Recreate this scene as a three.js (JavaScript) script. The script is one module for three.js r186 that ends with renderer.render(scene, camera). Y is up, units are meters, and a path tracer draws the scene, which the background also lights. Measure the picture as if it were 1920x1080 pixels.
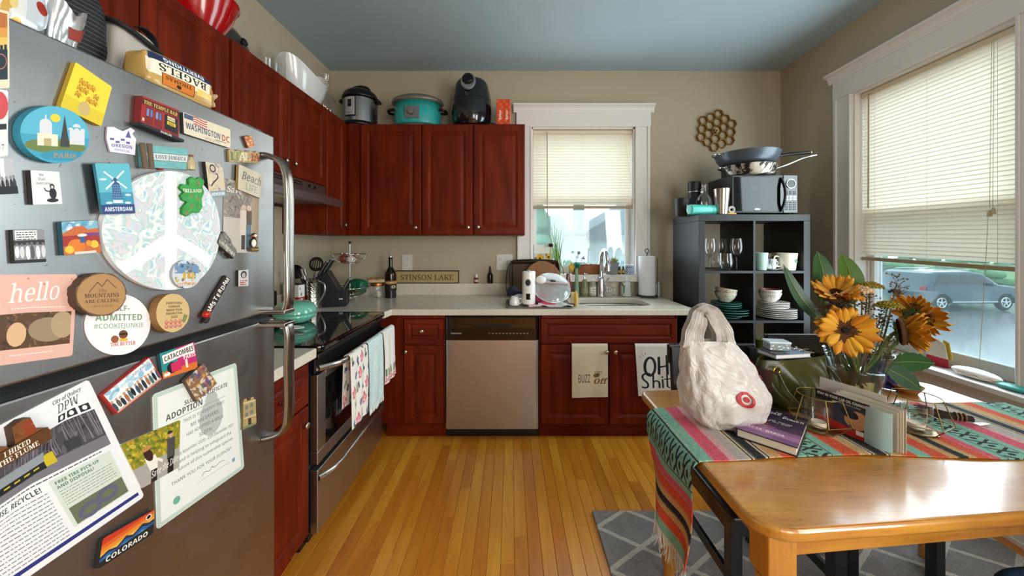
import * as THREE from 'three';
import { RoundedBoxGeometry } from 'three/addons/geometries/RoundedBoxGeometry.js';
import { mergeGeometries, toCreasedNormals } from 'three/addons/utils/BufferGeometryUtils.js';
import { ImprovedNoise } from 'three/addons/math/ImprovedNoise.js';
import { RectAreaLightUniformsLib } from 'three/addons/lights/RectAreaLightUniformsLib.js';

// ---------- camera (shift lens: level camera, horizon above the middle of the frame) ----------
const F = 660, CX = 958, CY = 457, EYE = 1.33;
const scene = new THREE.Scene();
const camera = new THREE.PerspectiveCamera(2 * Math.atan(540 / F) * 180 / Math.PI, 1920 / 1080, 0.05, 200);
camera.position.set(0, EYE, 0);
camera.setViewOffset(1920, 1080, 960 - CX, 540 - CY, 1920, 1080);
camera.updateProjectionMatrix();
const renderer = new THREE.WebGLRenderer({ antialias: true });
renderer.toneMapping = THREE.LinearToneMapping;
renderer.toneMappingExposure = 1.06;
renderer.shadowMap.enabled = true;
RectAreaLightUniformsLib.init();

// ---------- overcast sky and the daylight that comes in through the windows ----------
scene.background = new THREE.Color().setRGB(0.86, 0.96, 1.0);
scene.backgroundIntensity = 4.0;
function daylight(name, w, h, pos, look, power, color = [0.86, 0.95, 1.0]) {
  const l = new THREE.RectAreaLight(new THREE.Color().setRGB(...color), power, w, h);
  l.name = name; l.position.set(...pos); l.lookAt(...look); scene.add(l); return l;
}
daylight('large_window_daylight', 0.76, 1.55, [2.2, 1.5, -1.97], [-1, 1.35, -1.9], 6.5, [0.76, 0.92, 1]);
daylight('sink_window_daylight', 0.84, 1.2, [0.622, 1.7, -2.99], [0.622, 1.4, 0], 2.5, [0.8, 0.93, 1]);
daylight('rear_window_daylight', 0.95, 1.5, [1.45, 1.52, 2.4], [0.6, 1.3, 0], 7, [1, 0.95, 0.88]);
daylight('side_window_daylight', 0.95, 1.6, [2.02, 1.5, 0.66], [-1, 1.3, 0.6], 12, [1, 0.96, 0.9]);

// ---------- helpers ----------
let seed = 7;
const rnd = () => { seed = (seed * 1664525 + 1013904223) >>> 0; return seed / 4294967296; };
const rr = (a, b) => a + (b - a) * rnd();
const noise = new ImprovedNoise();
const V = (x, y, z) => new THREE.Vector3(x, y, z);
const V2 = (x, y) => new THREE.Vector2(x, y);
const PI = Math.PI;
// a pixel of the photograph gives a direction; its distance comes from the surface that the thing touches
const atDepth = (px, py, d) => V((px - CX) * d / F, EYE - (py - CY) * d / F, -d);
const onLevel = (px, py, y) => atDepth(px, py, (EYE - y) * F / (py - CY));
const depthOnX = (px, x) => x * F / (px - CX);

function fix(g) {                                       // position, normal, uv only, not indexed
  let q = g.index ? g.toNonIndexed() : g;
  for (const k of Object.keys(q.attributes)) if (!['position', 'normal', 'uv'].includes(k)) q.deleteAttribute(k);
  if (!q.attributes.normal) q.computeVertexNormals();
  if (!q.attributes.uv) q.setAttribute('uv', new THREE.BufferAttribute(new Float32Array(q.attributes.position.count * 2), 2));
  q.morphAttributes = {};
  return q;
}
const merge = (list) => (list.length === 1 ? fix(list[0]) : mergeGeometries(list.map(fix)));
const box = (w, h, d, x = 0, y = 0, z = 0, r = 0) => {
  const g = r > 0 ? new RoundedBoxGeometry(w, h, d, 2, Math.min(r, w / 2.01, h / 2.01, d / 2.01)) : new THREE.BoxGeometry(w, h, d);
  return g.translate(x, y, z);
};
const box2 = (x0, x1, y0, y1, z0, z1, r = 0) => box(Math.abs(x1 - x0), Math.abs(y1 - y0), Math.abs(z1 - z0), (x0 + x1) / 2, (y0 + y1) / 2, (z0 + z1) / 2, r);
const cyl = (r0, r1, h, x = 0, y = 0, z = 0, n = 24, open = false) => new THREE.CylinderGeometry(r1, r0, h, n, 1, open).translate(x, y + h / 2, z);   // r0 below, r1 above, base at y
const lathe = (pts, n = 32) => new THREE.LatheGeometry(pts.map((p) => V2(Math.max(p[0], 1e-5), p[1])), n);
const tube = (pts, r, n = 24, m = 8, closed = false) => new THREE.TubeGeometry(new THREE.CatmullRomCurve3(pts.map((p) => (p.isVector3 ? p : V(...p))), closed, 'centripetal'), n, r, m, closed);
const rod = (a, b, r, m = 8) => { a = a.isVector3 ? a : V(...a); b = b.isVector3 ? b : V(...b); const d = b.clone().sub(a), g = new THREE.CylinderGeometry(r, r, d.length(), m); g.applyQuaternion(new THREE.Quaternion().setFromUnitVectors(V(0, 1, 0), d.clone().normalize())); return g.translate(...a.clone().add(b).multiplyScalar(0.5).toArray()); };
const ring = (R, r, n = 40, m = 8) => new THREE.TorusGeometry(R, r, m, n);
const ball = (r, x = 0, y = 0, z = 0, n = 16) => new THREE.SphereGeometry(r, n, Math.max(6, n * 0.7 | 0)).translate(x, y, z);
const shapeOf = (pts) => new THREE.Shape(pts.map((p) => V2(p[0], p[1])));
const extrude = (shape, depth, bevel = 0, seg = 2, curve = 12) => new THREE.ExtrudeGeometry(Array.isArray(shape) ? shapeOf(shape) : shape, { depth: depth - 2 * bevel, bevelEnabled: bevel > 0, bevelSize: bevel, bevelThickness: bevel, bevelOffset: -bevel, bevelSegments: seg, curveSegments: curve }).translate(0, 0, bevel);
function roundRect(x0, y0, x1, y1, r, Kind = THREE.Shape) {
  const s = new Kind();
  s.moveTo(x0 + r, y0); s.lineTo(x1 - r, y0); s.absarc(x1 - r, y0 + r, r, -PI / 2, 0); s.lineTo(x1, y1 - r); s.absarc(x1 - r, y1 - r, r, 0, PI / 2);
  s.lineTo(x0 + r, y1); s.absarc(x0 + r, y1 - r, r, PI / 2, PI); s.lineTo(x0, y0 + r); s.absarc(x0 + r, y0 + r, r, PI, 1.5 * PI); return s;
}
// uv in metres by the face's direction; along: the axis ('x','y','z') that the grain (texture v) follows
function uvMetres(g, along = 'y', off = [0, 0]) {
  g = fix(g); const p = g.attributes.position, n = g.attributes.normal, uv = g.attributes.uv;
  for (let i = 0; i < p.count; i++) {
    const a = [p.getX(i), p.getY(i), p.getZ(i)], m = [Math.abs(n.getX(i)), Math.abs(n.getY(i)), Math.abs(n.getZ(i))];
    const k = m.indexOf(Math.max(...m)), rest = [0, 1, 2].filter((j) => j !== k); let vi = 'xyz'.indexOf(along); if (!rest.includes(vi)) vi = rest[1];
    const ui = rest.find((j) => j !== vi); uv.setXY(i, a[ui] + off[0], a[vi] + off[1]);
  }
  return g;
}
const flip = (g) => { g = fix(g); for (const k of ['position', 'normal', 'uv']) { const a = g.attributes[k], p = a.array, n = a.itemSize; for (let i = 0; i < p.length; i += 3 * n) for (let j = 0; j < n; j++) { const q = p[i + n + j]; p[i + n + j] = p[i + 2 * n + j]; p[i + 2 * n + j] = q; } } return g; };   // turns the faces of a mirrored shape
// rectangle seen from +z whose rim steps in by [inset, height] pairs; the last step is capped
function steppedPanel(w, h, profile) {
  const pos = [], quad = (a, b, c, d) => pos.push(...a, ...b, ...c, ...a, ...c, ...d);
  const at = ([i, z]) => [[-w / 2 + i, -h / 2 + i, z], [w / 2 - i, -h / 2 + i, z], [w / 2 - i, h / 2 - i, z], [-w / 2 + i, h / 2 - i, z]];
  for (let k = 0; k + 1 < profile.length; k++) { const a = at(profile[k]), b = at(profile[k + 1]); for (let j = 0; j < 4; j++) quad(a[j], a[(j + 1) % 4], b[(j + 1) % 4], b[j]); }
  quad(...at(profile[profile.length - 1])); const b0 = at(profile[0]); quad(b0[3], b0[2], b0[1], b0[0]);
  const g = new THREE.BufferGeometry(); g.setAttribute('position', new THREE.Float32BufferAttribute(pos, 3)); g.computeVertexNormals(); return fix(g);
}
// surface from a grid function f(u, v) -> Vector3
function sheet(f, nu, nv, closeU = false) {
  const pos = [], uv = [], idx = [];
  for (let j = 0; j <= nv; j++) for (let i = 0; i <= nu; i++) { const p = f(i / nu, j / nv); pos.push(p.x, p.y, p.z); uv.push(i / nu, j / nv); }
  for (let j = 0; j < nv; j++) for (let i = 0; i < nu; i++) { const a = j * (nu + 1) + i, b = a + 1, c = a + nu + 1, d = c + 1; idx.push(a, b, d, a, d, c); }
  const g = new THREE.BufferGeometry(); g.setAttribute('position', new THREE.Float32BufferAttribute(pos, 3)); g.setAttribute('uv', new THREE.Float32BufferAttribute(uv, 2)); g.setIndex(idx); g.computeVertexNormals();
  return g;
}
// a sheet with thickness t along its normals
function cloth(f, nu, nv, t) {
  const a = sheet(f, nu, nv), b = a.clone(), n = a.attributes.normal, p = b.attributes.position;
  for (let i = 0; i < p.count; i++) p.setXYZ(i, p.getX(i) - n.getX(i) * t, p.getY(i) - n.getY(i) * t, p.getZ(i) - n.getZ(i) * t);
  const ix = b.index.array; for (let i = 0; i < ix.length; i += 3) { const q = ix[i]; ix[i] = ix[i + 1]; ix[i + 1] = q; }
  b.computeVertexNormals();
  const rim = [], uvr = [], pa = a.attributes.position, ua = a.attributes.uv, loop = [];
  for (let i = 0; i <= nu; i++) loop.push(i); for (let j = 1; j <= nv; j++) loop.push(j * (nu + 1) + nu);
  for (let i = nu - 1; i >= 0; i--) loop.push(nv * (nu + 1) + i); for (let j = nv - 1; j > 0; j--) loop.push(j * (nu + 1));
  const get = (at, i) => [at.getX(i), at.getY(i), at.getZ(i)];
  loop.forEach((q, k) => { const r = loop[(k + 1) % loop.length]; rim.push(...get(pa, q), ...get(p, q), ...get(p, r), ...get(pa, q), ...get(p, r), ...get(pa, r)); for (const s of [q, q, r, q, r, r]) uvr.push(ua.getX(s), ua.getY(s)); });
  const g = new THREE.BufferGeometry(); g.setAttribute('position', new THREE.Float32BufferAttribute(rim, 3)); g.setAttribute('uv', new THREE.Float32BufferAttribute(uvr, 2)); g.computeVertexNormals();
  return merge([a, b, g]);
}
const used = {};
const numbered = (n) => { used[n] = (used[n] ?? -1) + 1; return used[n] ? `${n}_${String(used[n]).padStart(3, '0')}` : n; };
function mesh(name, geos, mat, parent = scene) {
  const m = new THREE.Mesh(merge(Array.isArray(geos) ? geos : [geos]), mat);
  m.name = parent === scene ? numbered(name) : name; m.castShadow = m.receiveShadow = true; parent.add(m); return m;
}
function tag(o, label, category, group) { o.userData.label = label; o.userData.category = category; if (group) o.userData.group = group; return o; }
function thing(name, label, category, pos = [0, 0, 0], turn = 0, group) {
  const o = new THREE.Group(); o.name = numbered(name); o.position.set(...(pos.isVector3 ? pos.toArray() : pos)); o.rotation.y = turn; scene.add(o); return tag(o, label, category, group);
}
function struct(name, label, geos, mat) { const o = geos ? mesh(name, geos, mat) : new THREE.Group(); if (!geos) { o.name = numbered(name); scene.add(o); } o.userData.kind = 'structure'; o.userData.label = label; return o; }
function copyOf(o, label, pos, turn) { const c = o.clone(); c.name = numbered(o.name.replace(/_\d{3}$/, '')); c.userData = { ...o.userData }; if (label) c.userData.label = label; if (pos) c.position.set(...(pos.isVector3 ? pos.toArray() : pos)); if (turn !== undefined) c.rotation.y = turn; scene.add(c); return c; }

// ---------- textures ----------
function canvasTex(w, h, draw, srgb = true) {
  const c = document.createElement('canvas'); c.width = w; c.height = h; const g = c.getContext('2d'); draw(g, w, h);
  const t = new THREE.CanvasTexture(c); if (srgb) t.colorSpace = THREE.SRGBColorSpace; t.magFilter = THREE.LinearFilter; t.anisotropy = 8; return t;
}
function dataTex(w, h, f, srgb = true) {
  const d = new Uint8Array(w * h * 4);
  for (let j = 0; j < h; j++) for (let i = 0; i < w; i++) { const c = f(i / w, j / h, i, j), k = (j * w + i) * 4; d[k] = Math.max(0, Math.min(255, c[0])); d[k + 1] = Math.max(0, Math.min(255, c[1])); d[k + 2] = Math.max(0, Math.min(255, c[2])); d[k + 3] = c[3] ?? 255; }
  const t = new THREE.DataTexture(d, w, h); if (srgb) t.colorSpace = THREE.SRGBColorSpace; t.magFilter = THREE.LinearFilter; t.minFilter = THREE.LinearMipmapLinearFilter; t.generateMipmaps = true; t.wrapS = t.wrapT = THREE.RepeatWrapping; t.needsUpdate = true; return t;
}
// noise that repeats every 1 in u and v
const tn = (u, v, fu, fv, s = 0) => { const a = u * 2 * PI, b = v * 2 * PI; return noise.noise(Math.cos(a) * fu / 6.28 + s, Math.sin(a) * fu / 6.28 + Math.cos(b) * fv / 6.28, Math.sin(b) * fv / 6.28 + s * 1.7) ; };
function woodTex(c0, c1, o = {}) {                      // grain runs along v
  const { fu = 60, fv = 3, fine = 0.3, w = 512, h = 512, s = 0, fleck = 0 } = o;
  return dataTex(w, h, (u, v, i, j) => {
    let k = 0.5 + 0.45 * tn(u, v, fu * 0.3, fv, s) + 0.3 * tn(u, v, fu, fv * 1.5, s + 5) + fine * tn(u, v, fu * 4, fv * 4, s + 9) * 0.6;
    k = Math.max(0, Math.min(1, k)); let c = [0, 1, 2].map((q) => c0[q] + (c1[q] - c0[q]) * k);
    if (fleck && tn(u, v, fu * 3, fv * 10, s + 3) > 0.42) c = c.map((x) => x * (1 - fleck));
    return c;
  });
}
const rep = (t, x, y) => { const c = t.clone(); c.wrapS = c.wrapT = THREE.RepeatWrapping; c.repeat.set(x, y); c.needsUpdate = true; return c; };
const std = (color, rough = 0.6, metal = 0, extra = {}) => new THREE.MeshStandardMaterial({ color, roughness: rough, metalness: metal, side: THREE.DoubleSide, ...extra });
const phys = (color, rough = 0.4, extra = {}) => new THREE.MeshPhysicalMaterial({ color, roughness: rough, side: THREE.DoubleSide, ...extra });
const fineNoise = dataTex(256, 256, (u, v) => { const k = 128 + 70 * tn(u, v, 60, 60) + 50 * tn(u, v, 140, 140, 4); return [k, k, k]; }, false);
const brushed = dataTex(256, 256, (u, v) => { const k = 128 + 60 * tn(u, v, 200, 2) + 40 * tn(u, v, 420, 5, 3); return [k, k, k]; }, false);
const M = {};
M.wall = std(0xb9ab93, 0.85, 0, { bumpMap: rep(fineNoise, 3, 3), bumpScale: 0.0012 });
M.ceiling = std(0xa6bac3, 0.9, 0, { bumpMap: rep(fineNoise, 2, 2), bumpScale: 0.001 });
M.trim = std(0xe9e4de, 0.42);
M.trimDull = std(0xdcd6cf, 0.5);
const cherryTex = [0, 1, 2].map((k) => rep(woodTex([80, 17, 3], [128, 42, 9], { fu: 26, fv: 2.2, fine: 0.25, s: k * 3.3 + 1 }), 1.6, 1.1));
M.cherry = cherryTex.map((t) => phys(0xffffff, 0.46, { map: t, specularIntensity: 0.35 }));
M.steel = std(0xb8b8b8, 0.33, 1, { bumpMap: rep(brushed, 3, 3), bumpScale: 0.00005 });
M.steelDark = std(0x86837d, 0.36, 1);
M.chrome = std(0xd9dadc, 0.09, 1);
M.nickel = std(0xc2b8a8, 0.25, 1);
M.black = std(0x0b0b0d, 0.35);
M.blackGloss = phys(0x060608, 0.08, { clearcoat: 0.6 });
M.blackMat = std(0x141416, 0.7);
M.white = std(0xf0eeea, 0.45);
M.whiteGloss = phys(0xf4f2ee, 0.15, { clearcoat: 0.6 });
M.glass = phys(0xffffff, 0.02, { transmission: 1, thickness: 0, ior: 1.45, transparent: true });
M.pane = phys(0xf2fbff, 0.03, { transmission: 1, thickness: 0, ior: 1.45 });
M.counter = phys(0xffffff, 0.22, { map: rep(dataTex(512, 512, (u, v) => { const k = 10 * tn(u, v, 40, 40) + 16 * (tn(u, v, 240, 240, 2) > 0.35 ? -1 : 0) + 8 * (tn(u, v, 200, 200, 7) > 0.4 ? 1 : 0); return [222 + k, 212 + k, 194 + k]; }), 2, 2) });
M.glassShade = (c, r = 0.05) => phys(c, r, { transmission: 0.92, thickness: 0, ior: 1.45 });

// =====================================================================  THE ROOM
const XL = -1.559, DB = 3.035, CEIL = 2.82, SKEW = 0.0485, BACKZ = 2.5;
const NORM = Math.hypot(1, SKEW);
// right wall: a group at the far corner, local z runs along the wall towards the viewer, local +x points outdoors
function rightWallFrame(o) { o.position.set(2.325, 0, -DB); o.rotation.y = -Math.atan(SKEW); return o; }
function alongRight(px, off = 0) { const k = (px - CX) / F, d = (2.325 + off - DB * SKEW) / (k - SKEW); return { s: (DB - d) * NORM, d, y: (py) => EYE - (py - CY) * d / F }; }
const W2 = { s0: 0.68, s1: 1.481, y0: 0.68, y1: 2.337 };                // window in the right wall
const W3 = { s0: 3.2, s1: 4.2, y0: 0.68, y1: 2.337 };                   // its neighbour behind the viewer
const W1 = { x0: 0.1785, x1: 1.066, y0: 1.071, y1: 2.332 };             // window over the sink
const W4 = { x0: 0.95, x1: 1.95, y0: 0.75, y1: 2.3 };                    // window behind the viewer
const T = 0.16, LONG = (DB + BACKZ) * NORM + 0.2;

// floor: strips of narrow boards running away from the viewer, each board a piece
const boardTex = [0, 1, 2].map((k) => woodTex([198, 118, 26], [232, 164, 58], { fu: 9, fv: 3, fine: 0.35, s: k * 2.1 + 0.4, w: 256, h: 512, fleck: 0.05 }));
const boardMats = [];
for (let k = 0; k < 9; k++) { const c = new THREE.Color().setRGB(...[[1, 1, 1], [0.93, 0.86, 0.74], [1, 0.98, 0.9], [0.86, 0.74, 0.58], [1.0, 1.0, 0.92], [0.9, 0.8, 0.68], [0.98, 0.92, 0.84], [0.94, 0.88, 0.8], [0.8, 0.68, 0.52]][k]); const t = rep(boardTex[k % 3], 2.1, 0.55); t.offset.set(k * 0.37, k * 0.23); boardMats.push(phys(c, 0.34, { map: t, bumpMap: t, bumpScale: 0.0003, clearcoat: 0.25, clearcoatRoughness: 0.25 })); }
const floor = struct('floor', 'honey coloured narrow strip wood floor', null);
mesh('subfloor', [box2(XL - 0.2, 2.6, -0.2, -0.024, -DB - 0.2, BACKZ + 0.2)], std(0x3a2412, 0.9), floor);
{
  const w = 0.0583, gapX = 0.0011, bevel = (a, b, z0, z1) => { const g = steppedPanel(b - a - gapX, z1 - z0 - 0.0012, [[0, 0], [0, 0.0225], [0.0009, 0.0236]]); g.rotateX(-PI / 2); return g.translate((a + b) / 2, -0.0236, (z0 + z1) / 2); };
  const known = {}; for (const [px, py] of [[970, 1006], [1013, 943], [679, 915], [626, 1033], [863, 915], [1190, 903], [780, 853]]) { const p = onLevel(px, py, 0); known[Math.floor((p.x - XL) / w)] = p.z; }
  for (let i = 0; XL + i * w < 2.36; i++) {
    const a = XL + i * w, b = Math.min(a + w, 2.365); let z = -DB, cut = known[i], n = 0;
    while (z < -0.45 && n < 5) {
      let z1 = z + rr(0.7, 1.9); if (cut !== undefined) { z1 = cut; cut = undefined; } if (z1 > -0.75) z1 = -0.4; n++;
      const g = uvMetres(bevel(a, b, z, z1), 'z', [rr(0, 3), rr(0, 3)]);
      mesh('floorboard', g, boardMats[Math.floor(rnd() * 9)], floor); z = z1;
    }
  }
  mesh('floorboards_beyond', uvMetres(box2(XL, 2.36, -0.024, 0, -0.399, BACKZ), 'z'), boardMats[0], floor).userData.kind = 'stuff';
}
struct('ceiling', 'pale blue grey painted plaster ceiling', box2(XL - 0.2, 2.7, CEIL, CEIL + 0.15, -DB - 0.2, BACKZ + 0.2), M.ceiling);
struct('wall_left', 'beige painted wall behind the cabinets', uvMetres(box2(XL - T, XL, 0, CEIL, -DB - T, BACKZ + T)), M.wall);
function holed(x0, x1, y0, y1, z0, z1, holes) {          // wall boxes around rectangular holes in x (sorted)
  const out = []; let x = x0;
  for (const h of holes) { out.push(box2(x, h.x0, y0, y1, z0, z1), box2(h.x0, h.x1, y0, h.y0, z0, z1), box2(h.x0, h.x1, h.y1, y1, z0, z1)); x = h.x1; }
  out.push(box2(x, x1, y0, y1, z0, z1)); return out.map((g) => uvMetres(g));
}
struct('wall_back', 'beige painted wall with the sink window', holed(XL, 2.325, 0, CEIL, -DB - T, -DB, [W1]), M.wall);
struct('wall_front', 'beige painted wall behind the viewer', holed(XL, 2.4, 0, CEIL, BACKZ, BACKZ + T, [W4]), M.wall);
{
  const w = rightWallFrame(struct('wall_right', 'beige painted wall with the large window', null));
  const gs = holed(-LONG, T, 0, CEIL, 0, T, [{ x0: -W3.s1, x1: -W3.s0, y0: W3.y0, y1: W3.y1 }, { x0: -W2.s1, x1: -W2.s0, y0: W2.y0, y1: W2.y1 }]).map((g) => g.rotateY(PI / 2));
  mesh('plaster', gs, M.wall, w);
}
rightWallFrame(struct('baseboard_right', 'white painted baseboard under the large window', [box2(-0.018, -0.001, 0, 0.17, 0, LONG - 0.3), box2(-0.024, -0.001, 0, 0.02, 0, LONG - 0.3)], M.trim));
struct('baseboard_back', 'white painted baseboard behind the shelf', [box2(1.25, 2.3, 0, 0.17, -DB + 0.001, -DB + 0.018)], M.trim);

// windows in local axes: x to the right along the wall, +z into the room
function casing(parent, x0, x1, y0, y1, o = {}) {
  const cw = 0.124, m = M.trim;
  for (const s of [-1, 1]) { const a = s < 0 ? x0 - cw : x1, b = s < 0 ? x0 : x1 + cw; if (o.skip === s) continue; mesh('side_casing', [box2(a, b, y0, y1, 0, 0.02, 0.002), box2(s < 0 ? a : b - 0.022, s < 0 ? a + 0.022 : b, y0, y1, 0.018, 0.03, 0.003), box2(s < 0 ? b - 0.014 : a, s < 0 ? b : a + 0.014, y0, y1, 0.018, 0.026, 0.003)], m, parent); }
  const hx0 = x0 - cw - 0.008, hx1 = x1 + cw + 0.008;
  mesh('head_casing', box2(hx0, hx1, y1, y1 + 0.125, 0, 0.026, 0.002), m, parent);
  const prof = [[0, 0.12], [0.03, 0.12], [0.032, 0.132], [0.036, 0.137], [0.04, 0.15], [0.05, 0.164], [0.064, 0.17], [0.068, 0.172], [0.068, 0.184], [0, 0.184]];
  const sh = shapeOf(prof); const g = extrude(sh, hx1 - hx0 + 0.05).rotateY(-PI / 2); g.translate(hx1 + 0.025, y1, 0);
  mesh('crown_cap', g, m, parent);
  mesh('jamb', [box2(x0 - 0.003, x0 + 0.012, y0, y1, -T, 0.001), box2(x1 - 0.012, x1 + 0.003, y0, y1, -T, 0.001), box2(x0, x1, y1 - 0.012, y1 + 0.003, -T, 0.001), box2(x0 + 0.012, x0 + 0.022, y0, y1, -0.085, -0.073), box2(x1 - 0.022, x1 - 0.012, y0, y1, -0.085, -0.073)], M.trim, parent);
}
function sashes(parent, x0, x1, y0, y1, bot = 0.06) {
  const mid = (y0 + y1) / 2 + 0.02, f = 0.048;
  const one = (a, b, z, low) => { const m = mesh(low ? 'lower_sash' : 'upper_sash', [box2(x0 + 0.014, x0 + f, a, b, z, z + 0.034, 0.003), box2(x1 - f, x1 - 0.014, a, b, z, z + 0.034, 0.003), box2(x0 + f - 0.002, x1 - f + 0.002, a, a + (low ? bot : 0.035), z, z + 0.034, 0.003), box2(x0 + f - 0.002, x1 - f + 0.002, b - 0.035, b, z, z + 0.034, 0.003)], M.white, parent); mesh('pane', box2(x0 + f - 0.003, x1 - f + 0.003, a + 0.02, b - 0.02, z + 0.015, z + 0.018), M.pane, m); };
  one(y0 + 0.001, mid + 0.03, -0.122, true); one(mid - 0.02, y1 - 0.013, -0.1565, false);
}
function blindThing(name, label, w, top, bottom, pitch, tiltDeg, place, o = {}) {
  const b = thing(name, label, 'blind'); place(b);
  const slatMat = phys(0xfff0da, 1, { transmission: 0.55, thickness: 0 }), railMat = std(0xe6d6ba, 0.5);
  mesh('headrail', [box2(-w / 2, w / 2, top - 0.03, top, -0.014, 0.014, 0.002)], railMat, b);
  const n = Math.round((top - 0.045 - bottom - 0.03) / pitch), tilt = tiltDeg * PI / 180;
  const prof = []; for (let i = 0; i <= 6; i++) { const t = i / 6 - 0.5; prof.push([t * 0.0265, 0.0024 * (1 - 4 * t * t)]); }
  const sl = sheet((u, v) => { const q = u * 6, i = Math.min(5, q | 0), f = q - i, a = prof[i], c = prof[i + 1]; return V(-w / 2 + 0.003 + v * (w - 0.006), a[1] + (c[1] - a[1]) * f, a[0] + (c[0] - a[0]) * f); }, 6, 1).rotateX(tilt);
  const slg = fix(sl);
  for (let i = 0; i < n; i++) { const m = new THREE.Mesh(slg, slatMat); m.name = 'slat'; m.castShadow = m.receiveShadow = true; m.position.set(0, top - 0.045 - i * pitch, 0); m.rotation.z = (o.sag ?? 0) * i / n; b.add(m); }
  const rail = mesh('bottom_rail', box(w - 0.004, 0.022, 0.026, 0, 0, 0, 0.004), std(0xb39a76, 0.5), b); rail.position.y = bottom + 0.011; rail.rotation.z = o.sag ?? 0;
  for (const x of [-w * 0.38, 0, w * 0.38]) mesh('ladder_cord', [rod([x, top - 0.03, 0.0135], [x, bottom + 0.02, 0.0135], 0.0007, 5)], std(0xe8dcc4, 0.8), b);
  mesh('tilt_wand', [rod([o.wand, top - 0.02, 0.022], [o.wand + 0.002, o.wandEnd, 0.026], 0.004, 8), ball(0.005, o.wand, top - 0.022, 0.02)], std(0xb9a58a, 0.35), b);
  mesh('pull_cord', (o.cord || []).map((c) => tube(c, 0.0011, 12, 5)), std(0xd9ccb2, 0.8), b);
  if (o.tassel) mesh('tassel', o.tassel.map((p) => lathe([[0.001, 0.03], [0.006, 0.028], [0.009, 0], [0.001, -0.001]], 10).translate(...p)), std(0xd9cba6, 0.5), b);
  return b;
}
{
  const w = struct('window_1', 'white painted sash window over the sink', null); w.position.set(0, 0, -DB);
  casing(w, W1.x0, W1.x1, W1.y0, W1.y1); sashes(w, W1.x0, W1.x1, W1.y0, W1.y1);
  mesh('stool', [box2(W1.x0 - 0.14, W1.x1 + 0.03, W1.y0 - 0.06, W1.y0, -T, 0.095, 0.006)], M.trimDull, w);
  mesh('apron', box2(W1.x0 - 0.12, W1.x1 + 0.03, W1.y0 - 0.185, W1.y0 - 0.062, 0, 0.022, 0.002), M.counter, w);
  const wd = W1.x1 - W1.x0 - 0.03;
  blindThing('window_blind', 'raised cream slatted blind over the sink window', wd, 2.315, 1.637, 0.0245, -68, (b) => b.position.set((W1.x0 + W1.x1) / 2, 0, -DB - 0.035), { wand: -wd * 0.36, wandEnd: 1.55, cord: [[[wd * 0.42, 2.29, 0.02], [wd * 0.46, 2.0, 0.03], [wd * 0.5 + 0.05, 1.5, 0.07], [wd * 0.5 + 0.13, 1.2, 0.07]]] });
}
{
  const w = rightWallFrame(struct('window_2', 'large white painted sash window beside the table', null)); w.rotation.y -= PI / 2;   // local x = along the wall, +z = into the room
  casing(w, W2.s0, W2.s1, W2.y0, W2.y1); sashes(w, W2.s0, W2.s1, W2.y0, W2.y1, 0.07);
  mesh('stool', [box2(W2.s0 - 0.15, W2.s1 + 0.15, W2.y0 - 0.03, W2.y0, -T, 0.085, 0.006)], M.trim, w);
  mesh('apron', [box2(W2.s0 - 0.12, W2.s1 + 0.12, W2.y0 - 0.16, W2.y0 - 0.03, 0, 0.02, 0.002), box2(W2.s0 - 0.12, W2.s1 + 0.12, W2.y0 - 0.055, W2.y0 - 0.03, 0.02, 0.05, 0.006), box2(W2.s0 - 0.12, W2.s1 + 0.12, W2.y0 - 0.16, W2.y0 - 0.14, 0.018, 0.03, 0.004)], M.trim, w);
  const wd = W2.s1 - W2.s0 - 0.026;
  const b = blindThing('window_blind', 'lowered cream slatted blind beside the table', wd, 2.322, 1.212, 0.0226, -68, (o) => { rightWallFrame(o); o.rotation.y -= PI / 2; o.translateX((W2.s0 + W2.s1) / 2); o.translateZ(-0.05); },
    { sag: -0.028, wand: -wd * 0.42, wandEnd: 1.56, cord: [[[wd * 0.36, 2.3, 0.02], [wd * 0.36, 1.5, 0.03]], [[wd * 0.37, 2.3, 0.02], [wd * 0.375, 1.5, 0.03]], [[wd * 0.355, 1.49, 0.03], [wd * 0.35, 1.2, 0.04], [wd * 0.33, 0.71, 0.05]]], tassel: [[wd * 0.36, 1.46, 0.03], [wd * 0.378, 1.47, 0.03]] });
}
{ // two windows behind the viewer: the light on the cabinets and on the front of the shelf comes from them
  const a = rightWallFrame(struct('window_3', 'sash window behind the viewer in the right wall', null)); a.rotation.y -= PI / 2;
  casing(a, W3.s0, W3.s1, W3.y0, W3.y1); sashes(a, W3.s0, W3.s1, W3.y0, W3.y1);
  const b = struct('window_4', 'sash window behind the viewer', null); b.position.set(0, 0, BACKZ); b.rotation.y = PI;
  casing(b, -W4.x1, -W4.x0, W4.y0, W4.y1); sashes(b, -W4.x1, -W4.x0, W4.y0, W4.y1);
}

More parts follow.
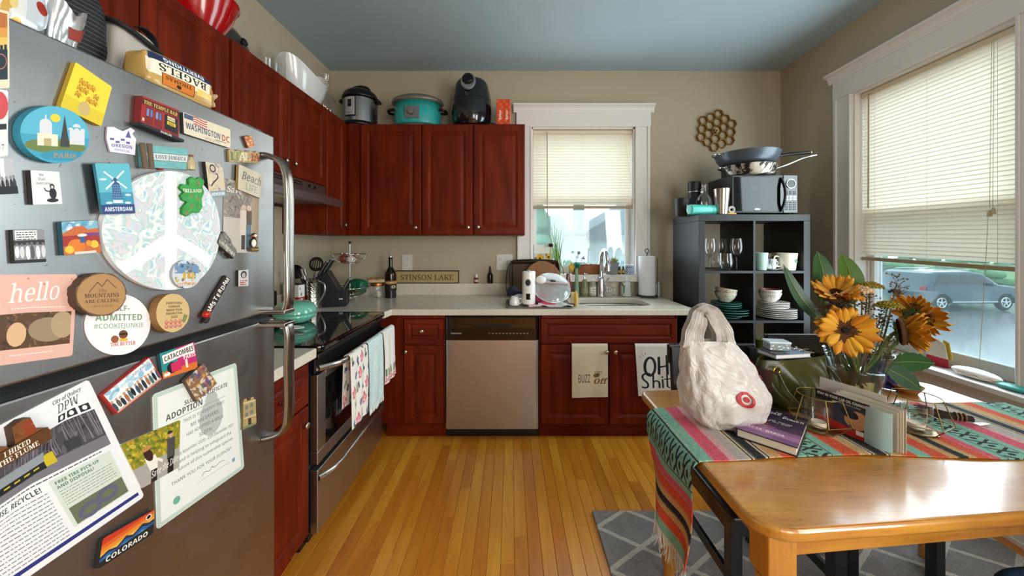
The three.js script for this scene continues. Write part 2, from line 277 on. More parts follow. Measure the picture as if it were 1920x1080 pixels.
// =====================================================================  CABINETS AND COUNTERS (local axes: front towards +z)
const doorProfile = [[0, 0], [0, 0.016], [0.003, 0.0195], [0.006, 0.02], [0.05, 0.02], [0.054, 0.016], [0.058, 0.0155], [0.063, 0.0115], [0.068, 0.0115], [0.088, 0.0175], [0.092, 0.018]];
const slimProfile = [[0, 0], [0, 0.016], [0.003, 0.0195], [0.006, 0.02], [0.032, 0.02], [0.036, 0.015], [0.044, 0.0115], [0.047, 0.0115], [0.058, 0.0175]];
const knobGeo = lathe([[0.001, 0], [0.006, 0], [0.005, 0.008], [0.0055, 0.012], [0.011, 0.016], [0.0135, 0.02], [0.0135, 0.024], [0.011, 0.028], [0.001, 0.0295]], 18).rotateX(PI / 2);
let cherryAt = 0;
const cherry = () => M.cherry[cherryAt++ % 3];
function front(parent, name, x0, x1, y0, y1, z, knobs = [], slim = false) {
  const w = x1 - x0, h = y1 - y0, g = uvMetres(steppedPanel(w, h, slim ? slimProfile : doorProfile), w > h * 1.2 ? 'x' : 'y', [rr(0, 2), rr(0, 2)]);
  const d = mesh(name, g, cherry(), parent); d.position.set((x0 + x1) / 2, (y0 + y1) / 2, z);
  for (const [kx, ky] of knobs) { const k = mesh('knob', knobGeo.clone(), M.nickel, d); k.position.set(kx - d.position.x, ky - d.position.y, 0.019); k.userData.label = 'round brushed nickel knob'; }
  return d;
}
function carcass(parent, x0, x1, y0, y1, depth, name = 'body') { return mesh(name, uvMetres(box2(x0, x1, y0, y1, -depth, 0, 0.002), 'y', [rr(0, 2), rr(0, 2)]), cherry(), parent); }
const LEFT = PI / 2;                                   // local x -> away from the viewer, local z -> to the right
const XU = -1.253, UT = 2.256, UB = 1.396;
{ // cabinets on the left wall
  const a = thing('wall_cabinet', 'cherry wall cabinet with two doors above the refrigerator', 'cabinet', [XU - 0.02, 1.70, 0], LEFT, 'cherry wall cabinets');
  carcass(a, 0.80, 1.578, 0, UT - 1.70, 0.284); front(a, 'door', 0.803, 1.188, 0.012, UT - 1.70 - 0.012, 0); front(a, 'door', 1.194, 1.568, 0.012, UT - 1.70 - 0.012, 0);
  const b = thing('wall_cabinet', 'short cherry wall cabinet with two doors above the range hood', 'cabinet', [XU - 0.02, 1.716, 0], LEFT, 'cherry wall cabinets');
  carcass(b, 1.58, 2.394, 0, UT - 1.716, 0.284); front(b, 'door', 1.587, 1.982, 0.004, UT - 1.716 - 0.004, 0, [[1.945, 0.075]]); front(b, 'door', 1.988, 2.388, 0.004, UT - 1.716 - 0.004, 0, [[2.025, 0.075]]);
  const c = thing('wall_cabinet', 'narrow cherry corner wall cabinet right of the range hood', 'cabinet', [XU - 0.02, UB, 0], LEFT, 'cherry wall cabinets');
  carcass(c, 2.397, 3.03, 0, UT - UB, 0.284); front(c, 'door', 2.402, 2.668, 0.004, UT - UB - 0.004, 0, [[2.635, 0.075]]);
  const d = thing('wall_cabinet', 'wide cherry wall cabinet with three raised panel doors left of the sink window', 'cabinet', [0, UB, -2.725], 0, 'cherry wall cabinets');
  carcass(d, -1.271, 0.108, 0, UT - UB, 0.306);
  mesh('filler_strip', uvMetres(box2(-1.25, -1.165, 0.0, UT - UB, 0.0, 0.012)), cherry(), d);
  front(d, 'door', -1.156, -0.692, 0.006, UT - UB - 0.012, 0, [[-0.728, 0.058]]); front(d, 'door', -0.684, -0.298, 0.006, UT - UB - 0.012, 0, [[-0.327, 0.06]]); front(d, 'door', -0.287, 0.102, 0.006, UT - UB - 0.012, 0, [[-0.25, 0.062]]);
  // base cabinets
  const BX = -0.868, e = thing('base_cabinet', 'cherry base cabinet between refrigerator and range', 'cabinet', [BX, 0, 0], LEFT, 'cherry base cabinets');
  carcass(e, 1.112, 1.486, 0.1, 0.848, 0.68); mesh('toe_kick', uvMetres(box2(1.115, 1.48, 0, 0.1, -0.6, -0.055), 'x'), cherry(), e);
  front(e, 'drawer', 1.118, 1.476, 0.66, 0.83, 0, [[1.29, 0.745]], true); front(e, 'door', 1.118, 1.476, 0.11, 0.65, 0, [[1.43, 0.59]]);
  const f = thing('base_cabinet', 'narrow cherry base cabinet with a drawer left of the dishwasher', 'cabinet', [0, 0, -2.405], 0, 'cherry base cabinets');
  carcass(f, -1.5, -0.449, 0.1, 0.848, 0.6); mesh('toe_kick', uvMetres(box2(-0.86, -0.449, 0, 0.1, -0.5, -0.03), 'x'), cherry(), f);
  front(f, 'drawer', -0.726, -0.457, 0.653, 0.82, 0, [[-0.6, 0.742]], true); front(f, 'door', -0.726, -0.457, 0.108, 0.64, 0, [[-0.71, 0.603]]);
  const g = thing('base_cabinet', 'wide cherry sink cabinet with two doors below the window', 'cabinet', [0, 0, -2.405], 0, 'cherry base cabinets');
  mesh('body', [box2(0.193, 0.211, 0.1, 0.848, -0.6, 0), box2(1.117, 1.135, 0.1, 0.848, -0.6, 0), box2(0.2, 1.13, 0.1, 0.118, -0.6, 0), box2(0.2, 1.13, 0.1, 0.848, -0.6, -0.585), box2(0.2, 1.13, 0.6, 0.66, -0.02, 0), box2(0.2, 1.13, 0.82, 0.848, -0.02, 0), box2(0.64, 0.69, 0.1, 0.64, -0.02, 0)].map((q) => uvMetres(q)), cherry(), g);
  mesh('toe_kick', uvMetres(box2(0.193, 1.135, 0, 0.1, -0.5, -0.03), 'x'), cherry(), g);
  front(g, 'false_drawer_front', 0.203, 1.125, 0.655, 0.822, 0, [], true); front(g, 'door', 0.203, 0.66, 0.105, 0.645, 0, [[0.645, 0.6]]); front(g, 'door', 0.668, 1.125, 0.105, 0.645, 0, [[0.703, 0.6]]);
}
// countertops
const CT = 0.89;
{
  const t = thing('countertop', 'long pale speckled countertop with undermount sink cutout below the window', 'countertop', [0, CT - 0.042, 0]);
  const s = shapeOf([[-1.556, 3.033], [1.242, 3.033], [1.242, 2.36], [-0.80, 2.36], [-0.815, 2.262], [-1.556, 2.262]]);
  s.holes.push(roundRect(0.50, 2.50, 1.02, 2.845, 0.1, THREE.Path));
  const g = extrude(s, 0.042, 0.006, 3).rotateX(-PI / 2);
  mesh('slab', uvMetres(g), M.counter, t);
  mesh('upstand', [box2(-1.556, 1.195, 0.042, 0.142, -3.033, -3.012, 0.003), box2(-1.556, -1.535, 0.042, 0.142, -3.012, -2.265, 0.003)].map((q) => uvMetres(q)), M.counter, t);
  const n = thing('countertop', 'short pale countertop piece between refrigerator and range', 'countertop', [0, CT - 0.042, 0]);
  mesh('slab', uvMetres(box2(-1.556, -0.82, 0, 0.042, -1.488, -1.112, 0.006)), M.counter, n); mesh('upstand', uvMetres(box2(-1.556, -1.535, 0.042, 0.142, -1.488, -1.112, 0.003)), M.counter, n);
  // undermount sink bowl
  const k = thing('kitchen_sink', 'stainless undermount sink bowl below the window', 'sink', [0.76, CT - 0.044, -2.6725]);
  const ringAt = (grow, y) => { const sh = roundRect(-0.26 - grow, -0.1725 - grow, 0.26 + grow, 0.1725 + grow, 0.1 + grow).getPoints(8); return sh.map((p) => V(p.x, y, p.y)); };
  const levels = [ringAt(0.02, 0), ringAt(0.003, 0), ringAt(0.003, -0.012), ringAt(0, -0.16), ringAt(-0.02, -0.18), ringAt(-0.05, -0.187), ringAt(-0.09, -0.189)];
  const N = Math.min(...levels.map((q) => q.length)); const g2 = sheet((u, v) => { const a = levels[Math.round(v * (levels.length - 1))]; return a[Math.round(u * N) % N]; }, N, levels.length - 1);
  mesh('bowl', [g2, box2(-0.18, 0.18, -0.1905, -0.1885, -0.09, 0.09)], M.steel, k); mesh('drain', [ring(0.04, 0.004, 24).rotateX(PI / 2).translate(0, -0.186, 0), cyl(0.038, 0.038, 0.002, 0, -0.187, 0)], M.chrome, k);
}

// =====================================================================  LARGE APPLIANCES
// refrigerator: door faces at x = -0.73
const FX = -0.73, FT = 1.66, FD1 = 1.1, FD0 = 0.32, FGAP = 1.112;
M.fridge = std(0xadabaa, 1, 1, { map: rep(dataTex(512, 512, (u, v) => { const a = tn(u, v, 130, 130, 2), b = tn(u, v, 6, 6, 5); return a > 0.66 - 0.1 * b ? [206, 192, 180] : [248 + 7 * b, 247 + 8 * b, 246 + 8 * b]; }), 1.6, 1.6), bumpMap: rep(brushed, 4, 4), bumpScale: 0.00004, roughnessMap: rep(dataTex(256, 256, (u, v) => { const k = 92 + 12 * tn(u, v, 5, 5) + 10 * tn(u, v, 20, 20, 3); return [k, k, k]; }, false), 1.3, 1.3) });
{
  const f = thing('refrigerator', 'stainless top freezer refrigerator covered in magnets', 'refrigerator', [FX, 0, 0], LEFT);
  mesh('cabinet', box2(FD0 + 0.004, FD1 - 0.004, 0.03, FT - 0.012, -0.74, -0.07, 0.006), std(0x55575a, 0.5), f);
  const dprof = (y0, y1) => { // gently bowed door: profile in plan, extruded upwards
    const s = new THREE.Shape(); s.moveTo(FD0, -0.066); s.lineTo(FD0, -0.018); s.quadraticCurveTo(FD0, -0.004, FD0 + 0.02, 0); s.lineTo(FD1 - 0.02, 0); s.quadraticCurveTo(FD1, -0.004, FD1, -0.022); s.lineTo(FD1, -0.066); s.closePath();
    return extrude(s, y1 - y0, 0.004, 2, 10).rotateX(-PI / 2).scale(1, 1, -1).translate(0, y0, 0);
  };
  mesh('freezer_door', uvMetres(flip(dprof(FGAP + 0.011, FT))), M.fridge, f); mesh('fresh_food_door', uvMetres(flip(dprof(0.07, FGAP - 0.011))), M.fridge, f);
  mesh('door_gasket', box2(FD0 + 0.01, FD1 - 0.01, FGAP - 0.03, FGAP + 0.03, -0.07, -0.02), M.black, f); mesh('kick_grille', box2(FD0 + 0.01, FD1 - 0.01, 0, 0.068, -0.7, -0.05), M.black, f);
  mesh('hinge_cover', box2(FD1 - 0.09, FD1 - 0.02, FT, FT + 0.016, -0.12, -0.03, 0.005), std(0x707274, 0.5), f);
  // bow handles standing at the opening edge
  const bow = (ya, yb, flip) => { // flat strap handle: returns to the door at one end, bracket at the other
    const hz = 0.07, x = 1.046, q = (t) => (flip ? yb + (ya - yb) * t : ya + (yb - ya) * t);
    const pts = [[0.0, 0.002], [0.012, 0.022], [0.045, 0.05], [0.11, hz - 0.006], [0.22, hz], [0.6, hz], [0.96, hz - 0.002], [1.0, hz - 0.012]];
    const c = new THREE.CatmullRomCurve3(pts.map(([t, z]) => V(0, q(t), z)), false, 'centripetal'), gs = [];
    const s = sheet((u, v) => { const p = c.getPoint(v), tg = c.getTangent(v), nz = V(0, -tg.z, tg.y).multiplyScalar(flip ? -1 : 1), a = u * 2 * PI; return V(x + Math.sign(Math.cos(a)) * Math.pow(Math.abs(Math.cos(a)), 0.45) * 0.019, p.y + nz.y * Math.sin(a) * 0.0085, p.z + nz.z * Math.sin(a) * 0.0085); }, 24, 40);
    gs.push(s); return gs;
  };
  mesh('freezer_handle', [...bow(1.592, FGAP + 0.016, false), box2(1.02, 1.07, FGAP + 0.012, FGAP + 0.026, -0.01, 0.074, 0.004)], std(0x9a938a, 0.22, 1), f);
  mesh('door_handle', [...bow(0.755, FGAP - 0.014, false), box2(1.02, 1.07, FGAP - 0.026, FGAP - 0.012, -0.01, 0.074, 0.004)], std(0x9a938a, 0.22, 1), f);
}
// range
const RX = -0.83, RD0 = 1.495, RD1 = 2.255;
{
  const r = thing('range', 'stainless and black glass top electric range hung with towels', 'range', [RX, 0, 0], LEFT);
  mesh('body', [box2(RD0, RD1, 0.06, 0.868, -0.66, -0.03, 0.003), box2(RD0 + 0.02, RD1 - 0.02, 0.0, 0.06, -0.6, -0.08)], M.black, r);
  for (const x of [RD0 + 0.05, RD1 - 0.05]) mesh('levelling_foot', cyl(0.018, 0.014, 0.07, x, 0, -0.16, 12), M.blackMat, r);
  const top = roundRect(RD0 - 0.004, -0.72, RD1 + 0.004, 0.028, 0.03);
  mesh('glass_cooktop', flip(extrude(top, 0.028, 0.008, 3).rotateX(-PI / 2).scale(1, 1, -1)).translate(0, 0.868, 0), M.blackGloss, r);
  for (const [bx, bz, R] of [[1.68, -0.18, 0.1], [2.07, -0.18, 0.08], [1.68, -0.48, 0.075], [2.07, -0.48, 0.1]]) mesh('burner_ring', ring(R, 0.0012, 40, 5).rotateX(PI / 2).translate(bx, 0.8955, bz), std(0x55565a, 0.4), r);
  mesh('control_strip', [box2(RD0 + 0.004, RD1 - 0.004, 0.775, 0.866, -0.03, -0.004, 0.004), box2(RD0 + 0.004, RD1 - 0.004, 0.835, 0.86, -0.02, 0.012, 0.008)], M.black, r);
  const dr = mesh('oven_door', [box2(RD0 + 0.006, RD1 - 0.006, 0.385, 0.44, -0.028, 0.006, 0.004), box2(RD0 + 0.006, RD0 + 0.072, 0.44, 0.768, -0.028, 0.006, 0.004), box2(RD1 - 0.072, RD1 - 0.006, 0.44, 0.768, -0.028, 0.006, 0.004), box2(RD0 + 0.07, RD1 - 0.07, 0.735, 0.768, -0.028, 0.006, 0.004)], M.steel, r);
  mesh('door_window', box2(RD0 + 0.07, RD1 - 0.07, 0.438, 0.737, -0.026, 0.003), M.blackGloss, dr);
  const arc = (y, sag, name, x0 = RD0 + 0.012, x1 = RD1 - 0.012, out = 0.05) => mesh(name, sheet((u, v) => { const a = u * 2 * PI, e = Math.min(1, Math.min(v, 1 - v) / 0.16), z = 0.004 + out * Math.sin(e * PI / 2); return V(x0 + (x1 - x0) * v, y + Math.cos(a) * 0.013 - sag * Math.sin(v * PI), z + Math.sin(a) * 0.009); }, 14, 50), std(0xc6c3bd, 0.24, 1), dr);
  arc(0.795, 0, 'oven_handle', RD0 + 0.012, RD1 - 0.012, 0.062);
  mesh('storage_drawer', box2(RD0 + 0.006, RD1 - 0.006, 0.09, 0.362, -0.028, 0.006, 0.004), M.steel, r);
  const dh = arc(0.325, -0.012, 'drawer_handle', RD0 + 0.012, RD1 - 0.012, 0.046); r.add(dh);
  mesh('back_guard', box2(RD0, RD1, 0.86, 1.03, -0.725, -0.665, 0.01), M.black, r);
}
// range hood
{
  const h = thing('range_hood', 'slim stainless under cabinet range hood with vent slots', 'range hood', [XL + 0.002, 1.575, 0], LEFT);
  const s = shapeOf([[0, 0.139], [0.305, 0.139], [0.31, 0.085], [0.425, 0.042], [0.425, 0.004], [0.41, 0], [0.4, 0.0], [0.4, 0.02], [0.02, 0.02], [0.02, 0], [0, 0]]);
  mesh('shell', flip(extrude(s, 0.78).rotateY(-PI / 2).scale(-1, 1, 1)).translate(1.592, 0, 0), M.steel, h);
  mesh('vent_slots', Array.from({ length: 16 }, (_, i) => [box(0.02, 0.006, 0.004, 1.70 + i * 0.026, 0.122, 0.309), box(0.02, 0.006, 0.004, 1.70 + i * 0.026, 0.108, 0.3095)]).flat(), M.black, h);
  for (const x of [2.17, 2.23]) mesh('switch', box(0.028, 0.018, 0.008, x, 0.112, 0.31, 0.002), M.black, h);
  mesh('grease_filter', box2(1.66, 2.3, 0.015, 0.024, 0.06, 0.3), M.steel, h);
  mesh('lamp_cover', box2(1.75, 1.99, 0.008, 0.02, 0.31, 0.385, 0.003), std(0xe8e2d2, 0.4), h);
}
// dishwasher
{
  const d = thing('dishwasher', 'stainless front dishwasher with black control panel', 'dishwasher', [0, 0, -2.405]);
  mesh('tub', box2(-0.442, 0.186, 0.06, 0.845, -0.58, 0), M.blackMat, d);
  const curve = (a, b, y0, y1, z) => { const s = new THREE.Shape(); s.moveTo(a, 0); s.lineTo(a, z - 0.012); s.quadraticCurveTo(a, z, a + 0.03, z); s.lineTo(b - 0.03, z); s.quadraticCurveTo(b, z, b, z - 0.012); s.lineTo(b, 0); s.closePath(); const g = fix(extrude(s, y1 - y0, 0.002, 1, 8).rotateX(PI / 2).translate(0, y1, 0)); return uvMetres(g); };
  mesh('steel_door', curve(-0.442, 0.186, 0.078, 0.68, 0.03), M.steel, d);
  const p = mesh('control_panel', curve(-0.442, 0.186, 0.682, 0.835, 0.034), M.blackGloss, d);
  mesh('pocket_handle', [box2(-0.25, 0.0, 0.765, 0.79, 0.02, 0.0355, 0.004)], std(0x020203, 0.3), p);
  const t = canvasTex(1024, 128, (g, w, h) => { g.fillStyle = '#08080a'; g.fillRect(0, 0, w, h); g.fillStyle = '#b9b9b4'; g.font = 'bold 22px sans-serif'; g.fillText('FRIGIDAIRE', 40, 70); g.font = '13px sans-serif'; for (let i = 0; i < 12; i++) { g.fillRect(470 + i * 40, 58, 24, 4); g.fillRect(478 + i * 40, 70, 8, 3); } });
  mesh('panel_print', new THREE.PlaneGeometry(0.6, 0.075).translate(-0.128, 0.725, 0.0346), phys(0xffffff, 0.12, { map: t }), p);
  mesh('toe_panel', box2(-0.442, 0.186, 0.0, 0.06, -0.5, -0.03), M.black, d);
}
// open cube shelf
const SH = { x0: 1.307, x1: 2.083, z0: -2.84, z1: -2.45, top: 1.534, rows: [1.141, 0.795, 0.449, 0.1] };
M.shelf = std(0xffffff, 0.5, 0, { map: rep(woodTex([11, 12, 15], [20, 21, 25], { fu: 40, fv: 3 }), 2, 1) });
{
  const s = thing('cube_shelf', 'black brown open cube shelf holding dishes under the microwave', 'shelf', [0, 0, 0]);
  const { x0, x1, z0, z1, top, rows } = SH, mid = (x0 + x1) / 2;
  for (const x of [x0, x1 - 0.045]) mesh('side_panel', uvMetres(box2(x, x + 0.045, 0.0, top - 0.046, z0, z1, 0.0015)), M.shelf, s);
  mesh('top_panel', uvMetres(box2(x0, x1, top - 0.045, top, z0, z1, 0.0015), 'x'), M.shelf, s); mesh('bottom_panel', uvMetres(box2(x0 + 0.045, x1 - 0.045, 0.05, 0.1, z0, z1), 'x'), M.shelf, s);
  mesh('divider', uvMetres(box2(mid - 0.008, mid + 0.008, 0.1, top - 0.045, z0, z1)), M.shelf, s);
  for (const y of rows.slice(0, 3)) for (const [a, b] of [[x0 + 0.045, mid - 0.008], [mid + 0.008, x1 - 0.045]]) mesh('shelf_board', uvMetres(box2(a, b, y - 0.017, y, z0, z1), 'x'), M.shelf, s);
}

// =====================================================================  ON TOP OF THE WALL CABINETS
const TOP = UT + 0.001;
const rgb = (...c) => new THREE.Color().setRGB(...c);
{ // pressure cooker
  const t = thing('pressure_cooker', 'stainless electric pressure cooker with black lid on the cabinets', 'cooker', [-1.222, TOP, -2.86], 0);
  mesh('pot_body', lathe([[0.001, 0.03], [0.128, 0.03], [0.132, 0.035], [0.132, 0.225], [0.128, 0.23], [0.001, 0.23]], 40), std(0xa9a9ab, 0.3, 1), t);
  mesh('base', lathe([[0.001, 0], [0.12, 0], [0.133, 0.012], [0.134, 0.036], [0.001, 0.036]], 40), M.black, t);
  const lid = mesh('lid', lathe([[0.001, 0.22], [0.137, 0.222], [0.138, 0.245], [0.13, 0.268], [0.12, 0.285], [0.09, 0.305], [0.001, 0.312]], 40), M.black, t);
  mesh('lid_handle', tube([[-0.075, 0.29, 0.0], [-0.06, 0.325, 0.0], [0, 0.342, 0.0], [0.06, 0.325, 0.0], [0.075, 0.29, 0.0]], 0.016, 24, 10), M.black, lid);
  for (const s of [-1, 1]) mesh('side_handle', box(0.034, 0.026, 0.07, s * 0.146, 0.222, 0, 0.01), M.black, t);
  const tex = canvasTex(256, 256, (g) => { g.fillStyle = '#b9b8b4'; g.fillRect(0, 0, 256, 256); g.fillStyle = '#0a0a0c'; g.fillRect(80, 40, 95, 100); g.fillStyle = '#7e8a86'; g.font = '34px monospace'; g.fillText('OFF', 95, 100); g.fillStyle = '#555'; for (let j = 0; j < 6; j++) for (const x of [20, 190]) { g.beginPath(); g.ellipse(x + 22, 40 + j * 30, 20, 9, 0, 0, 7); g.strokeStyle = '#666'; g.stroke(); g.fillRect(x + 8, 38 + j * 30, 26, 4); } for (let i = 0; i < 3; i++) g.fillRect(40 + i * 62, 220, 44, 8); });
  const panel = (grow, z) => sheet((u, v) => { const a = (u - 0.5) * 0.62 * grow - 0.22, r = 0.133 + z, sq = v; return V(Math.sin(a) * r, 0.075 + sq * 0.14 * grow - (grow - 1) * 0.07, Math.cos(a) * r); }, 12, 2);
  mesh('panel_rim', panel(1.14, 0.002), M.black, t); mesh('control_panel', panel(1, 0.004), std(0xffffff, 0.4, 0.3, { map: tex }), t);
}
{ // slow cooker
  const t = thing('slow_cooker', 'turquoise oval slow cooker with grey lid on the cabinets', 'cooker', [-0.757, TOP, -2.86], 0);
  const ov = (p, n = 48) => lathe(p, n).scale(1, 1, 0.7);
  mesh('housing', ov([[0.001, 0.012], [0.17, 0.012], [0.182, 0.03], [0.187, 0.1], [0.184, 0.2], [0.001, 0.2]]), phys(0x2aa7a4, 0.3, { clearcoat: 0.4 }), t);
  mesh('base_ring', ov([[0.001, 0], [0.165, 0], [0.176, 0.016], [0.001, 0.018]]), std(0x8e8578, 0.4), t);
  const lid = mesh('lid', ov([[0.19, 0.198], [0.203, 0.205], [0.206, 0.215], [0.2, 0.228], [0.17, 0.245], [0.09, 0.258], [0.001, 0.262]]), phys(0x6b675f, 0.25), t);
  mesh('rim', ov([[0.186, 0.196], [0.207, 0.202], [0.209, 0.21], [0.203, 0.214]]), std(0x9b9488, 0.35, 0.6), lid);
  mesh('lid_knob', box(0.06, 0.02, 0.024, 0, 0.272, 0, 0.008), M.black, lid);
  for (const s of [-1, 1]) mesh('handle', tube([[s * 0.18, 0.145, 0.045], [s * 0.222, 0.14, 0.04], [s * 0.232, 0.135, 0], [s * 0.222, 0.14, -0.04], [s * 0.18, 0.145, -0.045]], 0.012, 20, 8), M.black, t);
  const c = mesh('control_plate', box(0.11, 0.095, 0.014, -0.01, 0.095, 0.131, 0.003), std(0x6c6f70, 0.4), t);
  mesh('dial', cyl(0.026, 0.021, 0.024, 0, 0, 0, 24).rotateX(PI / 2).translate(-0.012, 0.095, 0.138), M.nickel, c);
}
{ // air fryer
  const t = thing('air_fryer', 'black egg shaped air fryer with round dial on the cabinets', 'fryer', [-0.318, TOP, -2.86], 0);
  mesh('body', lathe([[0.001, 0], [0.125, 0], [0.14, 0.01], [0.158, 0.06], [0.164, 0.13], [0.16, 0.21], [0.148, 0.29], [0.134, 0.35], [0.12, 0.375], [0.1, 0.384], [0.001, 0.386]], 48), phys(0x0a0b12, 0.16, { clearcoat: 0.7 }), t);
  const p = new THREE.Shape(); p.absellipse(0, 0, 0.058, 0.075, 0, 2 * PI);
  const plate = mesh('dial_plate', extrude(p, 0.02, 0.006, 2, 32).rotateX(-0.3).translate(-0.012, 0.325, 0.134), std(0x8d9096, 0.35, 0.3), t);
  mesh('dial', lathe([[0.001, 0.028], [0.036, 0.026], [0.042, 0.018], [0.045, 0], [0.001, 0]], 30).rotateX(PI / 2 - 0.3).translate(-0.012, 0.338, 0.152), M.black, plate);
  mesh('badge', ring(0.011, 0.0015, 20, 6).rotateX(-0.12).translate(-0.022, 0.225, 0.161), std(0x777a80, 0.3, 0.6), t);
  mesh('drawer_seam', tube(Array.from({ length: 15 }, (_, i) => { const a = -1.2 + i * 0.17; return [Math.sin(a) * 0.1605, 0.215, Math.cos(a) * 0.1605]; }), 0.0012, 30, 5), std(0x000000, 0.8), t);
  mesh('cord', tube([[0.11, 0.02, 0.1], [0.17, 0.012, 0.115], [0.2, 0.01, 0.09], [0.18, 0.01, 0.02]], 0.005, 20, 6), M.black, t);
}
const boxTex = canvasTex(128, 512, (g, w, h) => { g.fillStyle = '#d8461a'; g.fillRect(0, 0, w, h); g.fillStyle = '#e96a2c'; for (let i = 0; i < 9; i++) { g.beginPath(); g.arc(20 + (i * 47) % 100, 40 + i * 55, 24, 0, 7); g.fill(); } g.save(); g.translate(64, 310); g.rotate(-PI / 2); g.fillStyle = '#fff4e6'; g.font = 'bold 64px sans-serif'; g.textAlign = 'center'; g.textBaseline = 'middle'; g.fillText('Banza', 0, 0); g.restore(); });
for (const [i, x] of [[0, -0.088], [1, -0.03]]) {
  const b = thing('pasta_box', i ? 'orange pasta box on the cabinets next to the window crown' : 'orange pasta box on the cabinets next to the air fryer', 'box', [x, TOP, -2.83], i ? -0.05 : 0.03, 'orange pasta boxes');
  mesh('carton', box(0.053, 0.205, 0.145, 0, 0.1025, 0, 0.002), std(0xffffff, 0.5, 0, { map: boxTex }), b);
}
{ // left run
  const t = mesh('mixing_bowl', [lathe([[0.001, 0], [0.07, 0], [0.075, 0.004], [0.12, 0.09], [0.145, 0.168], [0.152, 0.17], [0.152, 0.176], [0.141, 0.174], [0.114, 0.092], [0.07, 0.01], [0.001, 0.008]], 40)], phys(0xb3060c, 0.18, { clearcoat: 0.6 })); t.position.set(-1.405, TOP, -1.58); tag(t, 'glossy red mixing bowl on top of the cabinets', 'bowl');
  const l = thing('pot_lid', 'dark smoked pot lid leaning on the wall above the cabinets', 'lid', [-1.44, TOP, -1.83], 0);
  const tilt = (g) => g.rotateZ(-1.28).translate(0, 0.105, 0);
  mesh('dome', tilt(lathe([[0.108, 0], [0.112, 0.004], [0.09, 0.02], [0.05, 0.034], [0.001, 0.04]], 36)), std(0x55524c, 0.25, 0.5), l); mesh('knob', tilt(lathe([[0.001, 0.065], [0.018, 0.063], [0.02, 0.055], [0.008, 0.045], [0.008, 0.038]], 16)), M.black, l); mesh('rim', tilt(ring(0.11, 0.003, 40, 6).rotateX(PI / 2)), M.steel, l);
  const g = mesh('glass_cylinder', lathe([[0.001, 0], [0.098, 0], [0.1, 0.003], [0.1, 0.215], [0.0985, 0.217], [0.097, 0.215], [0.097, 0.008], [0.001, 0.008]], 40), M.glass); g.position.set(-1.42, TOP, -2.045); tag(g, 'tall clear glass cylinder vase on top of the cabinets', 'vase');
  const b = mesh('ceramic_bowl', cloth((u, v) => { const a = u * 2 * PI, k = Math.pow(v, 0.62), rimY = 0.215 + 0.06 * Math.cos(a * 2 + 0.4) + 0.03 * Math.cos(a), r = 0.045 + (k) * 0.15; return V(Math.sin(a) * r * 0.62, 0.003 + v * v * rimY * 0.6 + v * rimY * 0.4, -Math.cos(a) * r * 1.15); }, 40, 16, 0.004), phys(0xe2e3e2, 0.2, { clearcoat: 0.5 })); b.position.set(-1.4, TOP, -2.375); tag(b, 'white wavy rimmed ceramic bowl on top of the cabinets', 'bowl');
  const v = mesh('glass_vase', lathe([[0.001, 0.004], [0.04, 0], [0.05, 0.004], [0.075, 0.05], [0.082, 0.1], [0.07, 0.155], [0.038, 0.2], [0.028, 0.235], [0.032, 0.28], [0.052, 0.335], [0.05, 0.335], [0.029, 0.28], [0.0255, 0.235], [0.036, 0.2], [0.067, 0.155], [0.079, 0.1], [0.072, 0.05], [0.046, 0.008], [0.001, 0.008]], 36), M.glass); v.position.set(-1.4, TOP, -2.655); tag(v, 'clear glass vase with round belly and flared neck on the cabinets', 'vase');
}

// =====================================================================  ON TOP OF THE REFRIGERATOR
const FTOP = FT + 0.001;
function pillow(w, h, d, nu = 28, nv = 20, wob = 0.1, s = 0, sq = 0.35) { // closed cushion: front at +z
  return sheet((u, v) => { const a = u * 2 * PI, b = (v - 0.5) * PI; const c = (t) => Math.sign(Math.cos(t)) * Math.pow(Math.abs(Math.cos(t)), sq), e = (t) => Math.sign(Math.sin(t)) * Math.pow(Math.abs(Math.sin(t)), sq); const x = Math.cos(b) ** sq * e(a), z = Math.cos(b) ** sq * c(a), y = e(b); const n = 1 + wob * noise.noise(x * 2 + s, y * 2, z * 2 + s); const k = (1 - 0.25 * Math.abs(y) ** 3); return V(x * w / 2 * n, h / 2 + y * h / 2, z * d / 2 * n * k); }, nu, nv);
}
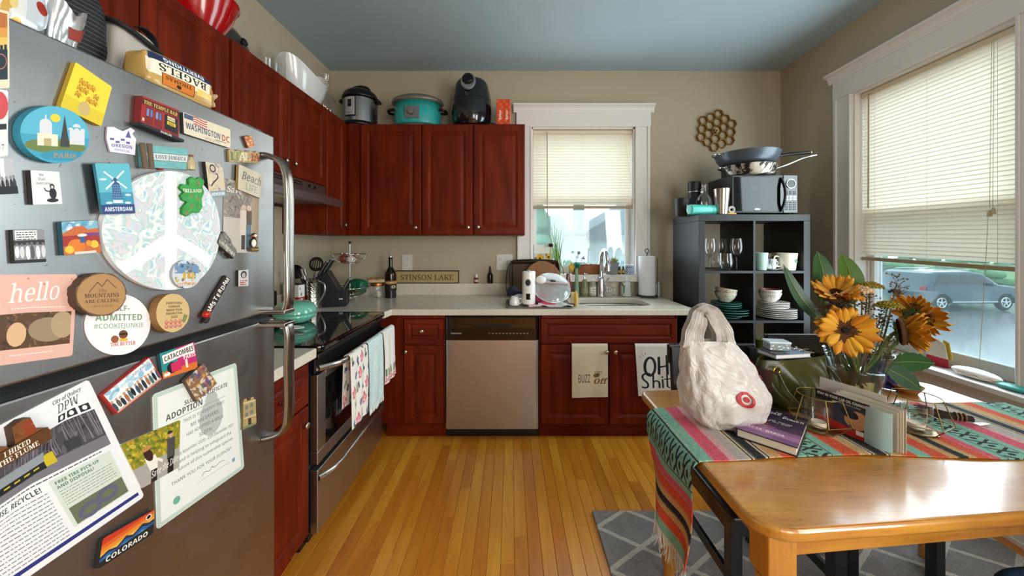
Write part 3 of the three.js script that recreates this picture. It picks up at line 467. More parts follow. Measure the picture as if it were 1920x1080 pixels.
// cushion with separate flat-projected print on the +z side
const planarUV = (g, w, h, y0 = 0) => { g = fix(g); const p = g.attributes.position, uv = g.attributes.uv; for (let i = 0; i < p.count; i++) uv.setXY(i, p.getX(i) / w + 0.5, (p.getY(i) - y0) / h); return g; };
{
  const tx = canvasTex(512, 320, (g, w, h) => { // bag lies upside down
    g.translate(w, h); g.rotate(PI); g.fillStyle = '#c8a05c'; g.fillRect(0, 0, w, h); g.fillStyle = '#f4ead2'; g.fillRect(60, 120, 420, 130); g.fillStyle = '#f0cf73'; g.fillRect(40, 90, 130, 60); g.fillStyle = '#1b2a55'; g.fillRect(30, 238, 440, 62); g.fillStyle = '#fff'; g.font = 'bold 48px sans-serif'; g.textAlign = 'center'; g.fillText('EVERYTHING', 250, 286); g.fillStyle = '#1a1613'; g.font = 'bold 84px serif'; g.fillText('BAGELS', 260, 226);
    g.fillStyle = '#d87a22'; g.fillRect(190, 60, 220, 92); g.strokeStyle = '#5b2c0a'; g.lineWidth = 5; g.strokeRect(190, 60, 220, 92); g.fillStyle = '#2d1708'; g.font = 'bold 40px serif'; g.fillText('THOMAS', 300, 140); g.beginPath(); g.arc(300, 88, 16, 0, 7); g.fill();
    g.strokeStyle = 'rgba(255,255,255,.5)'; g.lineWidth = 2; for (let i = 0; i < 40; i++) { g.beginPath(); const x = rr(0, w), y = rr(0, h); g.moveTo(x, y); g.lineTo(x + rr(-20, 20), y + rr(-20, 20)); g.stroke(); }
  });
  const t = thing('bagel_bag', 'bag of everything bagels lying upside down on the refrigerator', 'bag', [-0.785, FTOP, -0.815], LEFT - 0.08);
  mesh('bag', planarUV(pillow(0.155, 0.085, 0.07, 36, 24, 0.14, 3), 0.165, 0.085), phys(0xffffff, 0.28, { map: tx, clearcoat: 0.3 }), t);
  mesh('twisted_end', sheet((u, v) => { const a = u * 2 * PI, r = 0.03 - 0.02 * Math.sin(v * PI * 0.9) + 0.006 * Math.sin(a * 6); return V(0.068 + v * 0.02, 0.04 + Math.cos(a) * r, Math.sin(a) * r); }, 36, 6), phys(0xcdb48c, 0.25), t);
}
{
  const chipTex = canvasTex(512, 256, (g, w, h) => { g.fillStyle = '#e9e7e6'; g.fillRect(0, 0, w, h); g.fillStyle = '#cfd6df'; g.fillRect(330, 0, 182, h); for (let i = 0; i < 26; i++) { g.fillStyle = ['#e3bd6a', '#d9a84e', '#eed28c'][i % 3]; g.beginPath(); g.ellipse(rr(90, 300), rr(40, 256), rr(22, 42), rr(16, 30), rr(0, 3), 0, 7); g.fill(); } g.fillStyle = '#a3311f'; g.beginPath(); g.ellipse(425, 120, 40, 26, 0.3, 0, 7); g.fill(); });
  const a = thing('chip_bag', 'white foil bag of potato chips on the refrigerator', 'bag', [-0.79, FTOP, -0.535], LEFT);
  mesh('bag', planarUV(pillow(0.085, 0.09, 0.07, 30, 22, 0.22, 7), 0.1, 0.09), phys(0xffffff, 0.22, { map: chipTex, metalness: 0.15 }), a);
  const b = thing('snack_bag', 'open crumpled foil snack bag with red print on the refrigerator', 'bag', [-0.78, FTOP, -0.607], LEFT + 0.3);
  mesh('foil', cloth((u, v) => { const a = u * 2 * PI, r = 0.022 + 0.016 * v + 0.005 * Math.sin(a * 5 + v * 4), y = v * 0.078 + 0.012 * v * Math.sin(a * 3); return V(Math.cos(a) * r, y + 0.001, Math.sin(a) * r * 0.6); }, 28, 10, 0.0008), std(0xd9dcdf, 0.2, 0.7), b);
  mesh('print_patch', cloth((u, v) => { const a = PI * 0.3 + u * 0.8, q = 0.35 + v * 0.3, r = 0.0235 + 0.016 * q + 0.005 * Math.sin(a * 5 + q * 4); return V(Math.cos(a) * r, q * 0.078 + 0.012 * q * Math.sin(a * 3), Math.sin(a) * r * 0.62); }, 10, 4, 0.0006), std(0x8f3326, 0.5), b);
}
{
  const c = thing('lunch_bag', 'dark navy pinstriped insulated lunch bag on the refrigerator', 'bag', [-0.90, FTOP, -0.655], LEFT - 0.1);
  const tx = canvasTex(64, 512, (g, w, h) => { g.fillStyle = '#15161c'; g.fillRect(0, 0, w, h); g.fillStyle = '#77736a'; for (let i = 0; i < 22; i++) g.fillRect(0, 10 + i * 23, w, 2); });
  const body = pillow(0.19, 0.2, 0.13, 36, 26, 0.06, 2, 0.55); const p = body.attributes.position, uv = body.attributes.uv; for (let i = 0; i < p.count; i++) uv.setXY(i, 0.5, p.getY(i) / 0.2);
  mesh('shell', body, std(0xffffff, 0.55, 0, { map: tx }), c);
  mesh('zip_band', tube(Array.from({ length: 24 }, (_, i) => { const a = i / 24 * 2 * PI; return [Math.cos(a) * 0.075, 0.186, Math.sin(a) * 0.05]; }), 0.004, 48, 6, true), M.blackMat, c);
  const d = thing('tote_bag', 'light grey cloth bag with black loop handle on the refrigerator', 'bag', [-0.89, FTOP, -0.805], LEFT);
  mesh('cloth_body', pillow(0.1, 0.165, 0.1, 26, 18, 0.12, 9, 0.5), std(0xb4ada4, 0.85), d);
  mesh('binding', tube([[-0.045, 0.145, 0.046], [0, 0.13, 0.056], [0.045, 0.122, 0.046], [0.053, 0.126, 0], [0.04, 0.15, -0.04], [-0.03, 0.165, -0.03]], 0.006, 40, 8, true), M.blackMat, d);
  mesh('loop_handle', cloth((u, v) => { const a = v * PI * 1.25 - 0.3; return V(0.055 + Math.sin(a) * 0.03, 0.135 + Math.cos(a) * -0.028 + 0.03, -0.01 + (u - 0.5) * 0.018); }, 2, 18, 0.002), M.blackMat, d);
  const e = thing('frying_pan', 'small dark frying pan lying on the refrigerator', 'pan', [-0.93, FTOP, -0.985], LEFT);
  mesh('pan_body', lathe([[0.001, 0], [0.075, 0], [0.1, 0.035], [0.103, 0.037], [0.099, 0.037], [0.073, 0.004], [0.001, 0.004]], 36), std(0x23231f, 0.35, 0.3), e);
  mesh('rim', ring(0.102, 0.0022, 40, 6).rotateX(PI / 2).translate(0, 0.037, 0), std(0xcbb98a, 0.2, 1), e); mesh('handle', box(0.1, 0.012, 0.022, 0.05, 0.036, -0.13, 0.005), M.black, e);
}

// =====================================================================  LEFT COUNTER AND RANGE TOP
const CY0 = CT + 0.0008;
const glassDark = phys(0x2a1606, 0.06, { transmission: 0.35, thickness: 0.0, ior: 1.5 });
function bottleOf(pts, mat, name, label, cat, pos, n = 28) { const t = thing(name, label, cat, pos); mesh('glass_body', lathe(pts, n), mat, t); return t; }
{
  const t = bottleOf([[0.001, 0], [0.043, 0], [0.046, 0.004], [0.046, 0.185], [0.04, 0.21], [0.022, 0.238], [0.016, 0.255], [0.0155, 0.315], [0.017, 0.318], [0.017, 0.328], [0.001, 0.328]], glassDark, 'oil_bottle', 'dark oil bottle with pour spout on the counter', 'bottle', [-0.986, CY0, -2.885]);
  const lt = canvasTex(512, 256, (g, w, h) => { g.fillStyle = '#17110c'; g.fillRect(0, 0, w, h); g.fillStyle = '#a8702c'; g.fillRect(0, 16, w, 74); g.fillStyle = '#e8d9b0'; g.font = 'bold 42px serif'; for (const x of [30, 286]) g.fillText('OLIVE OIL', x, 68); g.fillStyle = '#c8c38a'; g.beginPath(); g.arc(150, 160, 36, 0, 7); g.fill(); g.fillStyle = '#27301c'; g.beginPath(); g.arc(150, 160, 18, 0, 7); g.fill(); });
  mesh('label', new THREE.CylinderGeometry(0.0466, 0.0466, 0.085, 32, 1, true).translate(0, 0.1, 0).rotateY(-1), std(0xffffff, 0.6, 0, { map: lt }), t);
  mesh('pour_spout', lathe([[0.009, 0.328], [0.009, 0.34], [0.005, 0.346], [0.004, 0.37], [0.001, 0.37]], 14), M.chrome, t);
}
{
  const t = thing('glass_jar', 'round glass jar of sachets with copper lid beside the oil bottle', 'jar', [-1.092, CY0, -2.88]);
  mesh('glass_body', lathe([[0.001, 0], [0.05, 0], [0.056, 0.006], [0.056, 0.085], [0.05, 0.098], [0.048, 0.098], [0.053, 0.085], [0.053, 0.008], [0.001, 0.005]], 32), M.glass, t);
  mesh('lid', lathe([[0.052, 0.096], [0.054, 0.098], [0.054, 0.118], [0.05, 0.12], [0.001, 0.12]], 32), std(0xa8693f, 0.35, 0.9), t);
  for (let i = 0; i < 9; i++) { const s = thing('tea_sachet', 'white paper sachet inside the glass jar', 'sachet', [-1.092 + rr(-0.026, 0.026), CY0 + 0.012 + i * 0.005, -2.88 + rr(-0.026, 0.026)], rr(0, 6), 'sachets in the glass jar'); mesh('paper', box(0.036, 0.003, 0.028, 0, 0, 0).rotateZ(rr(-0.5, 0.5)).rotateX(rr(-0.4, 0.4)), M.white, s); }
  const p = thing('bread_packet', 'small clear packet of rolls lying on the jar lid', 'packet', [-1.095, CY0 + 0.121, -2.88], 0.2); mesh('wrapper', pillow(0.15, 0.03, 0.07, 26, 14, 0.2, 4), phys(0xcdbb95, 0.3), p); for (const x of [-0.035, 0.015]) mesh('roll', new THREE.SphereGeometry(0.026, 14, 10).scale(1.2, 0.55, 1).translate(x, 0.028, 0.01), std(0xa9763c, 0.7), p);
}
{ // two tier wire fruit stand
  const t = thing('fruit_stand', 'two tier wire fruit basket with centre pole in the counter corner', 'basket', [-1.245, CY0, -2.72]);
  const wire = M.chrome, tier = (y, R, h, name) => { const gs = [ring(R, 0.003, 44, 6).rotateX(PI / 2).translate(0, y + h, 0), ring(R * 0.45, 0.002, 30, 5).rotateX(PI / 2).translate(0, y, 0), ring(R * 0.82, 0.0016, 40, 5).rotateX(PI / 2).translate(0, y + h * 0.45, 0)]; for (let i = 0; i < 22; i++) { const a = i / 22 * 2 * PI, c = Math.cos(a), s = Math.sin(a); gs.push(tube([[0, y, 0], [c * R * 0.45, y, s * R * 0.45], [c * R * 0.82, y + h * 0.45, s * R * 0.82], [c * R, y + h, s * R]], 0.0012, 10, 4)); } mesh(name, gs, wire, t); };
  tier(0.03, 0.145, 0.075, 'lower_basket'); tier(0.29, 0.125, 0.07, 'upper_basket');
  mesh('pole', [rod([0, 0.01, 0], [0, 0.44, 0], 0.0042, 10)], M.steel, t); mesh('finial', ball(0.011, 0, 0.448, 0, 12), M.black, t);
  for (let i = 0; i < 3; i++) { const a = i * 2.09 + 0.5; mesh('foot', rod([Math.cos(a) * 0.06, 0.03, Math.sin(a) * 0.06], [Math.cos(a) * 0.07, 0, Math.sin(a) * 0.07], 0.004), wire, t); }
  const put = (name, label, cat, geo, mat, x, y, z) => { const o = mesh(name, geo, mat); o.position.set(-1.245 + x, CY0 + y, -2.72 + z); return tag(o, label, cat); };
  put('produce_bag', 'crumpled green produce bag in the lower wire basket', 'bag', pillow(0.15, 0.13, 0.1, 34, 26, 0.35, 11, 0.7), phys(0x0f5a3c, 0.3), 0.03, 0.035, -0.045);
  const leafy = []; for (let i = 0; i < 46; i++) leafy.push(new THREE.SphereGeometry(rr(0.006, 0.013), 6, 4).scale(1.5, 0.5, 1).rotateZ(rr(-1, 1)).translate(rr(-0.045, 0.05), rr(0.0, 0.035), rr(-0.03, 0.03)));
  put('leafy_greens', 'bunch of wilted leafy greens in the lower wire basket', 'vegetable', leafy, std(0x59663a, 0.8), 0.055, 0.06, 0.055);
  put('bread_slice', 'pale folded paper napkin in the lower wire basket', 'napkin', cloth((u, v) => V((u - 0.5) * 0.08, 0.02 * Math.sin(u * 4) + v * 0.05, (v - 0.5) * 0.05), 8, 6, 0.0015), std(0xe6ddcc, 0.8), -0.05, 0.045, 0.06);
  put('red_onion', 'red onion in the upper wire basket', 'onion', lathe([[0.001, 0], [0.02, 0.002], [0.036, 0.025], [0.03, 0.05], [0.01, 0.062], [0.003, 0.075], [0.001, 0.076]], 20), phys(0x8b3a2c, 0.35), -0.035, 0.293, 0.02);
  put('garlic_bulb', 'white garlic bulb in the upper wire basket', 'garlic', sheet((u, v) => { const a = u * 2 * PI, b = v * PI, r = Math.sin(b) * (0.032 + 0.004 * Math.cos(a * 7)); return V(Math.cos(a) * r, 0.026 - Math.cos(b) * 0.026 + (v > 0.9 ? (v - 0.9) * 0.18 : 0), Math.sin(a) * r); }, 42, 18), std(0xe4dccb, 0.6), 0.03, 0.293, 0.045);
  put('red_onion', 'second small red onion beside the garlic in the upper basket', 'onion', lathe([[0.001, 0], [0.018, 0.002], [0.03, 0.022], [0.024, 0.044], [0.006, 0.055], [0.001, 0.06]], 20), phys(0x9c4a33, 0.35), 0.0, 0.293, -0.05);
}
{ // knife block
  const t = thing('knife_block', 'black slanted knife block full of steel handled knives', 'knife block', [-1.235, CY0, -2.5], 0.28);
  const s = shapeOf([[-0.085, 0], [0.065, 0], [0.075, 0.02], [0.075, 0.1], [0.02, 0.125], [-0.05, 0.25], [-0.125, 0.21]]);
  mesh('block', extrude(s, 0.12, 0.003).translate(0, 0, -0.06), std(0x0d0d12, 0.4), t);
  const bt = canvasTex(128, 64, (g) => { g.fillStyle = '#0d0d12'; g.fillRect(0, 0, 128, 64); g.fillStyle = '#e8e8e8'; g.fillRect(14, 14, 100, 36); g.fillStyle = '#111'; g.font = 'bold 26px sans-serif'; g.fillText('ZWIX', 30, 42); });
  mesh('badge', new THREE.PlaneGeometry(0.03, 0.013).translate(0.035, 0.055, 0.0605), std(0xffffff, 0.5, 0, { map: bt }), t);
  const addKnife = (x, y, z, len) => { const d = V(0.5, 0.87, 0).normalize(), side = V(0.87, -0.5, 0); const g = (w, th, l0, l1) => { const b = box(w, l1 - l0, th, 0, (l0 + l1) / 2, 0, 0.003); b.rotateZ(-Math.atan2(d.x, d.y)); return b.translate(x, y, z); }; const k = mesh('knife', g(0.02, 0.012, 0, len), M.black, t); mesh('rivet_strip', [g(0.006, 0.0135, len * 0.05, len * 0.97), g(0.021, 0.013, len * 0.9, len)], M.steel, k); };
  for (const [dx, dy] of [[-0.112, 0.217], [-0.082, 0.232]]) for (const z of [-0.035, 0, 0.035]) addKnife(dx, dy, z, 0.12);
  for (const z of [-0.04, -0.015, 0.012, 0.038]) addKnife(0.045, 0.112, z, 0.095);
}
{ // hammered steel pitcher with utensils
  const px = -1.35, pz = -2.385;
  const t = thing('steel_pitcher', 'hammered silver pitcher with curved handle on the counter', 'pitcher', [px, CY0, pz], 0);
  const ham = sheet((u, v) => { const a = u * 2 * PI, y = v * 0.2, r = 0.052 - 0.012 * Math.sin(v * PI) + (v > 0.9 ? (v - 0.9) * 0.08 : 0) + 0.0016 * Math.sin(a * 14 + (Math.round(v * 16) % 2) * PI) * Math.sin(v * 50); return V(Math.cos(a) * r, y, Math.sin(a) * r); }, 84, 40);
  mesh('body', [ham, cyl(0.05, 0.05, 0.003)], std(0xb8b2a6, 0.2, 1), t); mesh('handle', tube([[0.045, 0.185, 0], [0.085, 0.17, 0.005], [0.092, 0.12, 0.005], [0.06, 0.055, 0], [0.048, 0.045, 0]], 0.006, 28, 8), M.steel, t);
  const tool = (name, label, top, headGeo, mat, from) => { const o = thing(name, label, 'utensil', [px, CY0, pz], 0, 'utensils in the pitcher'); const a = V(...from), b = V(...top); mesh('handle', rod(a, b, 0.0055), mat, o); const h = headGeo(); h.applyQuaternion(new THREE.Quaternion().setFromUnitVectors(V(0, 1, 0), b.clone().sub(a).normalize())).translate(b.x, b.y, b.z); mesh('head', h, mat, o); };
  tool('ladle', 'black nylon ladle standing in the silver pitcher', [-0.075, 0.235, 0.02], () => sheet((u, v) => { const a = u * 2 * PI, b = v * 1.5; return V(Math.sin(b) * Math.cos(a) * 0.048, 0.02 + Math.sin(b) * Math.sin(a) * 0.048, 0.03 * (1 - Math.cos(b)) - 0.01); }, 28, 10), M.black, [0.01, 0.02, 0]);
  tool('slotted_spoon', 'round black slotted turner standing in the silver pitcher', [0.012, 0.245, -0.02], () => { const s = new THREE.Shape(); s.absarc(0, 0.055, 0.05, 0, 2 * PI); for (let i = 0; i < 5; i++) { const h = roundRect(-0.034 + i * 0.015, 0.025 + Math.abs(i - 2) * 0.006, -0.027 + i * 0.015, 0.085 - Math.abs(i - 2) * 0.006, 0.003, THREE.Path); s.holes.push(h); } return extrude(s, 0.004, 0.001); }, M.black, [-0.01, 0.02, 0.01]);
  tool('tongs', 'black handled steel tongs standing in the silver pitcher', [-0.03, 0.225, 0.035], () => merge([box(0.014, 0.05, 0.008, -0.009, 0.025, 0, 0.003), box(0.014, 0.05, 0.008, 0.009, 0.025, 0, 0.003)]), M.steel, [0.0, 0.02, 0.01]);
}
{
  const tt = canvasTex(256, 256, (g, w, h) => { g.fillStyle = '#ecebe8'; g.fillRect(0, 0, w, h); g.fillStyle = '#a82a1c'; g.fillRect(0, 120, w, 44); g.fillStyle = '#fff'; g.font = 'bold 30px serif'; g.fillText('Baker', 90, 152); g.fillStyle = '#222'; g.beginPath(); g.moveTo(90, 105); g.lineTo(118, 60); g.lineTo(146, 105); g.fill(); g.fillStyle = '#8a2f22'; g.beginPath(); g.arc(60, 35, 16, 0, 7); g.fill(); });
  const m = std(0xffffff, 0.6, 0, { map: tt });
  for (const [i, x, z, r] of [[0, -1.475, -2.36, 0.15], [1, -1.41, -2.32, -0.25]]) { const b = thing('tea_box', i ? 'white and red carton standing next to the silver pitcher' : 'white and red carton against the left wall behind the range', 'carton', [x, CY0, z], r, 'cartons beside the range'); mesh('carton', box(0.075, 0.17, 0.05, 0, 0.085, 0, 0.002), m, b); mesh('top_flap', box(0.076, 0.004, 0.051, 0, 0.172, 0), std(0x1c1a18, 0.6), b); }
  const RT = 0.8968, k = thing('glazed_pot', 'round teal glazed lidded pot on the cooktop', 'pot', [-1.2, RT, -1.955]);
  const glaze = phys(0x74c2a8, 0.12, { clearcoat: 0.8 }); mesh('pot_body', lathe([[0.001, 0], [0.06, 0], [0.075, 0.005], [0.1, 0.028], [0.108, 0.056], [0.001, 0.056]], 44), glaze, k); mesh('lid', lathe([[0.108, 0.0565], [0.105, 0.076], [0.092, 0.098], [0.062, 0.113], [0.02, 0.119], [0.001, 0.1195]], 44), glaze, k);
  const sp = mesh('spoon_rest', cloth((u, v) => { const a = u * 2 * PI, r = v; return V(Math.cos(a) * 0.05 * r * (1 + 0.3 * Math.max(0, Math.cos(a))), 0.004 + 0.012 * r * r, Math.sin(a) * 0.035 * r); }, 28, 8, 0.003), M.whiteGloss); sp.position.set(-1.1, RT, -1.76); tag(sp, 'small white spoon rest on the cooktop', 'spoon rest');
}
{ // on the upstand and the wall
  const st = canvasTex(1024, 210, (g, w, h) => { g.fillStyle = '#b79a66'; g.fillRect(0, 0, w, h); for (let i = 0; i < 1600; i++) { g.fillStyle = `rgba(${rnd() < 0.5 ? '90,60,30' : '225,200,150'},.08)`; g.fillRect(rr(0, w), rr(0, h), rr(3, 60), 2); } g.strokeStyle = '#241a12'; g.lineWidth = 16; g.strokeRect(4, 4, w - 8, h - 8); g.fillStyle = '#1d1712'; g.font = '118px serif'; g.textAlign = 'center'; g.textBaseline = 'middle'; g.fillText('STINSON LAKE', w / 2, h / 2 + 8, w - 90); });
  const s = thing('name_sign', 'tan wooden sign reading STINSON LAKE on the counter upstand', 'sign', [-0.717, CT + 0.1008, -3.012]); mesh('board', box(0.548, 0.111, 0.012, 0, 0.0555, 0, 0.003), std(0x2a1d12, 0.6), s); mesh('sign_face', new THREE.PlaneGeometry(0.543, 0.107).translate(0, 0.0555, 0.0065), std(0xffffff, 0.65, 0, { map: st }), s);
  const r = thing('nail_polish', 'tiny red bottle with white cap on the counter upstand', 'bottle', [-0.297, CT + 0.1008, -3.022]); mesh('bottle_body', cyl(0.0165, 0.0165, 0.05, 0, 0, 0, 18), phys(0x7e1f22, 0.25), r); mesh('label', cyl(0.0168, 0.0168, 0.02, 0, 0.012, 0, 18, true), std(0xd9b9b0, 0.6), r); mesh('cap', cyl(0.012, 0.01, 0.026, 0, 0.05, 0, 16), M.white, r);
  const d = thing('dropper_bottle', 'dark amber dropper bottle on the counter upstand', 'bottle', [-0.178, CT + 0.1008, -3.022]); mesh('bottle_body', lathe([[0.001, 0], [0.022, 0], [0.024, 0.003], [0.024, 0.07], [0.018, 0.085], [0.011, 0.09], [0.001, 0.09]], 22), phys(0x1a0f0a, 0.12), d); mesh('dropper_cap', lathe([[0.012, 0.09], [0.012, 0.108], [0.008, 0.112], [0.007, 0.135], [0.003, 0.148], [0.001, 0.148]], 16), M.black, d);
  const outlet = (o, x) => { for (const dy of [-0.026, 0.026]) { const f = mesh('socket', box(0.034, 0.03, 0.004, x, dy, 0.007, 0.004), std(0xdedad2, 0.4), o); mesh('slots', [box(0.003, 0.009, 0.002, x - 0.006, dy + 0.003, 0.0092), box(0.003, 0.008, 0.002, x + 0.006, dy + 0.003, 0.0092), cyl(0.0025, 0.0025, 0.002, 0, 0, 0, 8).rotateX(PI / 2).translate(x, dy - 0.007, 0.0082)], M.black, f); } };
  const plate = (label, x, y, w) => { const o = thing('wall_outlet', label, 'outlet', [x, y, -DB + 0.0005]); mesh('cover_plate', box(w, 0.135, 0.006, 0, 0, 0.003, 0.002), std(0xd8d4cc, 0.4), o); return o; };
  const a = plate('single white wall outlet above the wooden sign', -0.894, 1.169, 0.085); outlet(a, 0);
  const b = plate('double white wall outlet and switch beside the baking tray', -0.055, 1.172, 0.138); outlet(b, -0.032); mesh('switch_rocker', box(0.012, 0.026, 0.012, 0.034, 0, 0.009, 0.002), std(0xdedad2, 0.4), b); mesh('screw', [cyl(0.003, 0.003, 0.002, 0.034, 0.03, 0.005), cyl(0.003, 0.003, 0.002, 0.034, -0.03, 0.005)], M.steel, b);
}

// =====================================================================  SINK COUNTER AND WINDOW SILL
{ // drying mat and what lies on it
  const m = mesh('drying_mat', uvMetres(extrude(roundRect(-0.035, 2.395, 0.43, 2.76, 0.03), 0.009, 0.003).rotateX(-PI / 2)), std(0x6f6a66, 0.95)); m.position.y = CY0; tag(m, 'grey padded drying mat on the counter by the sink', 'mat');
  const MT = CY0 + 0.0096;
  const tray = thing('baking_tray', 'black rimmed baking tray leaning on the wall behind the drying mat', 'tray', [0.195, CY0, -2.885], 0);
  const trayGeo = (w, h) => steppedPanel(w, h, [[0, 0], [-0.004, 0.026], [0, 0.028], [0.006, 0.027], [0.02, 0.004], [0.024, 0.003]]).rotateX(-0.13).translate(0, h / 2 + 0.002, -0.03);
  const tilt = -0.22, lean = (g) => g.rotateX(tilt);
  mesh('pan', lean(steppedPanel(0.40, 0.295, [[0.014, 0], [0, 0.024], [0.003, 0.027], [0.008, 0.025], [0.022, 0.003]]).translate(0, 0.15, 0)), std(0x4a3a26, 0.4, 0.55), tray);
  mesh('rim', lean(tube([[-0.197, 0.006, 0.026], [-0.197, 0.28, 0.026], [-0.185, 0.295, 0.026], [0.185, 0.295, 0.026], [0.197, 0.28, 0.026], [0.197, 0.006, 0.026]], 0.0055, 60, 8)), std(0x17140f, 0.4, 0.4), tray);
  const t2 = thing('roasting_rack', 'dark wire cooling rack leaning behind the baking tray', 'rack', [0.2, CY0, -2.925], 0); mesh('frame', lean(tube([[-0.215, 0.005, 0], [-0.215, 0.27, 0], [-0.19, 0.29, 0], [0.2, 0.29, 0], [0.225, 0.27, 0], [0.225, 0.005, 0]], 0.0035, 60, 6, true)), M.black, t2); mesh('wires', Array.from({ length: 18 }, (_, i) => lean(rod([-0.205 + i * 0.0245, 0.006, 0], [-0.205 + i * 0.0245, 0.287, 0], 0.0012, 5))), M.black, t2);
  const bd = mesh('cutting_board', extrude((() => { const s = new THREE.Shape(); s.absarc(0, 0.15, 0.15, 0, 2 * PI); return s; })(), 0.016, 0.004, 2, 40).rotateX(-0.2), std(0xffffff, 0.6, 0, { map: rep(woodTex([120, 74, 40], [158, 104, 60], { fu: 30, fv: 3 }), 3, 3) })); bd.position.set(0.255, CY0, -2.825); tag(bd, 'round brown wooden board leaning on the baking tray', 'cutting board');
  const can = thing('water_filter', 'white cylindrical pitcher with dark round window on the drying mat', 'pitcher', [0.125, MT, -2.455], 0);
  mesh('body', lathe([[0.001, 0], [0.043, 0], [0.046, 0.004], [0.046, 0.23], [0.042, 0.238], [0.001, 0.239]], 36), M.whiteGloss, can); mesh('foot_ring', lathe([[0.047, 0.001], [0.0475, 0.012], [0.045, 0.014]], 36), std(0x3a3836, 0.5), can); mesh('lid_button', lathe([[0.012, 0.238], [0.012, 0.244], [0.001, 0.246]], 16), std(0x8fb2a6, 0.4), can);
  const onCyl = (r, a0, a1, y0, y1, round) => sheet((u, v) => { const a = round ? (u - 0.5) * 2 : 0; let x, y; if (round) { const t = u * 2 * PI; x = Math.cos(t) * v; y = Math.sin(t) * v; } else { x = u * 2 - 1; y = v * 2 - 1; } const q = (a0 + a1) / 2 + x * (a1 - a0) / 2; return V(Math.sin(q) * r, (y0 + y1) / 2 + y * (y1 - y0) / 2, Math.cos(q) * r); }, 24, 6);
  mesh('round_window', onCyl(0.0466, -0.58, 0.22, 0.142, 0.184, true), std(0x2c3138, 0.2), can); mesh('window_ring', onCyl(0.0463, -0.66, 0.3, 0.137, 0.189, true), std(0xb9b6b0, 0.4), can); mesh('display', onCyl(0.0466, -0.48, 0.16, 0.046, 0.088, false), M.blackGloss, can);
  const lid = thing('saucepan_lid', 'large glass pot lid with steel rim propped on the drying mat', 'lid', [0.29, MT, -2.50], -0.25);
  const lt = (g) => g.rotateX(0.72).rotateZ(-0.3).translate(0, 0.118, 0);
  mesh('glass_dome', lt(lathe([[0.128, 0], [0.122, 0.012], [0.08, 0.032], [0.03, 0.043], [0.001, 0.045]], 44)), phys(0xdfe7ea, 0.05, { transmission: 0.6, thickness: 0, metalness: 0.1 }), lid); mesh('rim', lt(ring(0.13, 0.0055, 60, 10).rotateX(PI / 2)), std(0xe6e6e8, 0.25, 0.8), lid); mesh('knob', lt(lathe([[0.01, 0.042], [0.01, 0.054], [0.02, 0.062], [0.018, 0.07], [0.001, 0.072]], 18)), M.black, lid);
  const ice = thing('ice_cream_scoop', 'white headed scoop with long pale handle across the pot lid', 'scoop', [0.225, MT + 0.16, -2.45], 0); mesh('handle', [rod([0, 0, 0], [0.17, -0.012, 0.01], 0.009, 12)], std(0xb6a6a4, 0.3, 0.4), ice); mesh('handle_end', ball(0.0095, 0.17, -0.012, 0.01), std(0xd8b7ae, 0.4), ice); mesh('head', new THREE.SphereGeometry(0.032, 18, 12).scale(1.15, 0.9, 0.8).translate(-0.016, 0.018, 0), M.white, ice);
  const col = thing('colander', 'small pink plastic strainer basket on the drying mat', 'strainer', [0.215, MT, -2.53], 0.3); mesh('basket', lathe([[0.001, 0.001], [0.04, 0.001], [0.044, 0.004], [0.058, 0.075], [0.061, 0.076], [0.058, 0.078], [0.041, 0.006], [0.001, 0.004]], 24), phys(0xd4527c, 0.35), col); mesh('rim_loop', tube([[0.055, 0.077, 0.02], [0.085, 0.079, 0.0], [0.055, 0.077, -0.02]], 0.003, 16, 6), phys(0xd4527c, 0.35), col);
  const con = mesh('storage_box', box(0.1, 0.03, 0.06, 0, 0.015, 0, 0.006), phys(0xcf2f48, 0.35)); con.position.set(0.255, MT, -2.44); tag(con, 'low red plastic lid box under the propped glass lid', 'box');
  const jug = mesh('milk_jug', [lathe([[0.001, 0], [0.033, 0], [0.037, 0.006], [0.034, 0.035], [0.024, 0.055], [0.025, 0.062], [0.022, 0.062], [0.031, 0.034], [0.033, 0.008], [0.001, 0.006]], 26), tube([[0.03, 0.048, 0], [0.055, 0.042, 0], [0.05, 0.018, 0], [0.034, 0.012, 0]], 0.004, 16, 6)], M.whiteGloss); jug.position.set(0.025, MT, -2.46); tag(jug, 'small white milk jug on the drying mat', 'jug');
  const cup = mesh('sauce_dish', lathe([[0.001, 0], [0.025, 0], [0.045, 0.02], [0.047, 0.02], [0.026, -0.0], [0.001, 0.004]], 24).rotateX(0.5).translate(0, 0.02, 0), M.whiteGloss); cup.position.set(0.065, MT + 0.002, -2.55); tag(cup, 'white sauce dish tipped over behind the milk jug', 'dish');
  const bow = mesh('dish_cloth', cloth((u, v) => V((u - 0.5) * 0.13, 0.045 + 0.025 * Math.sin(u * 5) * (1 - v) + 0.02 * Math.sin(v * 6 + u * 3), (v - 0.5) * 0.12), 18, 14, 0.003), std(0x1d2233, 0.9)); bow.position.set(0.035, MT + 0.022, -2.6); tag(bow, 'crumpled navy dish cloth behind the milk jug', 'cloth');
  const lap = mesh('soup_bowl', lathe([[0.001, 0], [0.03, 0], [0.06, 0.03], [0.065, 0.05], [0.062, 0.05], [0.057, 0.031], [0.028, 0.005], [0.001, 0.005]], 28).rotateX(PI).translate(0, 0.051, 0), std(0x4f4a48, 0.5)); lap.position.set(0.06, MT, -2.69); tag(lap, 'grey brown bowl turned upside down on the drying mat', 'bowl');
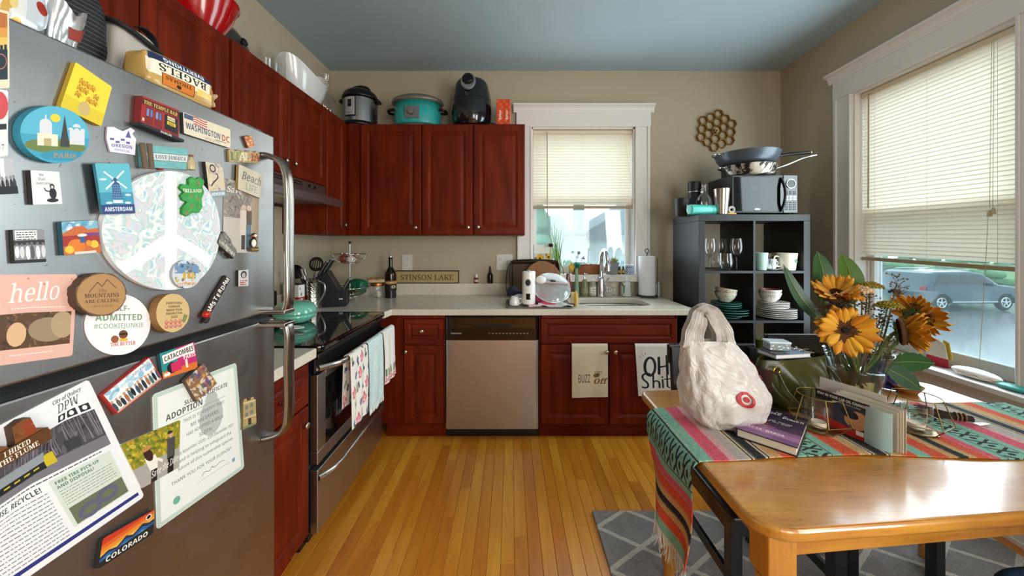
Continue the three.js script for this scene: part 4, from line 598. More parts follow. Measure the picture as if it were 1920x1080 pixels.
  const w = mesh('tea_towel', cloth((u, v) => V((u - 0.5) * 0.24 + v * 0.03, 0.006 + 0.012 * Math.max(0, Math.sin(u * 9 + v * 3)) + 0.012 * v, (0.5 - v) * 0.06), 34, 10, 0.004), std(0xd9d6d8, 0.9)); w.position.set(0.295, MT, -2.408); tag(w, 'white folded tea towel at the front of the drying mat', 'towel');
  const br = mesh('pastry_brush', [box(0.07, 0.014, 0.026, 0, 0.008, 0, 0.006), box(0.03, 0.012, 0.03, -0.045, 0.008, 0, 0.004)], phys(0xd9a7b4, 0.4)); br.position.set(0.175, MT, -2.402); br.rotation.y = 0.25; tag(br, 'pale pink silicone brush at the front of the drying mat', 'brush');
  const h = mesh('rolling_pin', [rod([0, 0.012, 0], [0.05, 0.012, 0.012], 0.012, 16), ring(0.008, 0.003, 16, 6).rotateY(PI / 2).translate(0.051, 0.012, 0.012)], std(0x6e5a4c, 0.4, 0.3)); h.position.set(0.385, MT, -2.425); tag(h, 'short dark handle lying at the corner of the drying mat', 'handle');
}
{ // yellow brush standing by the sink
  const b = thing('scrub_brush', 'yellow wooden scrub brush standing at the sink edge', 'brush', [0.452, CY0, -2.485], 0.2); const bris = []; for (let i = 0; i < 60; i++) bris.push(rod([-0.012 - 0.018, 0.012 + (i % 15) * 0.006, -0.012 + Math.floor(i / 15) * 0.008], [-0.006, 0.012 + (i % 15) * 0.006, -0.012 + Math.floor(i / 15) * 0.008], 0.0012, 4));
  mesh('wooden_back', sheet((u, v) => { const a = u * 2 * PI, y = v * 0.105, r = 0.021 * Math.pow(Math.sin(Math.max(0.02, Math.min(PI - 0.02, v * PI))), 0.4); return V(0.006 + Math.cos(a) * r * 0.75, y, Math.sin(a) * r); }, 20, 18), std(0xd9ac54, 0.6), b); mesh('bristles', bris, std(0xe0cc92, 0.8), b);
}
{ // things behind the sink
  const Z = -2.945, item = (name, label, cat, px, z = Z, turn = 0) => thing(name, label, cat, [(px - CX) * -z / F, CY0, z], turn);
  const v = item('bud_vase', 'slim rose tinted glass bottle with yellow blooms behind the sink', 'vase', 1065); mesh('glass_body', lathe([[0.001, 0], [0.032, 0], [0.034, 0.01], [0.028, 0.1], [0.016, 0.15], [0.014, 0.185], [0.017, 0.19], [0.012, 0.185], [0.026, 0.1], [0.03, 0.01], [0.001, 0.006]], 24), phys(0xa85a52, 0.08, { transmission: 0.5, thickness: 0 }), v);
  mesh('stem', [[0.03, 0.27], [0.045, 0.245], [0.015, 0.25]].map(([x, y]) => tube([[0, 0.05, 0], [0.004, 0.17, 0], [x, y, 0.01]], 0.0018, 10, 5)), std(0x6e8a3a, 0.7), v); mesh('bloom', [[0.03, 0.27], [0.045, 0.245], [0.015, 0.25], [0.035, 0.225], [0.02, 0.235]].map(([x, y]) => new THREE.SphereGeometry(0.012, 8, 6).scale(0.8, 1.5, 0.8).translate(x, y, 0.01)), std(0xe0b71e, 0.7), v);
  const d = item('dish_wand', 'pale green dish brush standing bristles up behind the sink', 'brush', 1081); mesh('handle', [lathe([[0.001, 0], [0.02, 0], [0.022, 0.01], [0.018, 0.1], [0.013, 0.2], [0.012, 0.235], [0.001, 0.236]], 20)], std(0x86ab8c, 0.5), d); const tu = []; for (let i = 0; i < 130; i++) { const y = 1 - 2 * (i + 0.5) / 130, r = Math.sqrt(1 - y * y), a = i * 2.4; tu.push(rod([0, 0.255, 0], [Math.cos(a) * r * 0.034, 0.258 + y * 0.03, Math.sin(a) * r * 0.034], 0.0014, 4)); } mesh('bristles', tu, std(0x3f9a86, 0.7), d);
  const pump = (t, y, mat) => { const p = mesh('pump', [cyl(0.011, 0.01, 0.02, 0, y, 0, 16), rod([0, y + 0.02, 0], [0, y + 0.04, 0], 0.0035), box(0.014, 0.009, 0.014, 0, y + 0.044, 0, 0.003), rod([0, y + 0.045, 0], [0.024, y + 0.04, 0.014], 0.0035)], mat, t); };
  const s1 = item('soap_dispenser', 'clear glass soap bottle with steel pump behind the sink', 'soap', 1096); mesh('glass_body', lathe([[0.001, 0], [0.029, 0], [0.031, 0.006], [0.031, 0.1], [0.022, 0.13], [0.012, 0.145], [0.001, 0.145]], 26), phys(0xc9c79a, 0.06, { transmission: 0.7, thickness: 0 }), s1); pump(s1, 0.145, M.chrome); mesh('label', cyl(0.0314, 0.0314, 0.045, 0, 0.025, 0, 26, true), std(0x8d8f6c, 0.6), s1);
  const lt = canvasTex(256, 128, (g, w, h) => { g.fillStyle = '#e9e4d6'; g.fillRect(0, 0, w, h); g.fillStyle = '#23211e'; g.fillRect(0, 6, w, 6); g.fillRect(0, 112, w, 6); g.font = 'bold 30px serif'; for (const x of [16, 144]) { g.fillText('HAND', x, 52); g.fillText('SOAP', x, 92); } });
  const s2 = item('soap_dispenser', 'clear soap bottle with white pump and black lettered label', 'soap', 1111); mesh('glass_body', lathe([[0.001, 0], [0.029, 0], [0.031, 0.006], [0.031, 0.095], [0.022, 0.118], [0.011, 0.13], [0.001, 0.13]], 26), phys(0xdcd7c4, 0.06, { transmission: 0.6, thickness: 0 }), s2); pump(s2, 0.13, M.white); mesh('label', cyl(0.0314, 0.0314, 0.07, 0, 0.015, 0, 26, true).rotateY(-0.6), std(0xffffff, 0.6, 0, { map: lt }), s2);
  const f = item('kitchen_faucet', 'chrome pull down kitchen faucet with high arched spout', 'faucet', 1127, -2.93); mesh('base', lathe([[0.001, 0], [0.034, 0], [0.034, 0.006], [0.03, 0.012], [0.028, 0.14], [0.022, 0.165], [0.001, 0.165]], 28), M.chrome, f);
  mesh('spout', tube([[0, 0.16, 0], [0, 0.3, 0], [0.004, 0.36, 0.02], [0.012, 0.385, 0.06], [0.018, 0.36, 0.1], [0.02, 0.3, 0.115]], 0.0165, 50, 14), M.chrome, f); mesh('spray_head', lathe([[0.001, 0], [0.025, 0], [0.027, 0.01], [0.022, 0.06], [0.0175, 0.09], [0.001, 0.09]], 24).rotateX(-0.1).translate(0.021, 0.212, 0.122), M.chrome, f); mesh('lever', [rod([0.02, 0.1, 0], [0.04, 0.1, 0], 0.011, 14), rod([0.038, 0.1, 0], [0.065, 0.155, 0.005], 0.005)], M.chrome, f);
  const c = item('sponge_caddy', 'chrome wire sponge caddy beside the faucet', 'caddy', 1141, -2.955); mesh('wire_frame', [0.0, 0.03, 0.06].map((y) => tube([[-0.045, y + 0.012, -0.025], [0.045, y + 0.012, -0.025], [0.05, y + 0.012, 0], [0.045, y + 0.012, 0.025], [-0.045, y + 0.012, 0.025], [-0.05, y + 0.012, 0]], 0.0018, 40, 5, true)).concat([-0.04, -0.02, 0, 0.02, 0.04].map((x) => tube([[x, 0.072, 0.026], [x, 0.012, 0.026], [x, 0.008, 0], [x, 0.012, -0.026], [x, 0.072, -0.026]], 0.0016, 16, 5)), [tube([[0.02, 0.07, -0.026], [0.03, 0.11, -0.02], [0.04, 0.12, -0.02], [0.035, 0.09, -0.01]], 0.0018, 16, 5), rod([-0.04, 0, 0.02], [-0.04, 0.012, 0.02], 0.002), rod([0.04, 0, 0.02], [0.04, 0.012, 0.02], 0.002), rod([-0.04, 0, -0.02], [-0.04, 0.012, -0.02], 0.002), rod([0.04, 0, -0.02], [0.04, 0.012, -0.02], 0.002)]), M.chrome, c);
  const bt = canvasTex(512, 256, (g, w, h) => { g.fillStyle = '#dfe5e0'; g.fillRect(0, 0, w, h); const leaf = (x, y, a, s) => { g.save(); g.translate(x, y); g.rotate(a); g.fillStyle = '#5f9433'; g.beginPath(); g.ellipse(0, -s / 2, s * 0.26, s * 0.6, 0, 0, 7); g.fill(); g.restore(); }; for (const [cx, d] of [[60, 1], [200, -1], [316, 1], [456, -1]]) { for (let i = 0; i < 5; i++) leaf(cx + d * i * 3, 230 - i * 36, d * (i % 2 ? 1.1 : -0.3), 50 - i * 3); } g.fillStyle = '#8d8a93'; for (const x of [130, 386]) { g.font = '26px serif'; g.textAlign = 'center'; g.fillText('lily', x, 110); g.fillRect(x - 22, 124, 44, 3); } });
  const l = item('lotion_bottle', 'clear bottle with green leaf print behind the sink', 'bottle', 1174, -2.95); mesh('bottle_body', lathe([[0.001, 0], [0.04, 0], [0.045, 0.005], [0.045, 0.085], [0.034, 0.115], [0.018, 0.13], [0.001, 0.131]], 30), phys(0xffffff, 0.25, { map: bt, transmission: 0.15, thickness: 0 }), l); mesh('cap', lathe([[0.016, 0.13], [0.016, 0.165], [0.012, 0.17], [0.001, 0.171]], 20), phys(0xe6ecee, 0.2), l);
  const p = item('paper_towel_holder', 'black wire paper towel stand on the counter end', 'holder', 1213, -2.9); const PR = 0.064;
  mesh('base_ring', [ring(0.082, 0.004, 40, 8).rotateX(PI / 2).translate(0, 0.012, 0), rod([-0.082, 0.012, 0], [0.082, 0.012, 0], 0.003), rod([0, 0.012, -0.082], [0, 0.012, 0.082], 0.003)], M.black, p); for (const [x, z] of [[-0.06, 0.055], [0.06, 0.055], [0, -0.082]]) mesh('foot', ball(0.007, x, 0.007, z, 10), M.black, p); mesh('rod', rod([0, 0.012, 0], [0, 0.365, 0], 0.0035), M.black, p); mesh('loop', ring(0.016, 0.0032, 24, 8).translate(0, 0.38, 0), M.black, p); mesh('tension_arm', tube([[0.082, 0.012, 0.01], [0.083, 0.2, 0.012], [0.086, 0.32, 0.0]], 0.0028, 20, 6), M.black, p);
  const r = item('paper_towel_roll', 'white paper towel roll on the black wire stand', 'paper towel', 1213, -2.9); r.position.y += 0.018; mesh('roll', lathe([[0.02, 0], [PR, 0], [PR + 0.001, 0.004], [PR, 0.316], [PR - 0.003, 0.32], [0.02, 0.32], [0.02, 0]], 40), std(0xeeeef0, 0.95, 0, { bumpMap: rep(fineNoise, 3, 3), bumpScale: 0.002 }), r); mesh('loose_sheet', cloth((u, v) => V(PR * 0.72 + 0.008 * u, 0.002 + v * 0.318, PR * 0.72 - u * 0.05), 4, 4, 0.0008), std(0xeeeef0, 0.95), r);
  const k = mesh('kitchen_timer', [box(0.03, 0.1, 0.03, 0, 0.05, 0, 0.006), rod([0, 0.1, 0], [0.012, 0.118, 0.0], 0.006)], M.white); k.position.set((1233 - CX) * 2.96 / F, CY0, -2.96); tag(k, 'small white spray bottle behind the paper towels', 'bottle');
}
{ // on the sill (stool top at W1.y0)
  const Y = W1.y0 + 0.001, Z = -3.0, at = (px, z = Z) => [(px - CX) * -z / F, Y, z];
  const ct = canvasTex(256, 256, (g, w, h) => { g.fillStyle = '#f2efe6'; g.fillRect(0, 0, w, h); g.fillStyle = '#dad4c4'; g.fillRect(0, 40, w, 216); g.fillStyle = '#57602b'; for (let i = 0; i < 40; i++) { g.beginPath(); g.ellipse(rr(20, 170), rr(90, 220), 20, 10, rr(0, 3), 0, 7); g.fill(); } for (const [x, y, r] of [[80, 130, 44], [126, 196, 34], [190, 110, 26]]) { g.fillStyle = '#e8b21c'; for (let i = 0; i < 14; i++) { g.save(); g.translate(x, y); g.rotate(i * 0.45); g.beginPath(); g.ellipse(0, -r * 0.72, r * 0.2, r * 0.4, 0, 0, 7); g.fill(); g.restore(); } g.fillStyle = '#4a2410'; g.beginPath(); g.arc(x, y, r * 0.4, 0, 7); g.fill(); } g.fillStyle = '#fff'; g.beginPath(); g.arc(170, 230, 46, 0, 7); g.fill(); });
  const c = thing('greeting_card', 'white greeting card with painted sunflowers on the sill', 'card', [0.285, Y, -3.045], 0.05); mesh('card_front', box(0.17, 0.25, 0.002, 0, 0.125, 0).rotateX(-0.1), std(0xffffff, 0.8, 0, { map: ct }), c); mesh('card_back', box(0.17, 0.25, 0.002, 0, 0.125, 0).rotateX(0.06).translate(0, 0, -0.028), M.white, c);
  const fl = thing('dried_flower', 'single dark maroon flower in a slim glass on the sill', 'flower', [0.325, Y, -2.985], 0); mesh('glass_body', lathe([[0.001, 0], [0.02, 0], [0.022, 0.1], [0.02, 0.1], [0.018, 0.004], [0.001, 0.004]], 18), M.glass, fl); mesh('stem', tube([[0, 0.005, 0], [0.004, 0.14, 0], [0.012, 0.235, 0]], 0.0018, 12, 5), std(0x4a5a2a, 0.8), fl); mesh('bloom', Array.from({ length: 26 }, (_, i) => { const y = 1 - 2 * (i + 0.5) / 26, r = Math.sqrt(1 - y * y), a = i * 2.4; return new THREE.SphereGeometry(0.008, 6, 5).scale(1, 0.6, 1).translate(0.012 + Math.cos(a) * r * 0.016, 0.245 + y * 0.013, Math.sin(a) * r * 0.016); }), std(0x3a0d12, 0.8), fl);
  const gp = thing('grass_plant', 'tall green scallion shoots growing in a glass on the sill', 'plant', at(1046), 0); mesh('glass_body', lathe([[0.001, 0], [0.034, 0], [0.036, 0.006], [0.038, 0.13], [0.035, 0.13], [0.032, 0.008], [0.001, 0.006]], 26), phys(0xe8efe2, 0.04, { transmission: 0.95, thickness: 0 }), gp);
  const blades = [[-0.09, 0.32, 0.0], [-0.065, 0.38, 0.01], [-0.03, 0.39, 0.0], [-0.01, 0.36, 0.02], [0.02, 0.33, 0.0], [0.045, 0.35, 0.01], [0.07, 0.29, 0.0], [-0.05, 0.26, 0.02], [0.03, 0.24, 0.02], [-0.075, 0.24, 0.0]];
  blades.forEach(([x, y, z], i) => mesh('shoot', cloth((u, v) => { const b = Math.sin(v * PI * 0.5); const w = 0.0062 * (1 - v * 0.85); return V(rr(0, 0) + (i - 5) * 0.004 + x * v * v * 0.75 + (u - 0.5) * w * 2, 0.01 + y * v * 1.12, z + 0.004 * Math.sin(v * 6 + i)); }, 2, 10, 0.0012), std([0x6f9a3e, 0x87ae4c, 0x4f7f34][i % 3], 0.6), gp)); mesh('white_bulbs', [-0.012, 0, 0.012].map((x) => lathe([[0.001, 0], [0.009, 0.006], [0.007, 0.06], [0.001, 0.07]], 10).translate(x, 0.008, 0)), std(0xe6e2c0, 0.6), gp);
  const pl = thing('wooden_planter', 'long wooden planter box with tiny succulents on the sill', 'planter', [(1098 - CX) * 3.0 / F, Y, -3.0], 0); mesh('trough', [box2(-0.12, 0.12, 0.002, 0.08, 0.028, 0.036), box2(-0.12, 0.12, 0.002, 0.08, -0.036, -0.028), box2(-0.12, -0.112, 0.002, 0.08, -0.028, 0.028), box2(0.112, 0.12, 0.002, 0.08, -0.028, 0.028), box2(-0.112, 0.112, 0, 0.01, -0.028, 0.028)].map((q) => uvMetres(q, 'x')), std(0xffffff, 0.7, 0, { map: rep(woodTex([118, 66, 28], [160, 98, 48], { fu: 20 }), 4, 4) }), pl); mesh('soil', box2(-0.112, 0.112, 0.01, 0.07, -0.028, 0.028), std(0x3a2a1c, 0.95), pl);
  const rosette = (r, n, col, x, y, z, name = 'succulent', par = pl) => { const gs = []; for (let i = 0; i < n; i++) { const a = i * 2.4, k = i / n, len = r * (0.5 + 0.5 * k); gs.push(new THREE.SphereGeometry(len * 0.5, 7, 5).scale(1, 0.35, 0.5).translate(len * 0.55, 0, 0).rotateZ(1.2 - k * 1.0).rotateY(a).translate(x, y, z)); } return mesh(name, gs, std(col, 0.6), par); };
  rosette(0.022, 12, 0x8a3a30, 0.005, 0.075, 0.0); rosette(0.018, 12, 0x5e2a2c, 0.045, 0.078, 0.01); rosette(0.022, 12, 0x9a4434, 0.085, 0.075, 0.0); rosette(0.014, 10, 0x7a6a4a, -0.06, 0.075, 0.0); mesh('sprig', [tube([[-0.04, 0.07, 0], [-0.035, 0.11, 0], [-0.02, 0.135, 0]], 0.0015, 8, 4), ...[0, 1, 2, 3].map((i) => ball(0.006, -0.02 + rr(-0.012, 0.012), 0.135 + rr(-0.01, 0.01), 0, 7))], std(0x5a3b45, 0.7), pl); mesh('seed_head', [tube([[-0.09, 0.07, 0], [-0.075, 0.13, 0.005], [-0.06, 0.175, 0.01]], 0.0016, 10, 5), ...Array.from({ length: 20 }, (_, i) => { const a = i * 2.4, y = 1 - 2 * (i + 0.5) / 20, r = Math.sqrt(1 - y * y); return ball(0.004, -0.06 + Math.cos(a) * r * 0.011, 0.18 + y * 0.011, 0.01 + Math.sin(a) * r * 0.011, 6); })], std(0x6e7c66, 0.8), pl);
  const gy = thing('succulent_pot', 'grey cement pot with pink tipped succulent on the sill', 'plant', [(1147 - CX) * 2.985 / F, Y, -2.985], 0); mesh('pot', lathe([[0.001, 0], [0.045, 0], [0.048, 0.004], [0.06, 0.1], [0.054, 0.1], [0.046, 0.03], [0.001, 0.03]], 30), std(0x8b8d8b, 0.9), gy); mesh('soil', cyl(0.052, 0.053, 0.004, 0, 0.084, 0, 24), std(0x43352a, 0.95), gy);
  const sp = []; for (let i = 0; i < 26; i++) { const a = i * 2.4, k = i / 26; sp.push(new THREE.ConeGeometry(0.008, 0.07 - k * 0.02, 6).translate(0, 0.035, 0).rotateZ(-(0.15 + k * 0.9)).rotateY(a).translate(0.018, 0.086, 0)); } mesh('spiky_leaves', sp, std(0x8f9c63, 0.6), gy); rosette(0.03, 16, 0xc07f6e, -0.014, 0.1, 0.02, 'rosette', gy);
  for (const [i, px, col] of [[0, 1161.5, 0x3a4a18], [1, 1168.5, 0x6b4a10]]) { const t = thing('essence_bottle', i ? 'tiny amber bottle with black cap on the sill' : 'tiny green bottle with black cap on the sill', 'bottle', at(px, -2.98), 0, 'tiny bottles on the sill'); mesh('bottle_body', lathe([[0.001, 0], [0.013, 0], [0.014, 0.003], [0.014, 0.042], [0.008, 0.05], [0.001, 0.05]], 16), phys(col, 0.15, { transmission: 0.2, thickness: 0 }), t); mesh('cap', cyl(0.0085, 0.0085, 0.016, 0, 0.05, 0, 14), M.black, t); mesh('label', cyl(0.0142, 0.0142, 0.02, 0, 0.012, 0, 16, true), std(0xb89a40, 0.6), t); }
  const bt = canvasTex(512, 128, (g, w, h) => { g.fillStyle = '#dfe6f0'; g.fillRect(0, 0, w, h); g.strokeStyle = '#274b8c'; g.lineWidth = 7; for (let i = -2; i < 14; i++) { g.beginPath(); g.moveTo(i * 43, 0); g.lineTo(i * 43 + 128, h); g.stroke(); g.beginPath(); g.moveTo(i * 43, h); g.lineTo(i * 43 + 128, 0); g.stroke(); } g.fillStyle = '#3b67ad'; for (let i = 0; i < 24; i++) { g.beginPath(); g.arc((i % 12) * 43 + 21, i < 12 ? 32 : 96, 9, 0, 7); g.fill(); } });
  const bp = thing('blue_pot', 'small blue and white patterned ceramic pot on the sill', 'pot', [(1180 - CX) * 2.985 / F, Y, -2.985], 0); mesh('pot_wall', new THREE.CylinderGeometry(0.039, 0.035, 0.078, 32, 1, true).translate(0, 0.039, 0), phys(0xffffff, 0.25, { map: bt }), bp); mesh('rim', [ring(0.0385, 0.002, 32, 6).rotateX(PI / 2).translate(0, 0.078, 0), cyl(0.0345, 0.036, 0.06, 0, 0.001, 0, 24)], M.whiteGloss, bp);
}
// =====================================================================  TOWELS
function towelOver(name, label, o) { // hangs over a bar or an edge; local x = width, front towards +z
  const t = thing(name, label, 'towel', o.pos, o.turn ?? 0, o.group); const { w, front, back, r = 0.012, wave = 0.006, taper = 0, s = 0 } = o;
  const L = front + back + PI * r, f = (u, v) => { const q = v * L; let y, z; if (q < front) { y = -(front - q); z = r; } else if (q < front + PI * r) { const a = (q - front) / r; y = r * Math.sin(a); z = r * Math.cos(a); } else { y = -(q - front - PI * r); z = -r; } const down = Math.max(0, -y); const fold = wave * Math.sin(u * (o.folds ?? 9) + s + down * 3) * Math.min(1, down * 7); const x = (u - 0.5) * w * (1 - taper * (1 - Math.min(1, down * 5))); return V(x + (o.shear ?? 0) * down, y + (o.hem ? o.hem * (u - 0.5) * Math.min(1, down * 4) : 0), z + Math.sign(z) * (Math.abs(fold) + 0.002)); };
  const g = cloth(f, 28, 44, 0.0022); mesh('cloth', g, std(0xffffff, 0.92, 0, { map: o.map, bumpMap: rep(fineNoise, 2, 4), bumpScale: 0.001 }), t);
  if (o.fringe) { const fr = []; for (let i = 0; i < 46; i++) { const u = (i + 0.5) / 46, p = f(u, 0); fr.push(tube([p, p.clone().add(V(rr(-0.003, 0.003), -0.012, 0.001)), p.clone().add(V(rr(-0.006, 0.006), -rr(0.022, 0.03), 0.002))], 0.0013, 4, 4)); } mesh('fringe', fr, std(0xe3eeea, 0.95), t); }
  return t;
}
const towelTex = (draw, bg = '#efe9df') => canvasTex(512, 1024, (g, w, h) => { g.fillStyle = bg; g.fillRect(0, 0, w, h); draw(g, w, h); });
const flower = (g, x, y, r, c) => { for (let k = 0; k < 14; k++) { g.fillStyle = c[k % c.length]; g.beginPath(); g.ellipse(x + Math.cos(k * 2.4) * r * (0.75 - k * 0.045), y + Math.sin(k * 2.4) * r * (0.75 - k * 0.045), r * 0.42, r * 0.32, k * 2.4, 0, 7); g.fill(); } };
const sprig = (g, x, y, a, s, c) => { g.save(); g.translate(x, y); g.rotate(a); g.strokeStyle = c; g.fillStyle = c; g.lineWidth = 3; g.beginPath(); g.moveTo(0, 0); g.lineTo(0, -s); g.stroke(); for (let i = 0; i < 5; i++) for (const d of [-1, 1]) { g.beginPath(); g.ellipse(d * s * 0.13, -s * (0.2 + i * 0.18), s * 0.07, s * 0.15, d * 0.8, 0, 7); g.fill(); } g.restore(); };
{
  const floral = towelTex((g, w, h) => { for (let j = 0; j < 9; j++) for (let i = 0; i < 4; i++) { const x = i * 130 + 60 + (j % 2) * 60, y = j * 118 + 50; if ((i + j) % 3 === 0) flower(g, x, y, 50, ['#d9808c', '#e7a2a8', '#c9606f', '#f0bcbd']); else if ((i + j) % 3 === 1) { sprig(g, x, y + 30, rr(-1, 1), 80, '#7d9150'); sprig(g, x + 30, y, rr(-2, 0), 60, '#2f3a58'); } else { flower(g, x, y, 28, ['#56709c', '#7d93b8', '#3d5580']); sprig(g, x, y, rr(1, 3), 60, '#38415c'); } } });
  const aqua = towelTex((g, w, h) => { for (let y = 0; y < h; y += 9) { g.fillStyle = ['#a9d3d4', '#e6f0ee', '#bfe0df'][(y / 9 | 0) % 3]; g.fillRect(0, y, w, 5); } for (let i = 0; i < 900; i++) { g.fillStyle = '#f1f6f5'; g.fillRect(rr(0, w), rr(0, h), rr(6, 30), 3); } }, '#d7e9e8');
  const border = towelTex((g, w, h) => { for (let i = 0; i < 7; i++) { flower(g, 40 + i * 75, h - 40, 34, ['#dd8d97', '#e9b0b4', '#cf6f7e']); sprig(g, 60 + i * 75, h - 70, rr(-0.5, 0.5), 90, i % 2 ? '#6f8a48' : '#49563f'); } for (let i = 0; i < 7; i++) { flower(g, 40 + i * 75, 30, 28, ['#dd8d97', '#e9b0b4']); } }, '#f0ece5');
  const bar = (d) => [RX + 0.066, 0.797, -d];
  towelOver('kitchen_towel', 'white towel printed with pink and blue flowers on the oven handle', { pos: bar(1.735), turn: LEFT, w: 0.19, front: 0.335, back: 0.24, r: 0.016, map: floral, folds: 8, wave: 0.008, group: 'towels on the oven handle' });
  towelOver('kitchen_towel', 'aqua and white woven fringed towel on the oven handle', { pos: bar(1.945), turn: LEFT, w: 0.2, front: 0.345, back: 0.2, r: 0.0165, map: aqua, folds: 6, wave: 0.006, fringe: true, s: 1, group: 'towels on the oven handle' });
  towelOver('kitchen_towel', 'plain white towel with flower border on the oven handle', { pos: bar(2.155), turn: LEFT, w: 0.19, front: 0.3, back: 0.2, r: 0.017, map: border, folds: 7, wave: 0.012, s: 2, shear: 0.05, group: 'towels on the oven handle' });
  // v = 0 is the front hem, so front text sits near the bottom of the texture
  const buzz = towelTex((g, w, h) => { const y = h * 0.76; g.fillStyle = '#4a3a2c'; g.font = '150px sans-serif'; g.save(); g.translate(84, y); g.scale(0.5, 1.2); g.fillText('BUZZ', 0, 0); g.restore(); g.strokeStyle = '#3b2a18'; g.lineWidth = 5; g.fillStyle = '#a8752a'; g.beginPath(); g.ellipse(350, y - 110, 44, 28, -0.2, 0, 7); g.fill(); g.stroke(); for (const x of [335, 355, 375]) { g.beginPath(); g.moveTo(x, y - 134); g.lineTo(x, y - 88); g.stroke(); } for (const a of [-0.5, 0.2, 0.9]) { g.beginPath(); g.ellipse(368 + a * 34, y - 150, 16, 34, a, 0, 7); g.stroke(); } g.fillStyle = '#8a5c18'; g.font = 'italic bold 116px serif'; g.fillText('Off', 300, y + 24); g.strokeStyle = '#5a3a10'; g.lineWidth = 2; g.strokeText('Off', 300, y + 24); }, '#e9dcc0');
  towelOver('kitchen_towel', 'cream towel reading BUZZ Off hung over the sink cabinet door', { pos: [(1105 - CX) * 2.39 / F, 0.6395, -2.391], w: 0.242, front: 0.345, back: 0.03, r: 0.0145, map: buzz, folds: 4, wave: 0.004, hem: 0.006 });
  const oh = towelTex((g, w, h) => { const y = h * 0.52; g.lineJoin = 'round'; g.lineCap = 'round'; const L = (pts, lw) => { g.lineWidth = lw; g.strokeStyle = '#1c1a1a'; g.beginPath(); pts.forEach(([a, b], i) => (i ? g.lineTo(a, b) : g.moveTo(a, b))); g.stroke(); }; g.strokeStyle = '#1c1a1a'; g.lineWidth = 36; g.beginPath(); g.ellipse(170, y, 66, 150, 0.06, 0, 7); g.stroke(); L([[290, y - 150], [282, y + 120]], 34); L([[392, y - 175], [386, y + 120]], 34); L([[286, y + 10], [388, y - 16]], 26); g.lineWidth = 26; const B = y + 130; g.beginPath(); g.moveTo(160, B - 10); g.bezierCurveTo(60, B - 40, 40, B + 60, 100, B + 110); g.bezierCurveTo(160, B + 170, 130, B + 250, 60, B + 210); g.stroke(); L([[205, B - 10], [200, B + 220]], 24); g.beginPath(); g.arc(240, B + 150, 38, PI, 2 * PI); g.lineTo(278, B + 220); g.stroke(); L([[320, B + 90], [320, B + 220]], 22); g.beginPath(); g.arc(320, B + 45, 13, 0, 7); g.fillStyle = '#1c1a1a'; g.fill(); L([[378, B + 10], [376, B + 200], [400, B + 220]], 22); L([[345, B + 80], [412, B + 70]], 18); L([[452, B - 10], [444, B + 150]], 26); g.beginPath(); g.arc(442, B + 208, 15, 0, 7); g.fill(); for (const [x, yy, a] of [[70, y - 150, 0.8], [95, y - 180, 0.5], [125, y - 200, 0.2], [430, y - 220, -0.3], [455, y - 205, -0.6]]) L([[x, yy], [x - Math.sin(a) * 40, yy - Math.cos(a) * 36]], 6); }, '#e4ded4');
  towelOver('kitchen_towel', 'white towel with bold black lettering hung over the right sink door', { pos: [(1227 - CX) * 2.39 / F, 0.6395, -2.391], w: 0.272, front: 0.335, back: 0.03, r: 0.0145, map: oh, folds: 5, wave: 0.005, shear: 0.06 });
}

